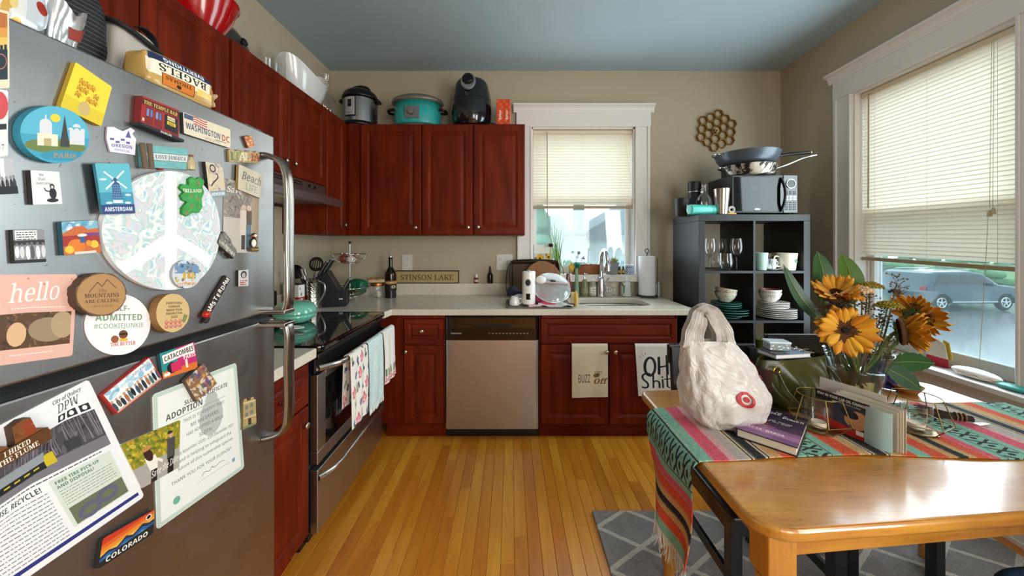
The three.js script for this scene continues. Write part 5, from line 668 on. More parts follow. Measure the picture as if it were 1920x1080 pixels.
// =====================================================================  ON THE CUBE SHELF
{
  const ST = SH.top + 0.0008, at = (px, d) => [(px - CX) * d / F, ST, -d];
  const t = thing('microwave_oven', 'black countertop microwave oven with curved door handle on the shelf', 'microwave', [1.784, ST, -2.475]);
  const w = 0.464, h = 0.272, dp = 0.3; for (const x of [-0.2, 0.2]) for (const z of [-0.25, -0.04]) mesh('foot', cyl(0.015, 0.015, 0.008, x, 0, z, 10), M.black, t);
  mesh('case', box2(-w / 2, w / 2, 0.008, 0.008 + h, -dp, -0.02, 0.006), std(0x0a0a0c, 0.35), t);
  const d = mesh('door', box2(-w / 2, w / 2 - 0.105, 0.01, 0.006 + h, -0.02, 0.004, 0.005), M.black, t);
  mesh('door_glass', box2(-w / 2 + 0.012, w / 2 - 0.14, 0.024, h - 0.008, 0.002, 0.0052, 0.001), phys(0x0a0d10, 0.05), d);
  const bt = canvasTex(128, 48, (g) => { g.fillStyle = '#0a0c0e'; g.fillRect(0, 0, 128, 48); g.fillStyle = '#d8dadb'; g.beginPath(); g.ellipse(64, 24, 60, 20, 0, 0, 7); g.fill(); g.fillStyle = '#0a0c0e'; g.font = 'bold 26px sans-serif'; g.textAlign = 'center'; g.fillText('OSTER', 64, 33, 100); });
  mesh('badge', new THREE.PlaneGeometry(0.046, 0.016).translate(-0.055, 0.038, 0.0056), std(0xffffff, 0.4, 0, { map: bt }), d);
  mesh('handle', [tube([[w / 2 - 0.122, 0.022, 0.006], [w / 2 - 0.118, 0.08, 0.03], [w / 2 - 0.114, 0.14, 0.036], [w / 2 - 0.118, 0.2, 0.03], [w / 2 - 0.122, 0.258, 0.006]], 0.009, 40, 10)], std(0x26272b, 0.2, 0.7), d);
  mesh('handle_recess', extrude((() => { const s = new THREE.Shape(); s.absellipse(w / 2 - 0.124, 0.14, 0.022, 0.118, 0, 2 * PI); return s; })(), 0.002, 0, 1, 30).translate(0, 0, 0.0045), M.blackGloss, d);
  const p = mesh('control_panel', box2(w / 2 - 0.104, w / 2, 0.01, 0.006 + h, -0.02, 0.003, 0.005), M.blackGloss, t);
  mesh('dial_ring', ring(0.031, 0.0035, 36, 10).translate(w / 2 - 0.052, 0.216, 0.006), M.chrome, p); mesh('display', extrude((() => { const s = new THREE.Shape(); s.absarc(0, 0, 0.028, 0, 2 * PI); return s; })(), 0.003, 0.0008, 1, 24).translate(w / 2 - 0.052, 0.216, 0.0025), std(0x10180f, 0.15), p);
  mesh('light_key', [0, 1, 2].flatMap((i) => [box(0.022, 0.012, 0.003, w / 2 - 0.08 + i * 0.028, 0.126, 0.004, 0.001), box(0.022, 0.012, 0.003, w / 2 - 0.08 + i * 0.028, 0.108, 0.004, 0.001)]), std(0xd7d8da, 0.4), p);
  mesh('dark_key', [0, 1, 2].flatMap((i) => [0.16, 0.146, 0.085, 0.069, 0.053, 0.037].map((y) => box(0.018, 0.01, 0.003, w / 2 - 0.08 + i * 0.028, y, 0.004, 0.001))), std(0x2e3034, 0.4), p);
  // pans on the microwave
  const MY = ST + 0.008 + 0.272 + 0.0008;
  const a = thing('saute_pan', 'stained steel saute pan with loop handle under the wok', 'pan', [(1402 - CX) * 2.6 / F, MY, -2.6]);
  const stain = dataTex(256, 64, (u, v) => { const k = tn(u, v, 14, 10, 3) + 0.6 * tn(u, v, 40, 30, 5); return k > 0.02 ? [168, 160, 146] : [58 + 60 * k, 50 + 50 * k, 40 + 40 * k]; });
  mesh('pan_wall', lathe([[0.001, 0], [0.155, 0], [0.168, 0.012], [0.176, 0.08], [0.179, 0.081], [0.173, 0.081], [0.164, 0.014], [0.001, 0.006]], 48), std(0xffffff, 0.4, 0.6, { map: rep(stain, 2, 1) }), a);
  mesh('long_handle', tube([[0.165, 0.055, 0.04], [0.24, 0.085, 0.075], [0.33, 0.125, 0.115], [0.39, 0.135, 0.135]], 0.0065, 30, 8), M.chrome, a); mesh('loop_handle', tube([[-0.165, 0.06, 0.04], [-0.205, 0.068, 0.035], [-0.215, 0.07, 0.0], [-0.2, 0.066, -0.03], [-0.165, 0.06, -0.04]], 0.005, 24, 8), M.chrome, a);
  const b = thing('wok_pan', 'dark grey nonstick wok with black handle stacked on the steel pan', 'pan', [(1400 - CX) * 2.6 / F, MY + 0.0818, -2.6]);
  mesh('pan_wall', lathe([[0.001, 0], [0.13, 0], [0.165, 0.012], [0.195, 0.05], [0.208, 0.09], [0.212, 0.091], [0.203, 0.091], [0.188, 0.05], [0.16, 0.016], [0.001, 0.006]], 52), std(0x4d565f, 0.32, 0.35), b);
  mesh('handle', [tube([[0.2, 0.07, 0.05], [0.24, 0.075, 0.062], [0.29, 0.077, 0.08], [0.375, 0.078, 0.11]], 0.0115, 30, 10)], M.black, b); mesh('handle_tip', ball(0.011, 0.38, 0.078, 0.112, 12), M.chrome, b); mesh('helper_handle', tube([[-0.2, 0.075, 0.04], [-0.235, 0.085, 0.035], [-0.245, 0.088, 0.0], [-0.235, 0.085, -0.035], [-0.2, 0.075, -0.04]], 0.005, 24, 8), M.chrome, b);
  const c = thing('pan_lid', 'small steel lid with black knob resting on the wok', 'lid', [(1432 - CX) * 2.6 / F, MY + 0.0818 + 0.0915, -2.6]); mesh('lid_disc', lathe([[0.001, 0.022], [0.03, 0.02], [0.07, 0.008], [0.088, 0], [0.09, 0.002], [0.07, 0.011], [0.03, 0.024], [0.001, 0.026]], 36), M.steel, c); mesh('knob', lathe([[0.008, 0.024], [0.008, 0.034], [0.022, 0.04], [0.02, 0.048], [0.001, 0.05]], 18), M.black, c);
  // left end of the shelf top
  const k = mesh('black_tumbler', [lathe([[0.001, 0], [0.05, 0], [0.056, 0.13], [0.053, 0.132], [0.048, 0.006], [0.001, 0.004]], 30)], std(0x0d0d10, 0.5)); k.position.set(...at(1280, 2.62)); tag(k, 'wide matte black tumbler at the shelf end', 'tumbler');
  const th = thing('thermos_flask', 'tall black thermos flask with steel ring on the shelf', 'flask', at(1302, 2.74)); mesh('flask_body', lathe([[0.001, 0], [0.044, 0], [0.046, 0.004], [0.046, 0.195], [0.001, 0.195]], 30), std(0x0c0c0e, 0.45), th); mesh('steel_ring', cyl(0.0464, 0.0464, 0.005, 0, 0.195, 0, 30), M.steel, th); mesh('lid', lathe([[0.046, 0.2], [0.046, 0.27], [0.043, 0.276], [0.001, 0.277]], 30), std(0x0c0c0e, 0.45), th);
  const g = thing('swing_top_bottle', 'clear glass growler bottle with wire swing top', 'bottle', at(1320, 2.56)); mesh('glass_body', lathe([[0.001, 0], [0.05, 0], [0.054, 0.005], [0.054, 0.1], [0.046, 0.13], [0.02, 0.165], [0.014, 0.185], [0.014, 0.212], [0.018, 0.216], [0.018, 0.226], [0.013, 0.226], [0.012, 0.185], [0.018, 0.163], [0.043, 0.13], [0.051, 0.1], [0.051, 0.008], [0.001, 0.006]], 32), M.glass, g); mesh('wire_bail', [tube([[-0.018, 0.2, 0], [-0.03, 0.19, 0.015], [-0.028, 0.165, 0.025]], 0.0018, 12, 6), ring(0.0165, 0.0018, 20, 6).rotateX(PI / 2).translate(0, 0.2, 0)], M.steel, g); mesh('stopper', ball(0.009, -0.03, 0.166, 0.026, 12), M.white, g);
  const w2 = thing('water_bottle', 'turquoise water bottle lying on its side on the shelf', 'bottle', [(1316 - CX) * 2.495 / F, ST + 0.036, -2.495], 0.18); mesh('bottle_body', lathe([[0.001, -0.1], [0.03, -0.1], [0.0355, -0.094], [0.0355, 0.062], [0.03, 0.066], [0.001, 0.066]], 30).rotateZ(-PI / 2), phys(0x4fc3b4, 0.3), w2); mesh('cap', lathe([[0.032, 0.064], [0.0358, 0.067], [0.0358, 0.096], [0.031, 0.1], [0.001, 0.1]], 30).rotateZ(-PI / 2), phys(0x58cdbe, 0.3), w2);
  const s = thing('steel_tumbler', 'tapered stainless steel tumbler in front of the microwave', 'tumbler', at(1353, 2.49)); mesh('cup', lathe([[0.001, 0], [0.036, 0], [0.038, 0.004], [0.052, 0.18], [0.05, 0.182], [0.047, 0.178], [0.035, 0.008], [0.001, 0.006]], 36), std(0xb8b0a6, 0.22, 1), s); mesh('lid', cyl(0.049, 0.049, 0.006, 0, 0.178, 0, 30), M.steelDark, s);
  const tp = thing('tape_roll', 'small roll of clear tape standing beside the steel tumbler', 'tape', [(1371 - CX) * 2.47 / F, ST + 0.034, -2.468], 0.0); mesh('roll', [ring(0.02, 0.0065, 30, 10), ring(0.012, 0.003, 24, 8)], std(0xa9a79c, 0.4), tp); const st = mesh('stapler', box(0.062, 0.012, 0.02, 0, 0.006, 0, 0.004), std(0xd8a320, 0.4)); st.position.set((1371 - CX) * 2.47 / F, ST, -2.468); tag(st, 'small yellow tape measure lying under the tape roll', 'tape measure');
  const wg = thing('drinking_glass', 'short glass tumbler behind the turquoise bottle', 'glass', at(1296, 2.53)); mesh('glass_body', lathe([[0.001, 0], [0.028, 0], [0.033, 0.075], [0.031, 0.075], [0.026, 0.006], [0.001, 0.006]], 24), M.glass, wg);
}
{ // row 1, left: glasses
  const Y = SH.rows[0] + 0.0008, wine = (label, px, d, k = 1) => { const t = thing('wine_glass', label, 'glass', [(px - CX) * d / F, Y, -d], 0, 'wine glasses on the shelf'); mesh('foot', lathe([[0.001, 0], [0.035, 0], [0.035, 0.0015], [0.01, 0.005], [0.004, 0.01], [0.0035, 0.085], [0.006, 0.095], [0.001, 0.096]], 28), M.glass, t); mesh('bowl', lathe([[0.001, 0.095], [0.016, 0.1], [0.036, 0.13], [0.041, 0.16], [0.037, 0.2], [0.032, 0.225], [0.031, 0.225], [0.0355, 0.2], [0.0395, 0.16], [0.0345, 0.132], [0.015, 0.102], [0.001, 0.098]], 32), M.glass, t); };
  wine('stemmed wine glass nearest the shelf divider', 1381, 2.49); wine('stemmed wine glass against the left side of the shelf', 1331, 2.5); wine('stemmed wine glass at the back of the glass shelf', 1352, 2.7);
  const tum = (label, px, d) => { const t = thing('stemless_glass', label, 'glass', [(px - CX) * d / F, Y, -d], 0, 'stemless glasses on the shelf'); mesh('glass_body', lathe([[0.001, 0], [0.026, 0], [0.034, 0.006], [0.05, 0.04], [0.051, 0.06], [0.043, 0.12], [0.0415, 0.12], [0.049, 0.06], [0.048, 0.041], [0.033, 0.01], [0.001, 0.007]], 36), M.glass, t); };
  tum('round stemless glass in front of the wine glasses', 1360, 2.5); tum('stemless glass behind the front stemless glass', 1343, 2.61);
  // row 1, right: cups
  const at = (px, d) => [(px - CX) * d / F, Y, -d];
  const mug = (name, label, px, d, R, h, mat, turn, r0 = 0.8) => { const t = thing(name, label, 'mug', at(px, d), turn); mesh('cup', lathe([[0.001, 0], [R * r0, 0], [R * r0 + 0.003, 0.004], [R, h], [R - 0.004, h + 0.001], [R * r0 - 0.002, 0.008], [0.001, 0.007]], 34), mat, t); mesh('handle', tube([[R * 0.95, h * 0.8, 0], [R * 1.45, h * 0.8, 0], [R * 1.55, h * 0.5, 0], [R * 1.3, h * 0.25, 0], [R * 0.86, h * 0.22, 0]], 0.0055, 24, 8), mat, t); return t; };
  mug('mint_mug', 'mint green fluted tumbler cup on the shelf', 1427, 2.5, 0.042, 0.125, phys(0xa9cfc0, 0.35), 2.6, 0.72); mug('brown_mug', 'speckled brown mug behind the small flowered cup', 1460, 2.66, 0.05, 0.12, phys(0xa89272, 0.5), -2.9);
  mug('tan_mug', 'tan mug behind the mint tumbler', 1433, 2.68, 0.046, 0.115, phys(0xb8a184, 0.5), 2.2);
  const big = mug('cream_mug', 'large cream mug with round green emblem on the shelf', 1476, 2.5, 0.06, 0.122, phys(0xeee4d0, 0.3), PI, 0.74);
  mesh('emblem', [ring(0.0125, 0.0022, 26, 6).scale(1, 1, 0.3), ring(0.0075, 0.0013, 20, 6).scale(1, 1, 0.3), ball(0.004, 0, 0, 0, 8).scale(1, 1, 0.3)].map((g) => g.rotateX(-0.12).rotateY(0.38).translate(0.0225, 0.068, 0.0522).rotateY(-PI)), std(0x1f6a48, 0.5), big);
  const ft = canvasTex(512, 128, (g, w, h) => { g.fillStyle = '#eceae4'; g.fillRect(0, 0, w, h); for (let i = 0; i < 16; i++) { flower(g, i * 34 + 10, 40 + (i % 3) * 26, 13, ['#6f79a8', '#8f96bd', '#4d5890']); sprig(g, i * 34 + 26, 80, rr(-1, 1), 26, '#7d8a6a'); } });
  const fc = thing('flowered_cup', 'small white cup with blue flowers standing on a saucer', 'cup', at(1445, 2.5)); fc.position.y += 0.008; mesh('cup', lathe([[0.001, 0], [0.024, 0], [0.032, 0.012], [0.036, 0.072], [0.034, 0.072], [0.03, 0.014], [0.001, 0.006]], 32), phys(0xffffff, 0.3, { map: ft }), fc); mesh('handle', tube([[0.034, 0.055, 0], [0.05, 0.052, 0], [0.048, 0.03, 0], [0.032, 0.022, 0]], 0.003, 18, 6), M.whiteGloss, fc);
  const sa = mesh('saucer', lathe([[0.001, 0], [0.03, 0], [0.06, 0.012], [0.061, 0.013], [0.03, 0.0045], [0.001, 0.0045]], 36), M.whiteGloss); sa.position.set(...at(1446, 2.503)); tag(sa, 'white saucer under the flowered cup', 'saucer');
}
{ // row 2: plates and bowls
  const Y = SH.rows[1] + 0.0008; const plate = (name, label, x, y, z, R, mat, group) => { const p = mesh(name, lathe([[0.001, 0], [R * 0.6, 0], [R * 0.66, 0.002], [R * 0.97, 0.012], [R, 0.0135], [R * 0.98, 0.0155], [R * 0.64, 0.0055], [0.001, 0.0045]], 48), mat); p.position.set(x, y, z); tag(p, label, 'plate', group); };
  const teal = phys(0x35706a, 0.3), tealRim = phys(0x6aa79b, 0.3), white = phys(0xe9e2da, 0.28);
  const xl = (1363 - CX) * 2.56 / F, xr = (1452 - CX) * 2.56 / F; let y = Y;
  const ord = ['bottom', 'second', 'third', 'fourth', 'fifth', 'sixth', 'seventh'];
  for (let i = 0; i < 4; i++, y += 0.0172) plate('dinner_plate', `${ord[i]} large teal dinner plate of the teal stack${i ? ' counted from below' : ''}`, xl + (i === 0 ? -0.01 : 0.012), y, -2.56, i === 0 ? 0.1 : 0.128, i % 2 ? teal : tealRim, 'teal plates on the shelf');
  for (let i = 0; i < 3; i++, y += 0.0146) plate('salad_plate', `small teal salad plate ${['under the others', 'between two others', 'right under the bowls'][i]} in the teal stack`, xl - 0.012, y, -2.555, 0.1, i % 2 ? tealRim : teal, 'teal plates on the shelf');
  const yl = y; y = Y; for (let i = 0; i < 5; i++, y += 0.0135) plate('dinner_plate', `${ord[i]} large white dinner plate of the white stack${i ? ' counted from below' : ''}`, xr + 0.006, y, -2.56, 0.128, white, 'white plates on the shelf');
  for (let i = 0; i < 4; i++, y += 0.011) plate('salad_plate', `${ord[i]} small white salad plate above the large white plates`, xr - 0.014, y, -2.555, 0.098, white, 'white plates on the shelf');
  const yr = y; const pat = (c) => canvasTex(512, 128, (g, w, h) => { g.fillStyle = '#d8cfc2'; g.fillRect(0, 0, w, h); g.lineWidth = 3; for (let i = 0; i < 320; i++) { g.strokeStyle = c[i % c.length]; const x = rr(0, w), yy = rr(0, h); g.beginPath(); g.moveTo(x, yy); g.lineTo(x + rr(-18, 18), yy + rr(-24, 24)); g.stroke(); } });
  const pa = pat(['#8a6f4c', '#c9b05f', '#9fae9d', '#f2efe8', '#b08a5a']), pb = pat(['#8fa6ac', '#f4f2ee', '#b06a66', '#9aa0a0', '#e9e4dc']);
  const bowl = (label, x, yy, z, tex, tilt) => { const b = thing('patterned_bowl', label, 'bowl', [x, yy, z], 0, 'patterned bowls on the plates'); b.rotation.z = tilt; mesh('outer', lathe([[0.001, 0], [0.03, 0], [0.034, 0.004], [0.058, 0.03], [0.069, 0.058], [0.0705, 0.07]], 40), phys(0xffffff, 0.35, { map: tex }), b); mesh('red_lining', lathe([[0.0705, 0.07], [0.0685, 0.07], [0.066, 0.058], [0.055, 0.031], [0.03, 0.007], [0.001, 0.006]], 40), phys(0x8e3a2c, 0.3), b); };
  bowl('lower ochre patterned bowl on the teal plates', xl - 0.02, yl + 0.002, -2.55, pa, -0.05); bowl('upper ochre patterned bowl tilted on its twin', xl - 0.022, yl + 0.03, -2.55, pa, -0.16); bowl('lower grey patterned bowl on the white plates', xr - 0.04, yr + 0.002, -2.55, pb, 0); bowl('upper grey patterned bowl with red lining', xr - 0.04, yr + 0.0245, -2.55, pb, 0);
  const gb = mesh('green_bowl', lathe([[0.001, 0], [0.06, 0], [0.066, 0.006], [0.068, 0.1], [0.065, 0.1], [0.062, 0.01], [0.001, 0.008]], 36), phys(0x5a5c1e, 0.4)); gb.position.set((1435 - CX) * 2.55 / F, SH.rows[2] + 0.0008, -2.55); gb.scale.y = 1.9; tag(gb, 'olive green canister on the third shelf', 'canister');
}
{ // hexagon wall clock
  const t = thing('wall_clock', 'gold honeycomb wall clock of hexagon cells', 'clock', [(1343 - CX) * 3.02 / F, EYE + (457 - 245) * 3.02 / F, -DB + 0.001], 0); t.rotation.z = -0.12;
  const R = 0.0415, hex = (x, y) => { const s = new THREE.Shape(), h = new THREE.Path(); for (let i = 0; i < 6; i++) { const a = i * PI / 3; s[i ? 'lineTo' : 'moveTo'](x + Math.cos(a) * R, y + Math.sin(a) * R); } s.closePath(); for (let i = 0; i < 6; i++) { const a = -i * PI / 3; h[i ? 'lineTo' : 'moveTo'](x + Math.cos(a) * R * 0.83, y + Math.sin(a) * R * 0.83); } h.closePath(); s.holes.push(h); return extrude(s, 0.03, 0.001, 1); };
  const gold = std(0x9b7742, 0.4, 0.75); for (let q = -2; q <= 2; q++) for (let r = -2; r <= 2; r++) if (Math.abs(q + r) <= 2 && !(q === 0 && r === 0)) mesh('hexagon_cell', hex(q * 1.5 * R * 0.985, (r + q / 2) * Math.sqrt(3) * R * 0.985), gold, t);
  mesh('movement', [cyl(0.02, 0.02, 0.024, 0, 0, 0, 20).rotateX(PI / 2)], std(0xb79b6a, 0.5), t); mesh('hour_hand', [box(0.006, 0.075, 0.002, 0, 0.034, 0.027).rotateZ(2.62)], M.black, t); mesh('minute_hand', [box(0.005, 0.11, 0.002, 0, 0.05, 0.029).rotateZ(1.62)], M.black, t);
}

// =====================================================================  RUG, TABLE, CHAIRS
{
  const tex = dataTex(1024, 1024, (u, v) => { // 0.66 m x 0.43 m of trellis, repeated
    const X = u * 2, Y = v * 2; const a = Math.abs((((X + Y) % 1) + 1) % 1 - 0.5), b = Math.abs((((X - Y) % 1) + 1) % 1 - 0.5); const wob = 0.012 * tn(u, v, 60, 60); const line = Math.min(a, b) + wob < 0.055; const n = 26 * tn(u, v, 200, 200, 2) + 20 * tn(u, v, 420, 420, 5) + 10 * tn(u, v, 20, 20, 8); return line ? [222 + n, 213 + n, 199 + n] : [158 + n, 151 + n, 147 + n]; });
  const rg = thing('area_rug', 'grey rug with pale diamond trellis under the table', 'rug', [0, 0.0006, 0]); const pile = uvMetres(box2(0.402, 2.16, 0, 0.0115, -1.74, 0.35, 0.003)); const uv = pile.attributes.uv, p = pile.attributes.position; for (let i = 0; i < uv.count; i++) uv.setXY(i, (p.getX(i) - 0.402) / 0.66 + 0.25, (-p.getZ(i) - 1.53) / 0.43 + 0.25); const bt = dataTex(512, 512, (u, v) => { const k = 128 + 110 * tn(u, v, 260, 260) + 60 * tn(u, v, 120, 120, 3); return [k, k, k]; }, false); bt.repeat.set(2, 2);
  mesh('pile', pile, std(0xffffff, 1, 0, { map: tex, bumpMap: bt, bumpScale: 0.008 }), rg);
}
const TT = 0.72;
const tableWood = woodTex([172, 104, 28], [206, 146, 54], { fu: 30, fv: 3, fine: 0.5, w: 1024, h: 1024, fleck: 0.08, s: 4 });
M.table = phys(0xffffff, 0.3, { map: rep(tableWood, 1.1, 0.9), clearcoat: 0.8, clearcoatRoughness: 0.12 });
const tc = [[0.535, 1.466], [0.528, 0.741], [1.832, 0.848], [1.83, 1.567]];   // corners: x, depth
{
  const t = thing('dining_table', 'honey oak dining table with rounded corners and turned legs', 'table', [1.18, 0, -1.15]);
  const loc = tc.map(([x, d]) => V2(x - 1.18, -(d - 1.15))), s = new THREE.Shape(), n = 4, R = [0.04, 0.1, 0.08, 0.06];
  loc.forEach((c, i) => { const a = loc[(i + n - 1) % n], b = loc[(i + 1) % n], p = c.clone().lerp(a, R[i] / c.distanceTo(a)), q = c.clone().lerp(b, R[i] / c.distanceTo(b)); if (!i) s.moveTo(p.x, -p.y); else s.lineTo(p.x, -p.y); s.quadraticCurveTo(c.x, -c.y, q.x, -q.y); }); s.closePath();
  mesh('tabletop', uvMetres(extrude(s, 0.032, 0.011, 5, 14).rotateX(-PI / 2).translate(0, TT - 0.032, 0), 'x'), M.table, t);
  const ins = (i, k) => { const c = V2(0, 0); loc.forEach((p) => c.add(p)); c.multiplyScalar(0.25); const d = c.clone().sub(loc[i]); return loc[i].clone().add(V2(Math.sign(d.x) * k, Math.sign(d.y) * k)); };
  for (let i = 0; i < 4; i++) { const a = ins(i, 0.085), b = ins((i + 1) % 4, 0.085), d = b.clone().sub(a), g = box(d.length() - 0.05, 0.085, 0.02, 0, TT - 0.032 - 0.0425, 0, 0.002).rotateY(-Math.atan2(d.y, d.x)); mesh('apron', uvMetres(g.translate((a.x + b.x) / 2, 0, (a.y + b.y) / 2), 'x'), M.table, t); }
  for (let i = 0; i < 4; i++) { const a = ins(i, 0.085), y = 0.0125, g = [box(0.066, 0.13, 0.066, 0, TT - 0.032 - 0.065, 0, 0.004), lathe([[0.018, y], [0.022, y + 0.004], [0.022, 0.05], [0.027, 0.09], [0.03, 0.13], [0.034, 0.145], [0.036, 0.16], [0.03, 0.175], [0.031, 0.19], [0.035, 0.2], [0.035, 0.22], [0.028, 0.235], [0.03, 0.35], [0.033, 0.5], [0.03, 0.535], [0.036, 0.545], [0.034, 0.56]], 24)]; mesh('leg', g.map((q) => uvMetres(q).translate(a.x, 0, a.y)), M.table, t); }
}
// dark chairs: local +z = the way the sitter faces
M.chair = phys(0x0e1018, 0.34, { clearcoat: 0.3 });
function makeChair(label, pos, turn, o = {}) {
  const t = thing('dining_chair', label, 'chair', pos, turn, 'dark dining chairs'), w = 0.38, d = 0.4, sh = 0.465, top = o.top ?? 0.885;
  mesh('seat', box2(-w / 2, w / 2, sh - 0.024, sh, -d / 2, d / 2 + 0.01, 0.01), M.chair, t); mesh('seat_rail', [box2(-w / 2 + 0.02, w / 2 - 0.02, sh - 0.08, sh - 0.025, d / 2 - 0.035, d / 2 - 0.015), box2(-w / 2 + 0.012, -w / 2 + 0.03, sh - 0.08, sh - 0.025, -d / 2 + 0.02, d / 2 - 0.02), box2(w / 2 - 0.03, w / 2 - 0.012, sh - 0.08, sh - 0.025, -d / 2 + 0.02, d / 2 - 0.02), box2(-w / 2 + 0.02, w / 2 - 0.02, sh - 0.08, sh - 0.025, -d / 2 + 0.012, -d / 2 + 0.03)], M.chair, t);
  for (const s of [-1, 1]) { mesh('leg', box2(s * (w / 2 - 0.042), s * (w / 2 - 0.004), 0.0125, sh - 0.024, d / 2 - 0.045, d / 2 - 0.006, 0.003), M.chair, t); const p = [[-d / 2 - 0.05, 0.0125], [-d / 2 - 0.015, 0.0125], [-d / 2 + 0.034, sh - 0.05], [-d / 2 - 0.02, top - 0.01], [-d / 2 - 0.05, top - 0.01], [-d / 2 - 0.002, sh - 0.03]]; mesh('leg', extrude(shapeOf(p), 0.034, 0.002).rotateY(-PI / 2).translate(s * (w / 2 - 0.02) + 0.017, 0, 0), M.chair, t); mesh('stretcher', box2(s * (w / 2 - 0.028), s * (w / 2 - 0.01), 0.22, 0.252, -d / 2 + 0.0, d / 2 - 0.03, 0.003), M.chair, t); }
  const back = (y) => -d / 2 + 0.01 - 0.05 * (y - sh) / (top - sh); mesh('top_rail', box(w + 0.006, 0.085, 0.022, 0, top - 0.042, back(top - 0.04) - 0.012, 0.006).rotateX(0), M.chair, t); mesh('lower_rail', box(w - 0.06, 0.03, 0.018, 0, sh + 0.09, back(sh + 0.09), 0.003), M.chair, t); for (const x of [-0.1, -0.05, 0, 0.05, 0.1]) mesh('back_slat', rod([x, sh + 0.1, back(sh + 0.1)], [x, top - 0.08, back(top - 0.08) - 0.008], 0.009, 8), M.chair, t);
  if (o.pad) mesh('seat_pad', pillow(w - 0.02, 0.06, d - 0.02, 30, 14, 0.02, 3, 0.3).translate(0, sh, 0), std(0x1f4a6e, 0.9), t);
  return t;
}
makeChair('dark navy chair tucked under the far side behind the shopping bag', [0.89, 0, -1.32], 0, {});
makeChair('dark navy chair behind the green handbag', [1.49, 0, -1.55], 0, { top: 0.87 });
makeChair('dark chair with blue seat pad under the near table edge', [1.38, 0, -0.72], PI + 0.06, { pad: true });

// =====================================================================  RUNNER ACROSS THE TABLE
const runTex = canvasTex(2048, 512, (g, w, h) => { // u runs along the runner's length (1.75 m): stripes across its length
  g.fillStyle = '#c9b491'; g.fillRect(0, 0, w, h);
  const C = { cr: '#cdbb9c', gy: '#b3aaa4', bk: '#1b1c22', or: '#d9512f', pk: '#d7546a', lp: '#dca2a4', te: '#7fb5a0', sa: '#cf9f66' };
  const motif = (x0, x1) => { const cx = (x0 + x1) / 2, wd = x1 - x0; g.fillStyle = C.bk; g.fillRect(x0, 0, 4, h); g.fillRect(x1 - 4, 0, 4, h); for (let y = -20; y < h + 40; y += 64) { g.lineWidth = 10; g.strokeStyle = C.bk; g.beginPath(); g.moveTo(x0 + 8, y); g.lineTo(cx, y + 30); g.lineTo(x1 - 8, y + 6); g.stroke(); g.beginPath(); g.moveTo(x0 + 10, y + 44); g.lineTo(cx - 4, y + 26); g.lineTo(x1 - 12, y + 46); g.stroke(); g.fillStyle = C.bk; g.beginPath(); g.ellipse(cx, y + 56, wd * 0.13, 9, 0, 0, 7); g.fill(); } };
  const seq = [['te', 46], ['or', 56], ['sa', 30], ['bk', 34], ['sa', 26], ['or', 44], ['pk', 34], ['te', 26], ['M', 96], ['te', 30], ['pk', 60], ['lp', 26], ['gy', 44], ['b2', 22], ['bk', 40], ['b2', 22], ['sa', 40], ['or', 50], ['te', 44], ['M', 96], ['te', 36], ['or', 60], ['sa', 34], ['b2', 20], ['bk', 40], ['b2', 20], ['sa', 36], ['or', 46]];
  let x = 0, i = 0; while (x < w) { const [k, wd] = seq[i++ % seq.length]; if (k === 'M') { g.fillStyle = C.te; g.fillRect(x, 0, wd, h); motif(x, x + wd); } else if (k === 'b2') { g.fillStyle = C.cr; g.fillRect(x, 0, wd, h); g.fillStyle = C.bk; g.fillRect(x + wd * 0.4, 0, wd * 0.25, h); } else { g.fillStyle = C[k]; g.fillRect(x, 0, wd, h); g.globalAlpha = 0.5; g.fillStyle = C.cr; g.fillRect(x + 3, 0, 3, h); g.globalAlpha = 1; } x += wd; }
  for (let k = 0; k < 26000; k++) { g.fillStyle = rnd() < 0.5 ? 'rgba(255,240,215,.16)' : 'rgba(30,20,20,.14)'; g.fillRect(rr(0, w), rr(0, h), rr(1, 4), rr(2, 9)); }
});
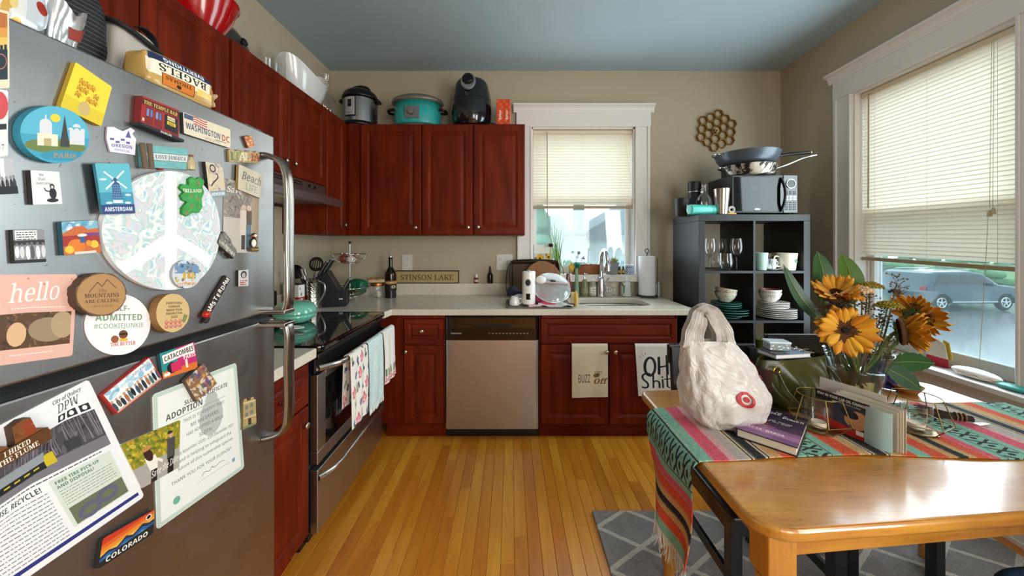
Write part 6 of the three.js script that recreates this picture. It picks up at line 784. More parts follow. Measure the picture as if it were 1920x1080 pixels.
{
  const t = thing('table_runner', 'striped woven serape runner draped across the dining table', 'runner', [0, 0, 0]);
  const xl = 0.522, hang = 0.30, L = 1.36 + hang, Y = TT + 0.0008;
  const nearD = (x) => 0.995 + 0.012 * Math.sin(x * 7 + 1) + 0.01 * (x - 0.5), farD = (x) => 1.305 + 0.03 * (x - 0.52) + 0.006 * Math.sin(x * 9);
  const f = (u, v) => { const q = u * L; // from the hanging end towards the window
    if (q > hang + 0.03) { const x = xl + q - hang, d = farD(x) + (nearD(x) - farD(x)) * v; return V(x, Y + 0.004 + 0.0022 * Math.max(0, Math.sin(x * 22 + v * 4)) * (v > 0.9 || v < 0.1 ? 1 : 0.3), -d); }
    const down = Math.max(0, hang + 0.03 - q), k = Math.min(1, down / hang), bend = Math.min(1, down / 0.05);
    const x0 = xl + 0.03, x = x0 - 0.045 * Math.sin(bend * PI / 2) + 0.02 * Math.sin(v * 7 + k * 3) * k + 0.035 * k * (v - 0.3), fold = 0.6 * Math.pow(k, 1.6), vv = v * (1 - fold) + fold * 0.68, d = farD(xl) + (nearD(xl) - farD(xl)) * vv; const y = Y + 0.004 - (down < 0.05 ? 0.05 * (1 - Math.cos(bend * PI / 2)) : 0.05 + (down - 0.05)) * (0.78 + 0.5 * v * k + 0.22 * (1 - k)); return V(x - 0.012, y, -d); };
  mesh('woven_cloth', cloth((u, v) => f(u, 1 - v), 150, 30, 0.003), std(0xffffff, 0.97, 0, { map: runTex, bumpMap: rep(fineNoise, 14, 4), bumpScale: 0.0025 }), t);
  const fr = []; for (let i = 0; i < 70; i++) { const v = i / 69, p = f(0, v), l = rr(0.045, 0.075); fr.push(tube([p, p.clone().add(V(rr(-0.006, 0.006), -l * 0.5, rr(-0.006, 0.006))), p.clone().add(V(rr(-0.012, 0.012), -l, rr(-0.012, 0.012)))], 0.0016, 5, 4)); } mesh('fringe', fr, std(0xd9d6cf, 0.95), t);
}

// =====================================================================  ON THE TABLE
const RUN = TT + 0.0062;
{ // shopping bag
  const film = phys(0xe9e3dd, 0.34, { transmission: 0.3, thickness: 0, bumpMap: rep(dataTex(256, 256, (u, v) => { const a = Math.abs(tn(u, v, 7, 5)) + 0.6 * Math.abs(tn(u, v, 16, 12, 3)) + 0.3 * Math.abs(tn(u, v, 40, 30, 8)); const k = 255 - 300 * a; return [k, k, k]; }, false), 2, 1), bumpScale: 0.004 });
  const t = thing('shopping_bag', 'white plastic shopping bag with red bullseye standing on the table', 'bag', [0.715, RUN, -1.185], 0);
  const lerp = (a, q) => { for (let i = 1; i < a.length; i++) if (q <= a[i][0]) { const [p, x] = a[i - 1], [r, y] = a[i]; return x + (y - x) * (q - p) / (r - p); } return a[a.length - 1][1]; };
  const lf = [[0, -0.075], [0.03, -0.115], [0.07, -0.135], [0.16, -0.143], [0.28, -0.136]], rt = [[0, 0.075], [0.02, 0.105], [0.07, 0.135], [0.12, 0.132], [0.2, 0.09], [0.28, 0.03]], dp = [[0, 0.05], [0.04, 0.085], [0.1, 0.095], [0.2, 0.06], [0.28, 0.018]];
  const H = 0.28, surf = (u, v) => { const y = v * H, a = u * 2 * PI, l = lerp(lf, y), r = lerp(rt, y), d = lerp(dp, y), c = Math.cos(a), s = Math.sin(a), e = 0.75; let x = (l + r) / 2 + Math.sign(c) * Math.abs(c) ** e * (r - l) / 2, z = Math.sign(s) * Math.abs(s) ** e * d; const n = noise.noise(x * 22 + 3, y * 16, z * 22) * 0.011 + noise.noise(x * 55, y * 22 + 4, z * 55) * 0.005; return V(x + c * n, y, z + s * n + 0.004 * Math.sin(a * 9 + y * 14) * v); };
  mesh('bag_body', [sheet(surf, 96, 60), sheet((u, v) => { const p = surf(u, 0); return V(p.x * v, 0.0005, p.z * v); }, 96, 2)], film, t);
  const hc = new THREE.CatmullRomCurve3([[-0.112, 0.255], [-0.1, 0.31], [-0.082, 0.365], [-0.066, 0.388], [-0.045, 0.375], [-0.012, 0.32], [0.006, 0.262]].map(([x, y]) => V(x, y, 0)));
  for (const z of [0.012, -0.014]) mesh('handle', cloth((u, v) => { const p = hc.getPoint(v), tg = hc.getTangent(v), w = 0.016 + 0.03 * Math.abs(v - 0.5) ** 0.7, q = (u - 0.5) * 2 * w; return V(p.x - tg.y * q, p.y + tg.x * q * 0.8, z + 0.005 * Math.sin(u * 8 + v * 9) + 0.004 * Math.sin(v * 31)); }, 10, 40, 0.0012), film, t);
  // bullseye and red print follow the film, a hair proud of it
  const proud = (u, v) => { const e = 0.002, p = surf(u, v), a = surf(u + e, v).sub(surf(u - e, v)), b = surf(u, v + e).sub(surf(u, v - e)), n = b.cross(a).normalize(); if (n.z < 0) n.negate(); return p.add(n.multiplyScalar(0.0035)); };
  const spot = (cu, cv, ru, r0, r1) => sheet((q, k) => { const a = q * 2 * PI, r = r0 + (r1 - r0) * k; return proud(cu + Math.cos(a) * ru * r, cv + Math.sin(a) * r * ru * 4.3); }, 40, 4);
  const red = std(0xb5202c, 0.5); mesh('bullseye', [spot(0.235, 0.42, 0.0195, 0, 0.38), spot(0.235, 0.42, 0.0195, 0.66, 1)], red, t);
  mesh('red_print', [[0.03, 0.3], [0.035, 0.18], [0.02, 0.42], [0.03, 0.56], [0.035, 0.67], [0.04, 0.77]].map(([u, v]) => sheet((q, k) => proud(u + (q - 0.5) * 0.022, v + (k - 0.5) * 0.075), 6, 6)), red, t);
}
{ // paperback
  const tx = canvasTex(512, 800, (g, w, h) => { const gr = ['#2a1c34', '#33203d', '#46294a', '#8a5a86', '#a5709c', '#7c4c7c']; gr.forEach((c, i) => { g.fillStyle = c; g.fillRect(0, [0, 200, 400, 520, 600, 700][i], w, 300); }); g.fillStyle = '#b9774f'; for (let i = 0; i < 5; i++) g.fillRect(0, 440 + i * 26, rr(140, 330), 14); g.fillStyle = '#161019'; for (let i = 0; i < 8; i++) g.fillRect(rr(0, 60), 300 + i * 30, rr(60, 150), 18); g.fillStyle = '#f2ece6'; g.textAlign = 'center'; g.font = 'bold 34px monospace'; g.fillText('THE', 256, 70); g.font = 'bold 64px monospace'; g.fillText('PURPOSE', 150, 130, 280); g.font = 'bold 30px monospace'; g.fillText('OF', 330, 130); g.font = 'bold 64px monospace'; g.fillText('POWER', 400, 190, 220); g.font = 'bold 26px monospace'; g.fillText('HOW WE COME TOGETHER', 256, 330); g.fillText('WHEN WE FALL APART', 256, 366); g.font = 'bold 56px monospace'; g.fillText('ALICIA GARZA', 200, 660, 380); });
  const t = thing('hardback_book', 'hardback book with purple skyline cover lying on the runner', 'book', [0.84, RUN, -1.128], -0.8); const w = 0.15, d = 0.232, h = 0.028;
  mesh('pages', box2(-w / 2 + 0.003, w / 2 - 0.004, 0.003, h - 0.003, -d / 2 + 0.004, d / 2 - 0.004), std(0xe2d8c2, 0.8), t); mesh('cover_board', [box2(-w / 2, w / 2, 0, 0.003, -d / 2, d / 2), box2(-w / 2, w / 2, h - 0.003, h - 0.0003, -d / 2, d / 2), box2(-w / 2, -w / 2 + 0.003, 0, h - 0.0003, -d / 2, d / 2)], std(0x241a2c, 0.5), t); mesh('printed_cover', new THREE.PlaneGeometry(w, d).rotateX(-PI / 2).translate(0, h, 0), phys(0xffffff, 0.3, { map: tx }), t);
}
{ // handbag with things on it
  const t = thing('handbag', 'olive green leather handbag with brown end and thin straps', 'handbag', [1.06, RUN, -1.34], 0.25); t.scale.set(1.18, 0.95, 1);
  const body = sheet((u, v) => { const a = u * 2 * PI, y = v * 0.185, c = Math.cos(a), s = Math.sin(a), w = 0.135 * Math.pow(Math.sin(Math.min(1, 0.25 + v * 0.95) * PI * 0.5 + (v > 0.75 ? (v - 0.75) * 1.8 : 0)), 0.6), d = 0.075 * Math.pow(Math.max(0.05, 1 - v * 0.72), 0.6); const fold = 0.02 * Math.sin(c * 8 + y * 30) * Math.max(0, s) * Math.sin(v * PI); return V(Math.sign(c) * Math.abs(c) ** 0.7 * w + 0.01 * v, y, Math.sign(s) * Math.abs(s) ** 0.75 * (d + fold)); }, 90, 40);
  mesh('leather_body', [body, box2(-0.1, 0.1, 0, 0.004, -0.06, 0.06)], phys(0x3f3d18, 0.32, { bumpMap: rep(fineNoise, 3, 3), bumpScale: 0.0006 }), t); mesh('brown_end', sheet((u, v) => { const a = PI - 0.6 + u * 1.2, y = 0.01 + v * 0.15, c = Math.cos(a), s = Math.sin(a); return V(-(Math.abs(c) ** 0.7) * 0.14 - 0.002, y, Math.sign(s) * Math.abs(s) ** 0.75 * 0.078); }, 10, 8), phys(0x3a1a12, 0.35), t);
  for (const z of [0.06, 0.085]) mesh('strap', tube([[-0.1, 0.15, 0.05], [-0.09, 0.08, z], [-0.03, 0.018, z + 0.02], [0.06, 0.006, z + 0.025], [0.13, 0.05, z], [0.15, 0.12, 0.03], [0.1, 0.17, 0.0]], 0.0032, 60, 6), phys(0x4b4728, 0.35), t); mesh('zip_seam', tube([[-0.12, 0.14, 0.02], [-0.04, 0.186, 0.018], [0.05, 0.186, 0.016], [0.12, 0.15, 0.012]], 0.0025, 30, 6), std(0x6b6338, 0.3, 0.5), t); mesh('gold_clasp', [ring(0.012, 0.003, 20, 8).translate(-0.1, 0.155, 0.045), box(0.018, 0.008, 0.006, -0.06, 0.172, 0.035, 0.002), box(0.014, 0.008, 0.006, -0.118, 0.152, 0.03, 0.002)], std(0xc79a4a, 0.2, 1), t);
  const nb = thing('notebook', 'pale blue notebook with black spine lying on the handbag', 'notebook', [1.045, RUN + 0.178, -1.35], 0.15); mesh('pages', box(0.145, 0.012, 0.08, 0, 0.007, 0), std(0xe6e2dc, 0.8), nb); mesh('cover', [box(0.15, 0.0025, 0.084, 0, 0.0142, 0), box(0.15, 0.0025, 0.084, 0, 0.0013, 0)], std(0x8fa3bb, 0.4), nb); mesh('dark_half', box(0.06, 0.0016, 0.0845, -0.046, 0.0164, 0), std(0x16181c, 0.4), nb);
  const bx = thing('tin_box', 'small tin box with white lid and floral sides on the notebook', 'box', [1.03, RUN + 0.1955, -1.365], -0.15); const ft = canvasTex(256, 128, (g, w, h) => { g.fillStyle = '#7e8f96'; g.fillRect(0, 0, w, h); for (let i = 0; i < 26; i++) flower(g, rr(0, w), rr(0, h), rr(8, 18), [['#c98d93', '#e2c4c0'], ['#e9e6dc', '#cfd6d0'], ['#5f7a5c', '#8aa27d']][i % 3]); }); mesh('sides', box(0.075, 0.026, 0.05, 0, 0.013, 0, 0.003), std(0xffffff, 0.4, 0.2, { map: ft }), bx); mesh('lid', box(0.078, 0.008, 0.053, 0, 0.03, 0, 0.003), std(0xcfe0e8, 0.35), bx);
  const ke = thing('key_bunch', 'bunch of silver keys lying on the notebook', 'keys', [1.1, RUN + 0.1955, -1.35], 0); mesh('key_ring', ring(0.011, 0.0014, 20, 6).rotateX(PI / 2).translate(0, 0.003, 0), M.chrome, ke); for (const a of [0.2, 1.0, 1.9, 5.4]) mesh('key', [cyl(0.008, 0.008, 0.002, 0.018, 0.001, 0, 14), box(0.024, 0.002, 0.006, 0.037, 0.002, 0)].map((g) => g.rotateY(a)), M.nickel, ke);
}
function candleHolder(label, x, z, turn) {
  const t = thing('candle_holder', label, 'candle holder', [x, RUN, z], turn, 'wire candle holders'), wire = std(0x8a7444, 0.35, 0.9), P = (r, y, i, o = 0) => V(Math.cos(i * PI / 3 + o) * r, y, Math.sin(i * PI / 3 + o) * r), rods = [];
  for (let i = 0; i < 6; i++) rods.push(rod(P(0.052, 0.003, i), P(0.082, 0.035, i), 0.0014, 6), rod(P(0.082, 0.035, i), P(0.056, 0.112, i), 0.0016, 6), rod(P(0.082, 0.035, i), P(0.082, 0.035, i + 1), 0.0014, 6), rod(P(0.052, 0.003, i), P(0.052, 0.003, i + 1), 0.0014, 6));
  mesh('wire_cage', [...rods, ring(0.056, 0.0017, 40, 6).rotateX(PI / 2).translate(0, 0.112, 0)], wire, t); mesh('base_plate', cyl(0.051, 0.051, 0.003, 0, 0.001, 0, 6), wire, t);
  mesh('glass_cup', lathe([[0.001, 0.004], [0.034, 0.004], [0.036, 0.008], [0.037, 0.085], [0.0355, 0.085], [0.034, 0.01], [0.001, 0.008]], 30), M.glass, t);
  const c = tag(mesh('tealight', lathe([[0.001, 0], [0.0195, 0], [0.02, 0.002], [0.02, 0.016], [0.0185, 0.016], [0.018, 0.013], [0.001, 0.012]], 24), std(0xe9dfc8, 0.6)), `${label.includes('book') ? 'tealight in the wire holder near the book' : 'tealight in the wire holder near the twig bundle'}`, 'candle'); c.position.set(x, RUN + 0.0085, z); return t;
}
candleHolder('hexagonal gold wire candle holder between the book and the leaflets', 1.005, -1.15, 0.1);
candleHolder('hexagonal gold wire candle holder beside the twig bundle', 1.313, -1.14, 0.4);
{ // leaflets standing folded on the runner
  const a = V(1.035, 0, -1.185), b = V(1.10, 0, -1.02), len = a.distanceTo(b), turn = -Math.atan2(b.z - a.z, b.x - a.x);
  const ct = canvasTex(512, 512, (g, w, h) => { g.fillStyle = '#1b1a1c'; g.fillRect(0, 0, w, h); g.fillStyle = '#f2eee6'; g.font = 'bold 50px sans-serif'; g.fillText('STAY IN YOUR CAR OIL CHANGE', 20, 64, 470); g.font = '26px sans-serif'; g.fillText('quick, easy and trusted', 170, 104); g.fillStyle = '#2c2f45'; g.fillRect(0, 120, w, 300); g.fillStyle = '#5a3d2c'; g.fillRect(0, 130, 180, 200); g.fillStyle = '#c58a66'; g.beginPath(); g.ellipse(400, 270, 110, 130, 0.5, 0, 7); g.fill(); g.fillStyle = '#15131b'; g.beginPath(); g.ellipse(330, 200, 90, 60, 0.4, 0, 7); g.fill(); g.fillStyle = '#b8271d'; g.beginPath(); g.moveTo(0, 340); g.lineTo(w, 430); g.lineTo(w, h); g.lineTo(0, h); g.fill(); g.fillStyle = '#e9e4da'; g.fillRect(390, 400, 70, 60); });
  const t = thing('leaflet_stack', 'folded car service leaflets standing upright on the runner', 'leaflets', [a.x, RUN, a.z], turn);
  mesh('front_leaflet', box(len * 0.78, 0.118, 0.003, len * 0.36, 0.059, 0).rotateX(0.05), std(0xffffff, 0.35, 0, { map: ct }), t);
  mesh('teal_flap', cloth((u, v) => V(len * 0.68 + u * len * 0.36, 0.001 + v * 0.112, 0.004 + 0.012 * Math.sin(u * 3)), 8, 2, 0.001), std(0xa9c3c4, 0.6), t);
  for (let i = 0; i < 4; i++) mesh('inner_page', cloth((u, v) => V(len * (0.2 + u * 0.86) + i * 0.004, 0.001 + v * (0.115 + 0.004 * i), -0.006 - i * 0.009 - 0.012 * Math.sin(u * 2.6 + i * 0.4)), 10, 2, 0.0012), std([0xe4dcc8, 0xd9cfb8, 0xebe5d6, 0xcfc4ae][i], 0.8), t);
  const e = thing('envelope', 'white printed envelope standing behind the leaflets', 'envelope', [a.x + 0.03, RUN, a.z - 0.035], turn); const et = canvasTex(512, 384, (g, w, h) => { g.fillStyle = '#d9cfc4'; g.fillRect(0, 0, w, h); g.fillStyle = '#6c655e'; g.fillRect(200, 70, 150, 6); g.fillRect(200, 88, 120, 5); g.beginPath(); g.arc(370, 80, 16, 0, 7); g.fill(); g.fillStyle = '#8a2a30'; g.fillRect(400, 70, 90, 60); }); mesh('paper', box(0.17, 0.142, 0.002, 0.085, 0.071, 0).rotateX(-0.08), std(0xffffff, 0.8, 0, { map: et }), e);
}
{ // twig bundle, scrap
  const t = thing('twig_bundle', 'tied bundle of dark dried twigs lying on the runner', 'twigs', [1.505, RUN, -1.215], -0.5); const tw = []; for (let i = 0; i < 34; i++) { const a = i * 2.4, r = 0.011 * Math.sqrt(i / 34); tw.push(tube([[-0.07, 0.013 + Math.sin(a) * r * 2.2, Math.cos(a) * r * 3.2], [0, 0.013 + Math.sin(a) * r, Math.cos(a) * r * 1.4], [0.06, 0.012 + Math.sin(a) * r * 0.8, Math.cos(a) * r]], 0.0013, 8, 4)); } mesh('twigs', tw, std(0x3b2f2a, 0.9), t); mesh('binding', [0.02, 0.03, 0.04].map((x) => ring(0.0122, 0.0022, 16, 6).rotateY(PI / 2).translate(x, 0.0135, 0)), std(0x8a6a44, 0.9), t);
  const s = mesh('paper_scrap', cloth((u, v) => V((u - 0.5) * 0.035, 0.001 + 0.006 * u * v, (v - 0.5) * 0.02), 4, 4, 0.0008), M.white); s.position.set(1.57, RUN, -1.175); tag(s, 'torn scrap of white paper on the runner', 'paper');
  const c = mesh('folded_scarf', cloth((u, v) => V((u - 0.5) * 0.09 + 0.01 * Math.sin(v * 8), 0.002 + v * 0.15, 0.012 * Math.sin(u * 9) - v * 0.03), 16, 14, 0.004), std(0x2f2f66, 0.9)); c.position.set(1.56, TT + 0.0008, -1.47); tag(c, 'indigo cloth bunched up behind the vase', 'cloth');
  const d = mesh('clay_dish', lathe([[0.001, 0], [0.03, 0], [0.05, 0.03], [0.048, 0.03], [0.028, 0.004], [0.001, 0.004]], 26), std(0xa5713f, 0.8)); d.position.set(1.625, TT + 0.0008, -1.445); tag(d, 'small tan clay dish behind the bouquet leaves', 'dish');
}
{ // vase with bouquet
  const B = [1.389, TT + 0.0008, -1.413], W = (px, py, d) => atDepth(px, py, d).sub(V(...B));
  const v = thing('flower_vase', 'flared clear glass vase of water on the table', 'vase', B); mesh('glass_body', lathe([[0.001, 0.003], [0.066, 0], [0.07, 0.004], [0.075, 0.06], [0.088, 0.13], [0.106, 0.178], [0.103, 0.178], [0.085, 0.13], [0.071, 0.06], [0.065, 0.014], [0.001, 0.012]], 48), phys(0xf2f6f6, 0.03, { transmission: 1, thickness: 0, ior: 1.45 }), v); mesh('glass_ribs', Array.from({ length: 18 }, (_, i) => { const a = i * PI / 9, c = Math.cos(a), s = Math.sin(a); return tube([[c * 0.071, 0.006, s * 0.071], [c * 0.0765, 0.06, s * 0.0765], [c * 0.0895, 0.13, s * 0.0895], [c * 0.106, 0.177, s * 0.106]], 0.0022, 14, 5); }), phys(0xf2f6f6, 0.03, { transmission: 1, thickness: 0 }), v); mesh('water', lathe([[0.001, 0.013], [0.064, 0.015], [0.07, 0.06], [0.078, 0.1], [0.001, 0.1]], 40), phys(0xb9a77e, 0.03, { transmission: 0.85, thickness: 0, ior: 1.33 }), v);
  const petalG = fix(cloth((u, q) => { const w = 0.0135 * Math.pow(Math.sin(Math.min(1, q * 0.9 + 0.1) * PI), 0.7) * (q > 0.85 ? (1 - q) / 0.15 * 0.8 + 0.2 : 1); return V((u - 0.5) * 2 * w, 0.026 + q * 0.058, 0.004 * Math.cos((u - 0.5) * 5) + 0.008 * q * q); }, 4, 8, 0.0006));
  const petalM = [0xe09a0e, 0xd88a08, 0xe8ab22].map((c) => phys(c, 0.7, { transmission: 0.18, thickness: 0 }));
  const stemM = std(0x5b6a2a, 0.7);
  const head = (label, px, py, d, face, size, o = {}) => {
    const c = W(px, py, d), t = thing('sunflower', label, 'sunflower', B, 0, 'sunflowers in the vase'), g = new THREE.Object3D(); const q = new THREE.Quaternion().setFromUnitVectors(V(0, 0, 1), V(...face).normalize());
    const put = (name, geo, mat) => { const m = mesh(name, geo, mat, t); m.quaternion.copy(q); m.position.copy(c); m.scale.setScalar(size); return m; };
    put('seed_disc', [lathe([[0.034, -0.006], [0.036, 0], [0.03, 0.008], [0.018, 0.009], [0.012, 0.004], [0.001, 0.003]], 34).rotateX(PI / 2), ...Array.from({ length: 120 }, (_, i) => { const r = 0.033 * Math.sqrt((i + 6) / 126), a = i * 2.39996; return ball(0.0021, Math.cos(a) * r, Math.sin(a) * r, 0.008 * (r > 0.016 ? 1 : 0.5), 5); })], std(o.disc ?? 0x53300f, 0.95)).scale.set(size * 1.3, size * 1.3, size); put('disc_centre', cyl(0.011, 0.009, 0.003, 0, 0, 0, 18).rotateX(PI / 2).translate(0, 0, 0.0065), std(0x1a0d05, 0.95));
    for (let i = 0; i < 30; i++) { const m = new THREE.Mesh(petalG, petalM[i % 3]); m.name = 'petal'; const a = i * 2 * PI / 15 + (i >= 15 ? 0.2 : 0) + rr(-0.07, 0.07); m.quaternion.copy(q).multiply(new THREE.Quaternion().setFromAxisAngle(V(0, 0, 1), a)).multiply(new THREE.Quaternion().setFromAxisAngle(V(1, 0, 0), (o.cup ?? 0.1) + rr(-0.14, 0.16) + (i >= 15 ? 0.14 : 0))); m.position.copy(c); m.scale.setScalar(size * rr(0.88, 1.08)); t.add(m); }
    put('sepals', Array.from({ length: 14 }, (_, i) => new THREE.ConeGeometry(0.008, 0.04, 5).scale(1, 1, 0.25).translate(0, 0.034, -0.01).rotateX(-0.1).rotateZ(i * 2 * PI / 14)), std(0x4a5a22, 0.8)); const back = V(...face).normalize().multiplyScalar(-0.03); mesh('stem', tube([c.clone().add(back.clone().multiplyScalar(0.4)), c.clone().add(back).add(V(0, -0.02, 0)), V(c.x * 0.45, 0.16, c.z * 0.45), V(-c.x * 0.25, 0.03, -c.z * 0.2)], 0.0055 * size, 24, 8), stemM, t); return t;
  };
  head('large sunflower with brown disc facing into the room', 1585, 619, 1.31, [-0.5, 0.12, 1], 1.12);
  head('sunflower seen from the side turned towards the window', 1690, 622, 1.35, [0.75, 0.1, 0.6], 1.1, { cup: 0.55 }); head('sunflower seen from behind with dark sepals by the window', 1722, 592, 1.45, [0.95, 0.35, -0.1], 1.15, { cup: -0.1 }); head('upward facing sunflower in front of the broad leaves', 1567, 553, 1.42, [-0.35, 0.9, 0.35], 1.05, { cup: 0.45 });
  const leafM = [0x24502a, 0x4f6f22, 0x2e5a2c].map((c) => phys(c, 0.42, { transmission: 0.12, thickness: 0 }));
  const leaf = (label, px0, py0, px1, py1, d, wd, m, bend) => { const a = W(px0, py0, d), b = W(px1, py1, d), dir = b.clone().sub(a), side = V(dir.y, -dir.x, 0).normalize(); const o = thing('broad_leaf', label, 'leaf', B, 0, 'broad leaves in the vase'); const at = (q) => a.clone().lerp(b, q).add(side.clone().multiplyScalar(bend * Math.sin(q * PI))).add(V(0, 0, -0.05 * q * q)); mesh('blade', cloth((u, q) => { const w = wd * Math.pow(Math.sin(Math.min(0.999, 0.06 + q * 0.94) * PI), 0.65) * (q > 0.9 ? (1 - q) * 10 : 1); return at(q).add(side.clone().multiplyScalar((u - 0.5) * 2 * w)).add(V(0, 0, 0.3 * Math.abs(u - 0.5) * w)); }, 8, 24, 0.0012), m, o); mesh('midrib', tube([at(0), at(0.3), at(0.6), at(0.95)].map((p) => p.add(V(0, 0, 0.002))), 0.0016, 24, 5), std(0x7c8f4a, 0.6), o); mesh('stalk', tube([at(0), a.clone().multiplyScalar(0.5).setY(0.15), V(0.01, 0.03, -0.02)], 0.003, 14, 6), stemM, o); };
  leaf('long narrow dark leaf arching left from the vase', 1550, 610, 1486, 496, 1.43, 0.026, leafM[0], -0.03); leaf('broad dark green upright leaf behind the sunflowers', 1545, 570, 1551, 470, 1.5, 0.048, leafM[2], 0); leaf('broad yellow green upright leaf behind the sunflowers', 1592, 570, 1598, 474, 1.5, 0.055, leafM[1], 0.01);
  const low = (label, pts, m) => { const o = thing('sunflower_leaf', label, 'leaf', B, 0, 'toothed leaves at the vase rim'); const [a, b, wd] = pts, dir = b.clone().sub(a), side = V(0, 0, 1).cross(dir).normalize(); mesh('blade', cloth((u, q) => { const w = wd * Math.pow(Math.sin(Math.min(0.999, 0.1 + q * 0.9) * PI), 0.8) * (1 + 0.06 * Math.sin(q * 40)); return a.clone().lerp(b, q).add(side.clone().multiplyScalar((u - 0.5) * 2 * w)).add(V(0, -0.02 * q * q, 0.25 * Math.abs(u - 0.5) * w)); }, 8, 40, 0.0012), m, o); mesh('midrib', tube([a, a.clone().lerp(b, 0.5).add(V(0, -0.004, 0.002)), b.clone().add(V(0, -0.019, 0.002))], 0.0014, 14, 5), std(0x7c8f4a, 0.6), o); };
  low('toothed green leaf hanging out towards the sill stones', [W(1668, 680, 1.38), W(1752, 672, 1.4), 0.038], leafM[2]); low('toothed dark leaf drooping over the white table glare', [W(1662, 690, 1.36), W(1728, 722, 1.34), 0.034], leafM[0]); low('small dark leaf at the right vase rim', [W(1655, 668, 1.4), W(1700, 690, 1.38), 0.022], leafM[0]);
  const fill = (label, name, px, py, d, n, r, cols, br = 0.0045) => { const c = W(px, py, d), o = thing(name, label, 'flower', B, 0, 'filler blooms in the vase'); cols.forEach((col, k) => { const gs = []; for (let i = k; i < n; i += cols.length) { const a = i * 2.39996, q = Math.sqrt(i / n); gs.push(new THREE.SphereGeometry(br, 6, 5).translate(c.x + Math.cos(a) * q * r, c.y + (1 - q * q) * r * 0.45 + rr(-0.003, 0.003), c.z + Math.sin(a) * q * r)); } mesh('florets', gs, std(col, 0.9), o); }); mesh('stem', tube([c, V(c.x * 0.6, 0.19, c.z * 0.6), V(-c.x * 0.2, 0.04, 0)], 0.0025, 18, 6), stemM, o); };
  fill('yellow green yarrow cluster between the sunflowers', 'yarrow', 1632, 538, 1.45, 120, 0.04, [0xa68c1e, 0x8c7a22]); fill('cream and peach flower cluster under the broad leaves', 'phlox', 1617, 546, 1.38, 70, 0.032, [0xcfa07a, 0xd9b98e], 0.0065); fill('olive yarrow cluster left of the window sunflowers', 'yarrow', 1665, 575, 1.36, 130, 0.04, [0x9a8420, 0x7f6d1c]); fill('small tan bloom at the left vase rim', 'phlox', 1540, 598, 1.36, 40, 0.018, [0xa58c50, 0x8a7440]); fill('amber marigold cluster above the large sunflower', 'phlox', 1603, 560, 1.36, 60, 0.025, [0xd08a1a, 0xb06a14], 0.006); fill('purple statice sprig against the window', 'statice', 1678, 548, 1.42, 30, 0.018, [0x3a2b52, 0x2a2440], 0.004); fill('dark berry cluster under the upward sunflower', 'statice', 1575, 580, 1.38, 90, 0.05, [0x3b2a16, 0x54391c, 0x2c2214], 0.005);
  for (let k = 0; k < 9; k++) { const o = thing('dried_sprig', `wiry brown dried sprig ${['left of the large sunflower', 'above the large sunflower', 'between large and side sunflower', 'at the vase rim', 'beside the olive yarrow', 'reaching towards the window', 'behind the cream cluster', 'drooping over the left rim', 'under the side sunflower'][k]}`, 'flower', B, 0, 'dried sprigs in the vase'); const px = [1545, 1590, 1645, 1630, 1652, 1682, 1625, 1540, 1665][k], py = [585, 575, 610, 640, 590, 530, 560, 650, 655][k], c = W(px, py, 1.37); const gs = [tube([V(0, 0.06, 0), V(c.x * 0.5, 0.17, c.z * 0.5), c], 0.0018, 14, 5)]; for (let i = 0; i < 44; i++) { const dy = rr(-0.055, 0.03), p = c.clone().add(V(rr(-0.032, 0.032), dy + rr(0, 0.02), rr(-0.025, 0.025))); gs.push(rod(c.clone().add(V(0, dy, 0)), p, 0.0009, 4), ball(rr(0.0018, 0.0036), p.x, p.y, p.z, 5)); } mesh('twiggy_blooms', gs, std([0x5a3d1e, 0x3f2c18, 0x6e5326][k % 3], 0.95), o); }
}
{ // on the sill of the large window
  const onSill = (px, off) => { const a = alongRight(px, off); return [(px - CX) * a.d / F, W2.y0 + 0.001, -a.d]; };
  const th = -Math.atan(SKEW) - PI / 2;
  const c = thing('house_card', 'red and white folded house shaped card on the large window sill', 'card', onSill(1757, 0.01), th); mesh('red_base', box(0.1, 0.045, 0.004, 0, 0.0225, 0), std(0xc02434, 0.6), c); mesh('roof_panel', extrude([[-0.05, 0.045], [0.05, 0.045], [0.035, 0.12], [0.0, 0.14], [-0.035, 0.12]], 0.004).translate(0, 0, -0.002), std(0xe6dcc9, 0.6), c); mesh('yellow_flap', extrude([[0.0, 0.045], [0.06, 0.045], [0.045, 0.13], [0.02, 0.14]], 0.003).translate(0, 0, -0.012), std(0xe0b73a, 0.6), c); mesh('stand', box(0.09, 0.003, 0.05, 0, 0.0015, -0.01), std(0xc02434, 0.6), c);
  const st = canvasTex(256, 128, (g, w, h) => { g.fillStyle = '#eee7dc'; g.fillRect(0, 0, w, h); g.fillStyle = '#5fb0a6'; g.fillRect(0, 0, w, 26); g.fillRect(0, 100, w, 28); g.strokeStyle = '#d08a6a'; g.lineWidth = 4; g.beginPath(); for (let x = 0; x < w; x += 12) g.lineTo(x, 66 + (x / 12 % 2) * 14); g.stroke(); });
  const stone = (label, px, L, h, mat) => { const s = mesh('painted_shell', new THREE.SphereGeometry(1, 30, 20).scale(L / 2, h / 2, 0.034).translate(0, h / 2, 0), mat); s.position.set(...onSill(px, -0.025)); s.rotation.y = th + 0.05; tag(s, label, 'stone'); }; stone('white painted shell with aqua edge on the large window sill', 1830, 0.185, 0.048, phys(0xffffff, 0.4, { map: st })); stone('flat aqua painted stone on the large window sill', 1905, 0.12, 0.026, phys(0x3aa39b, 0.35));
}

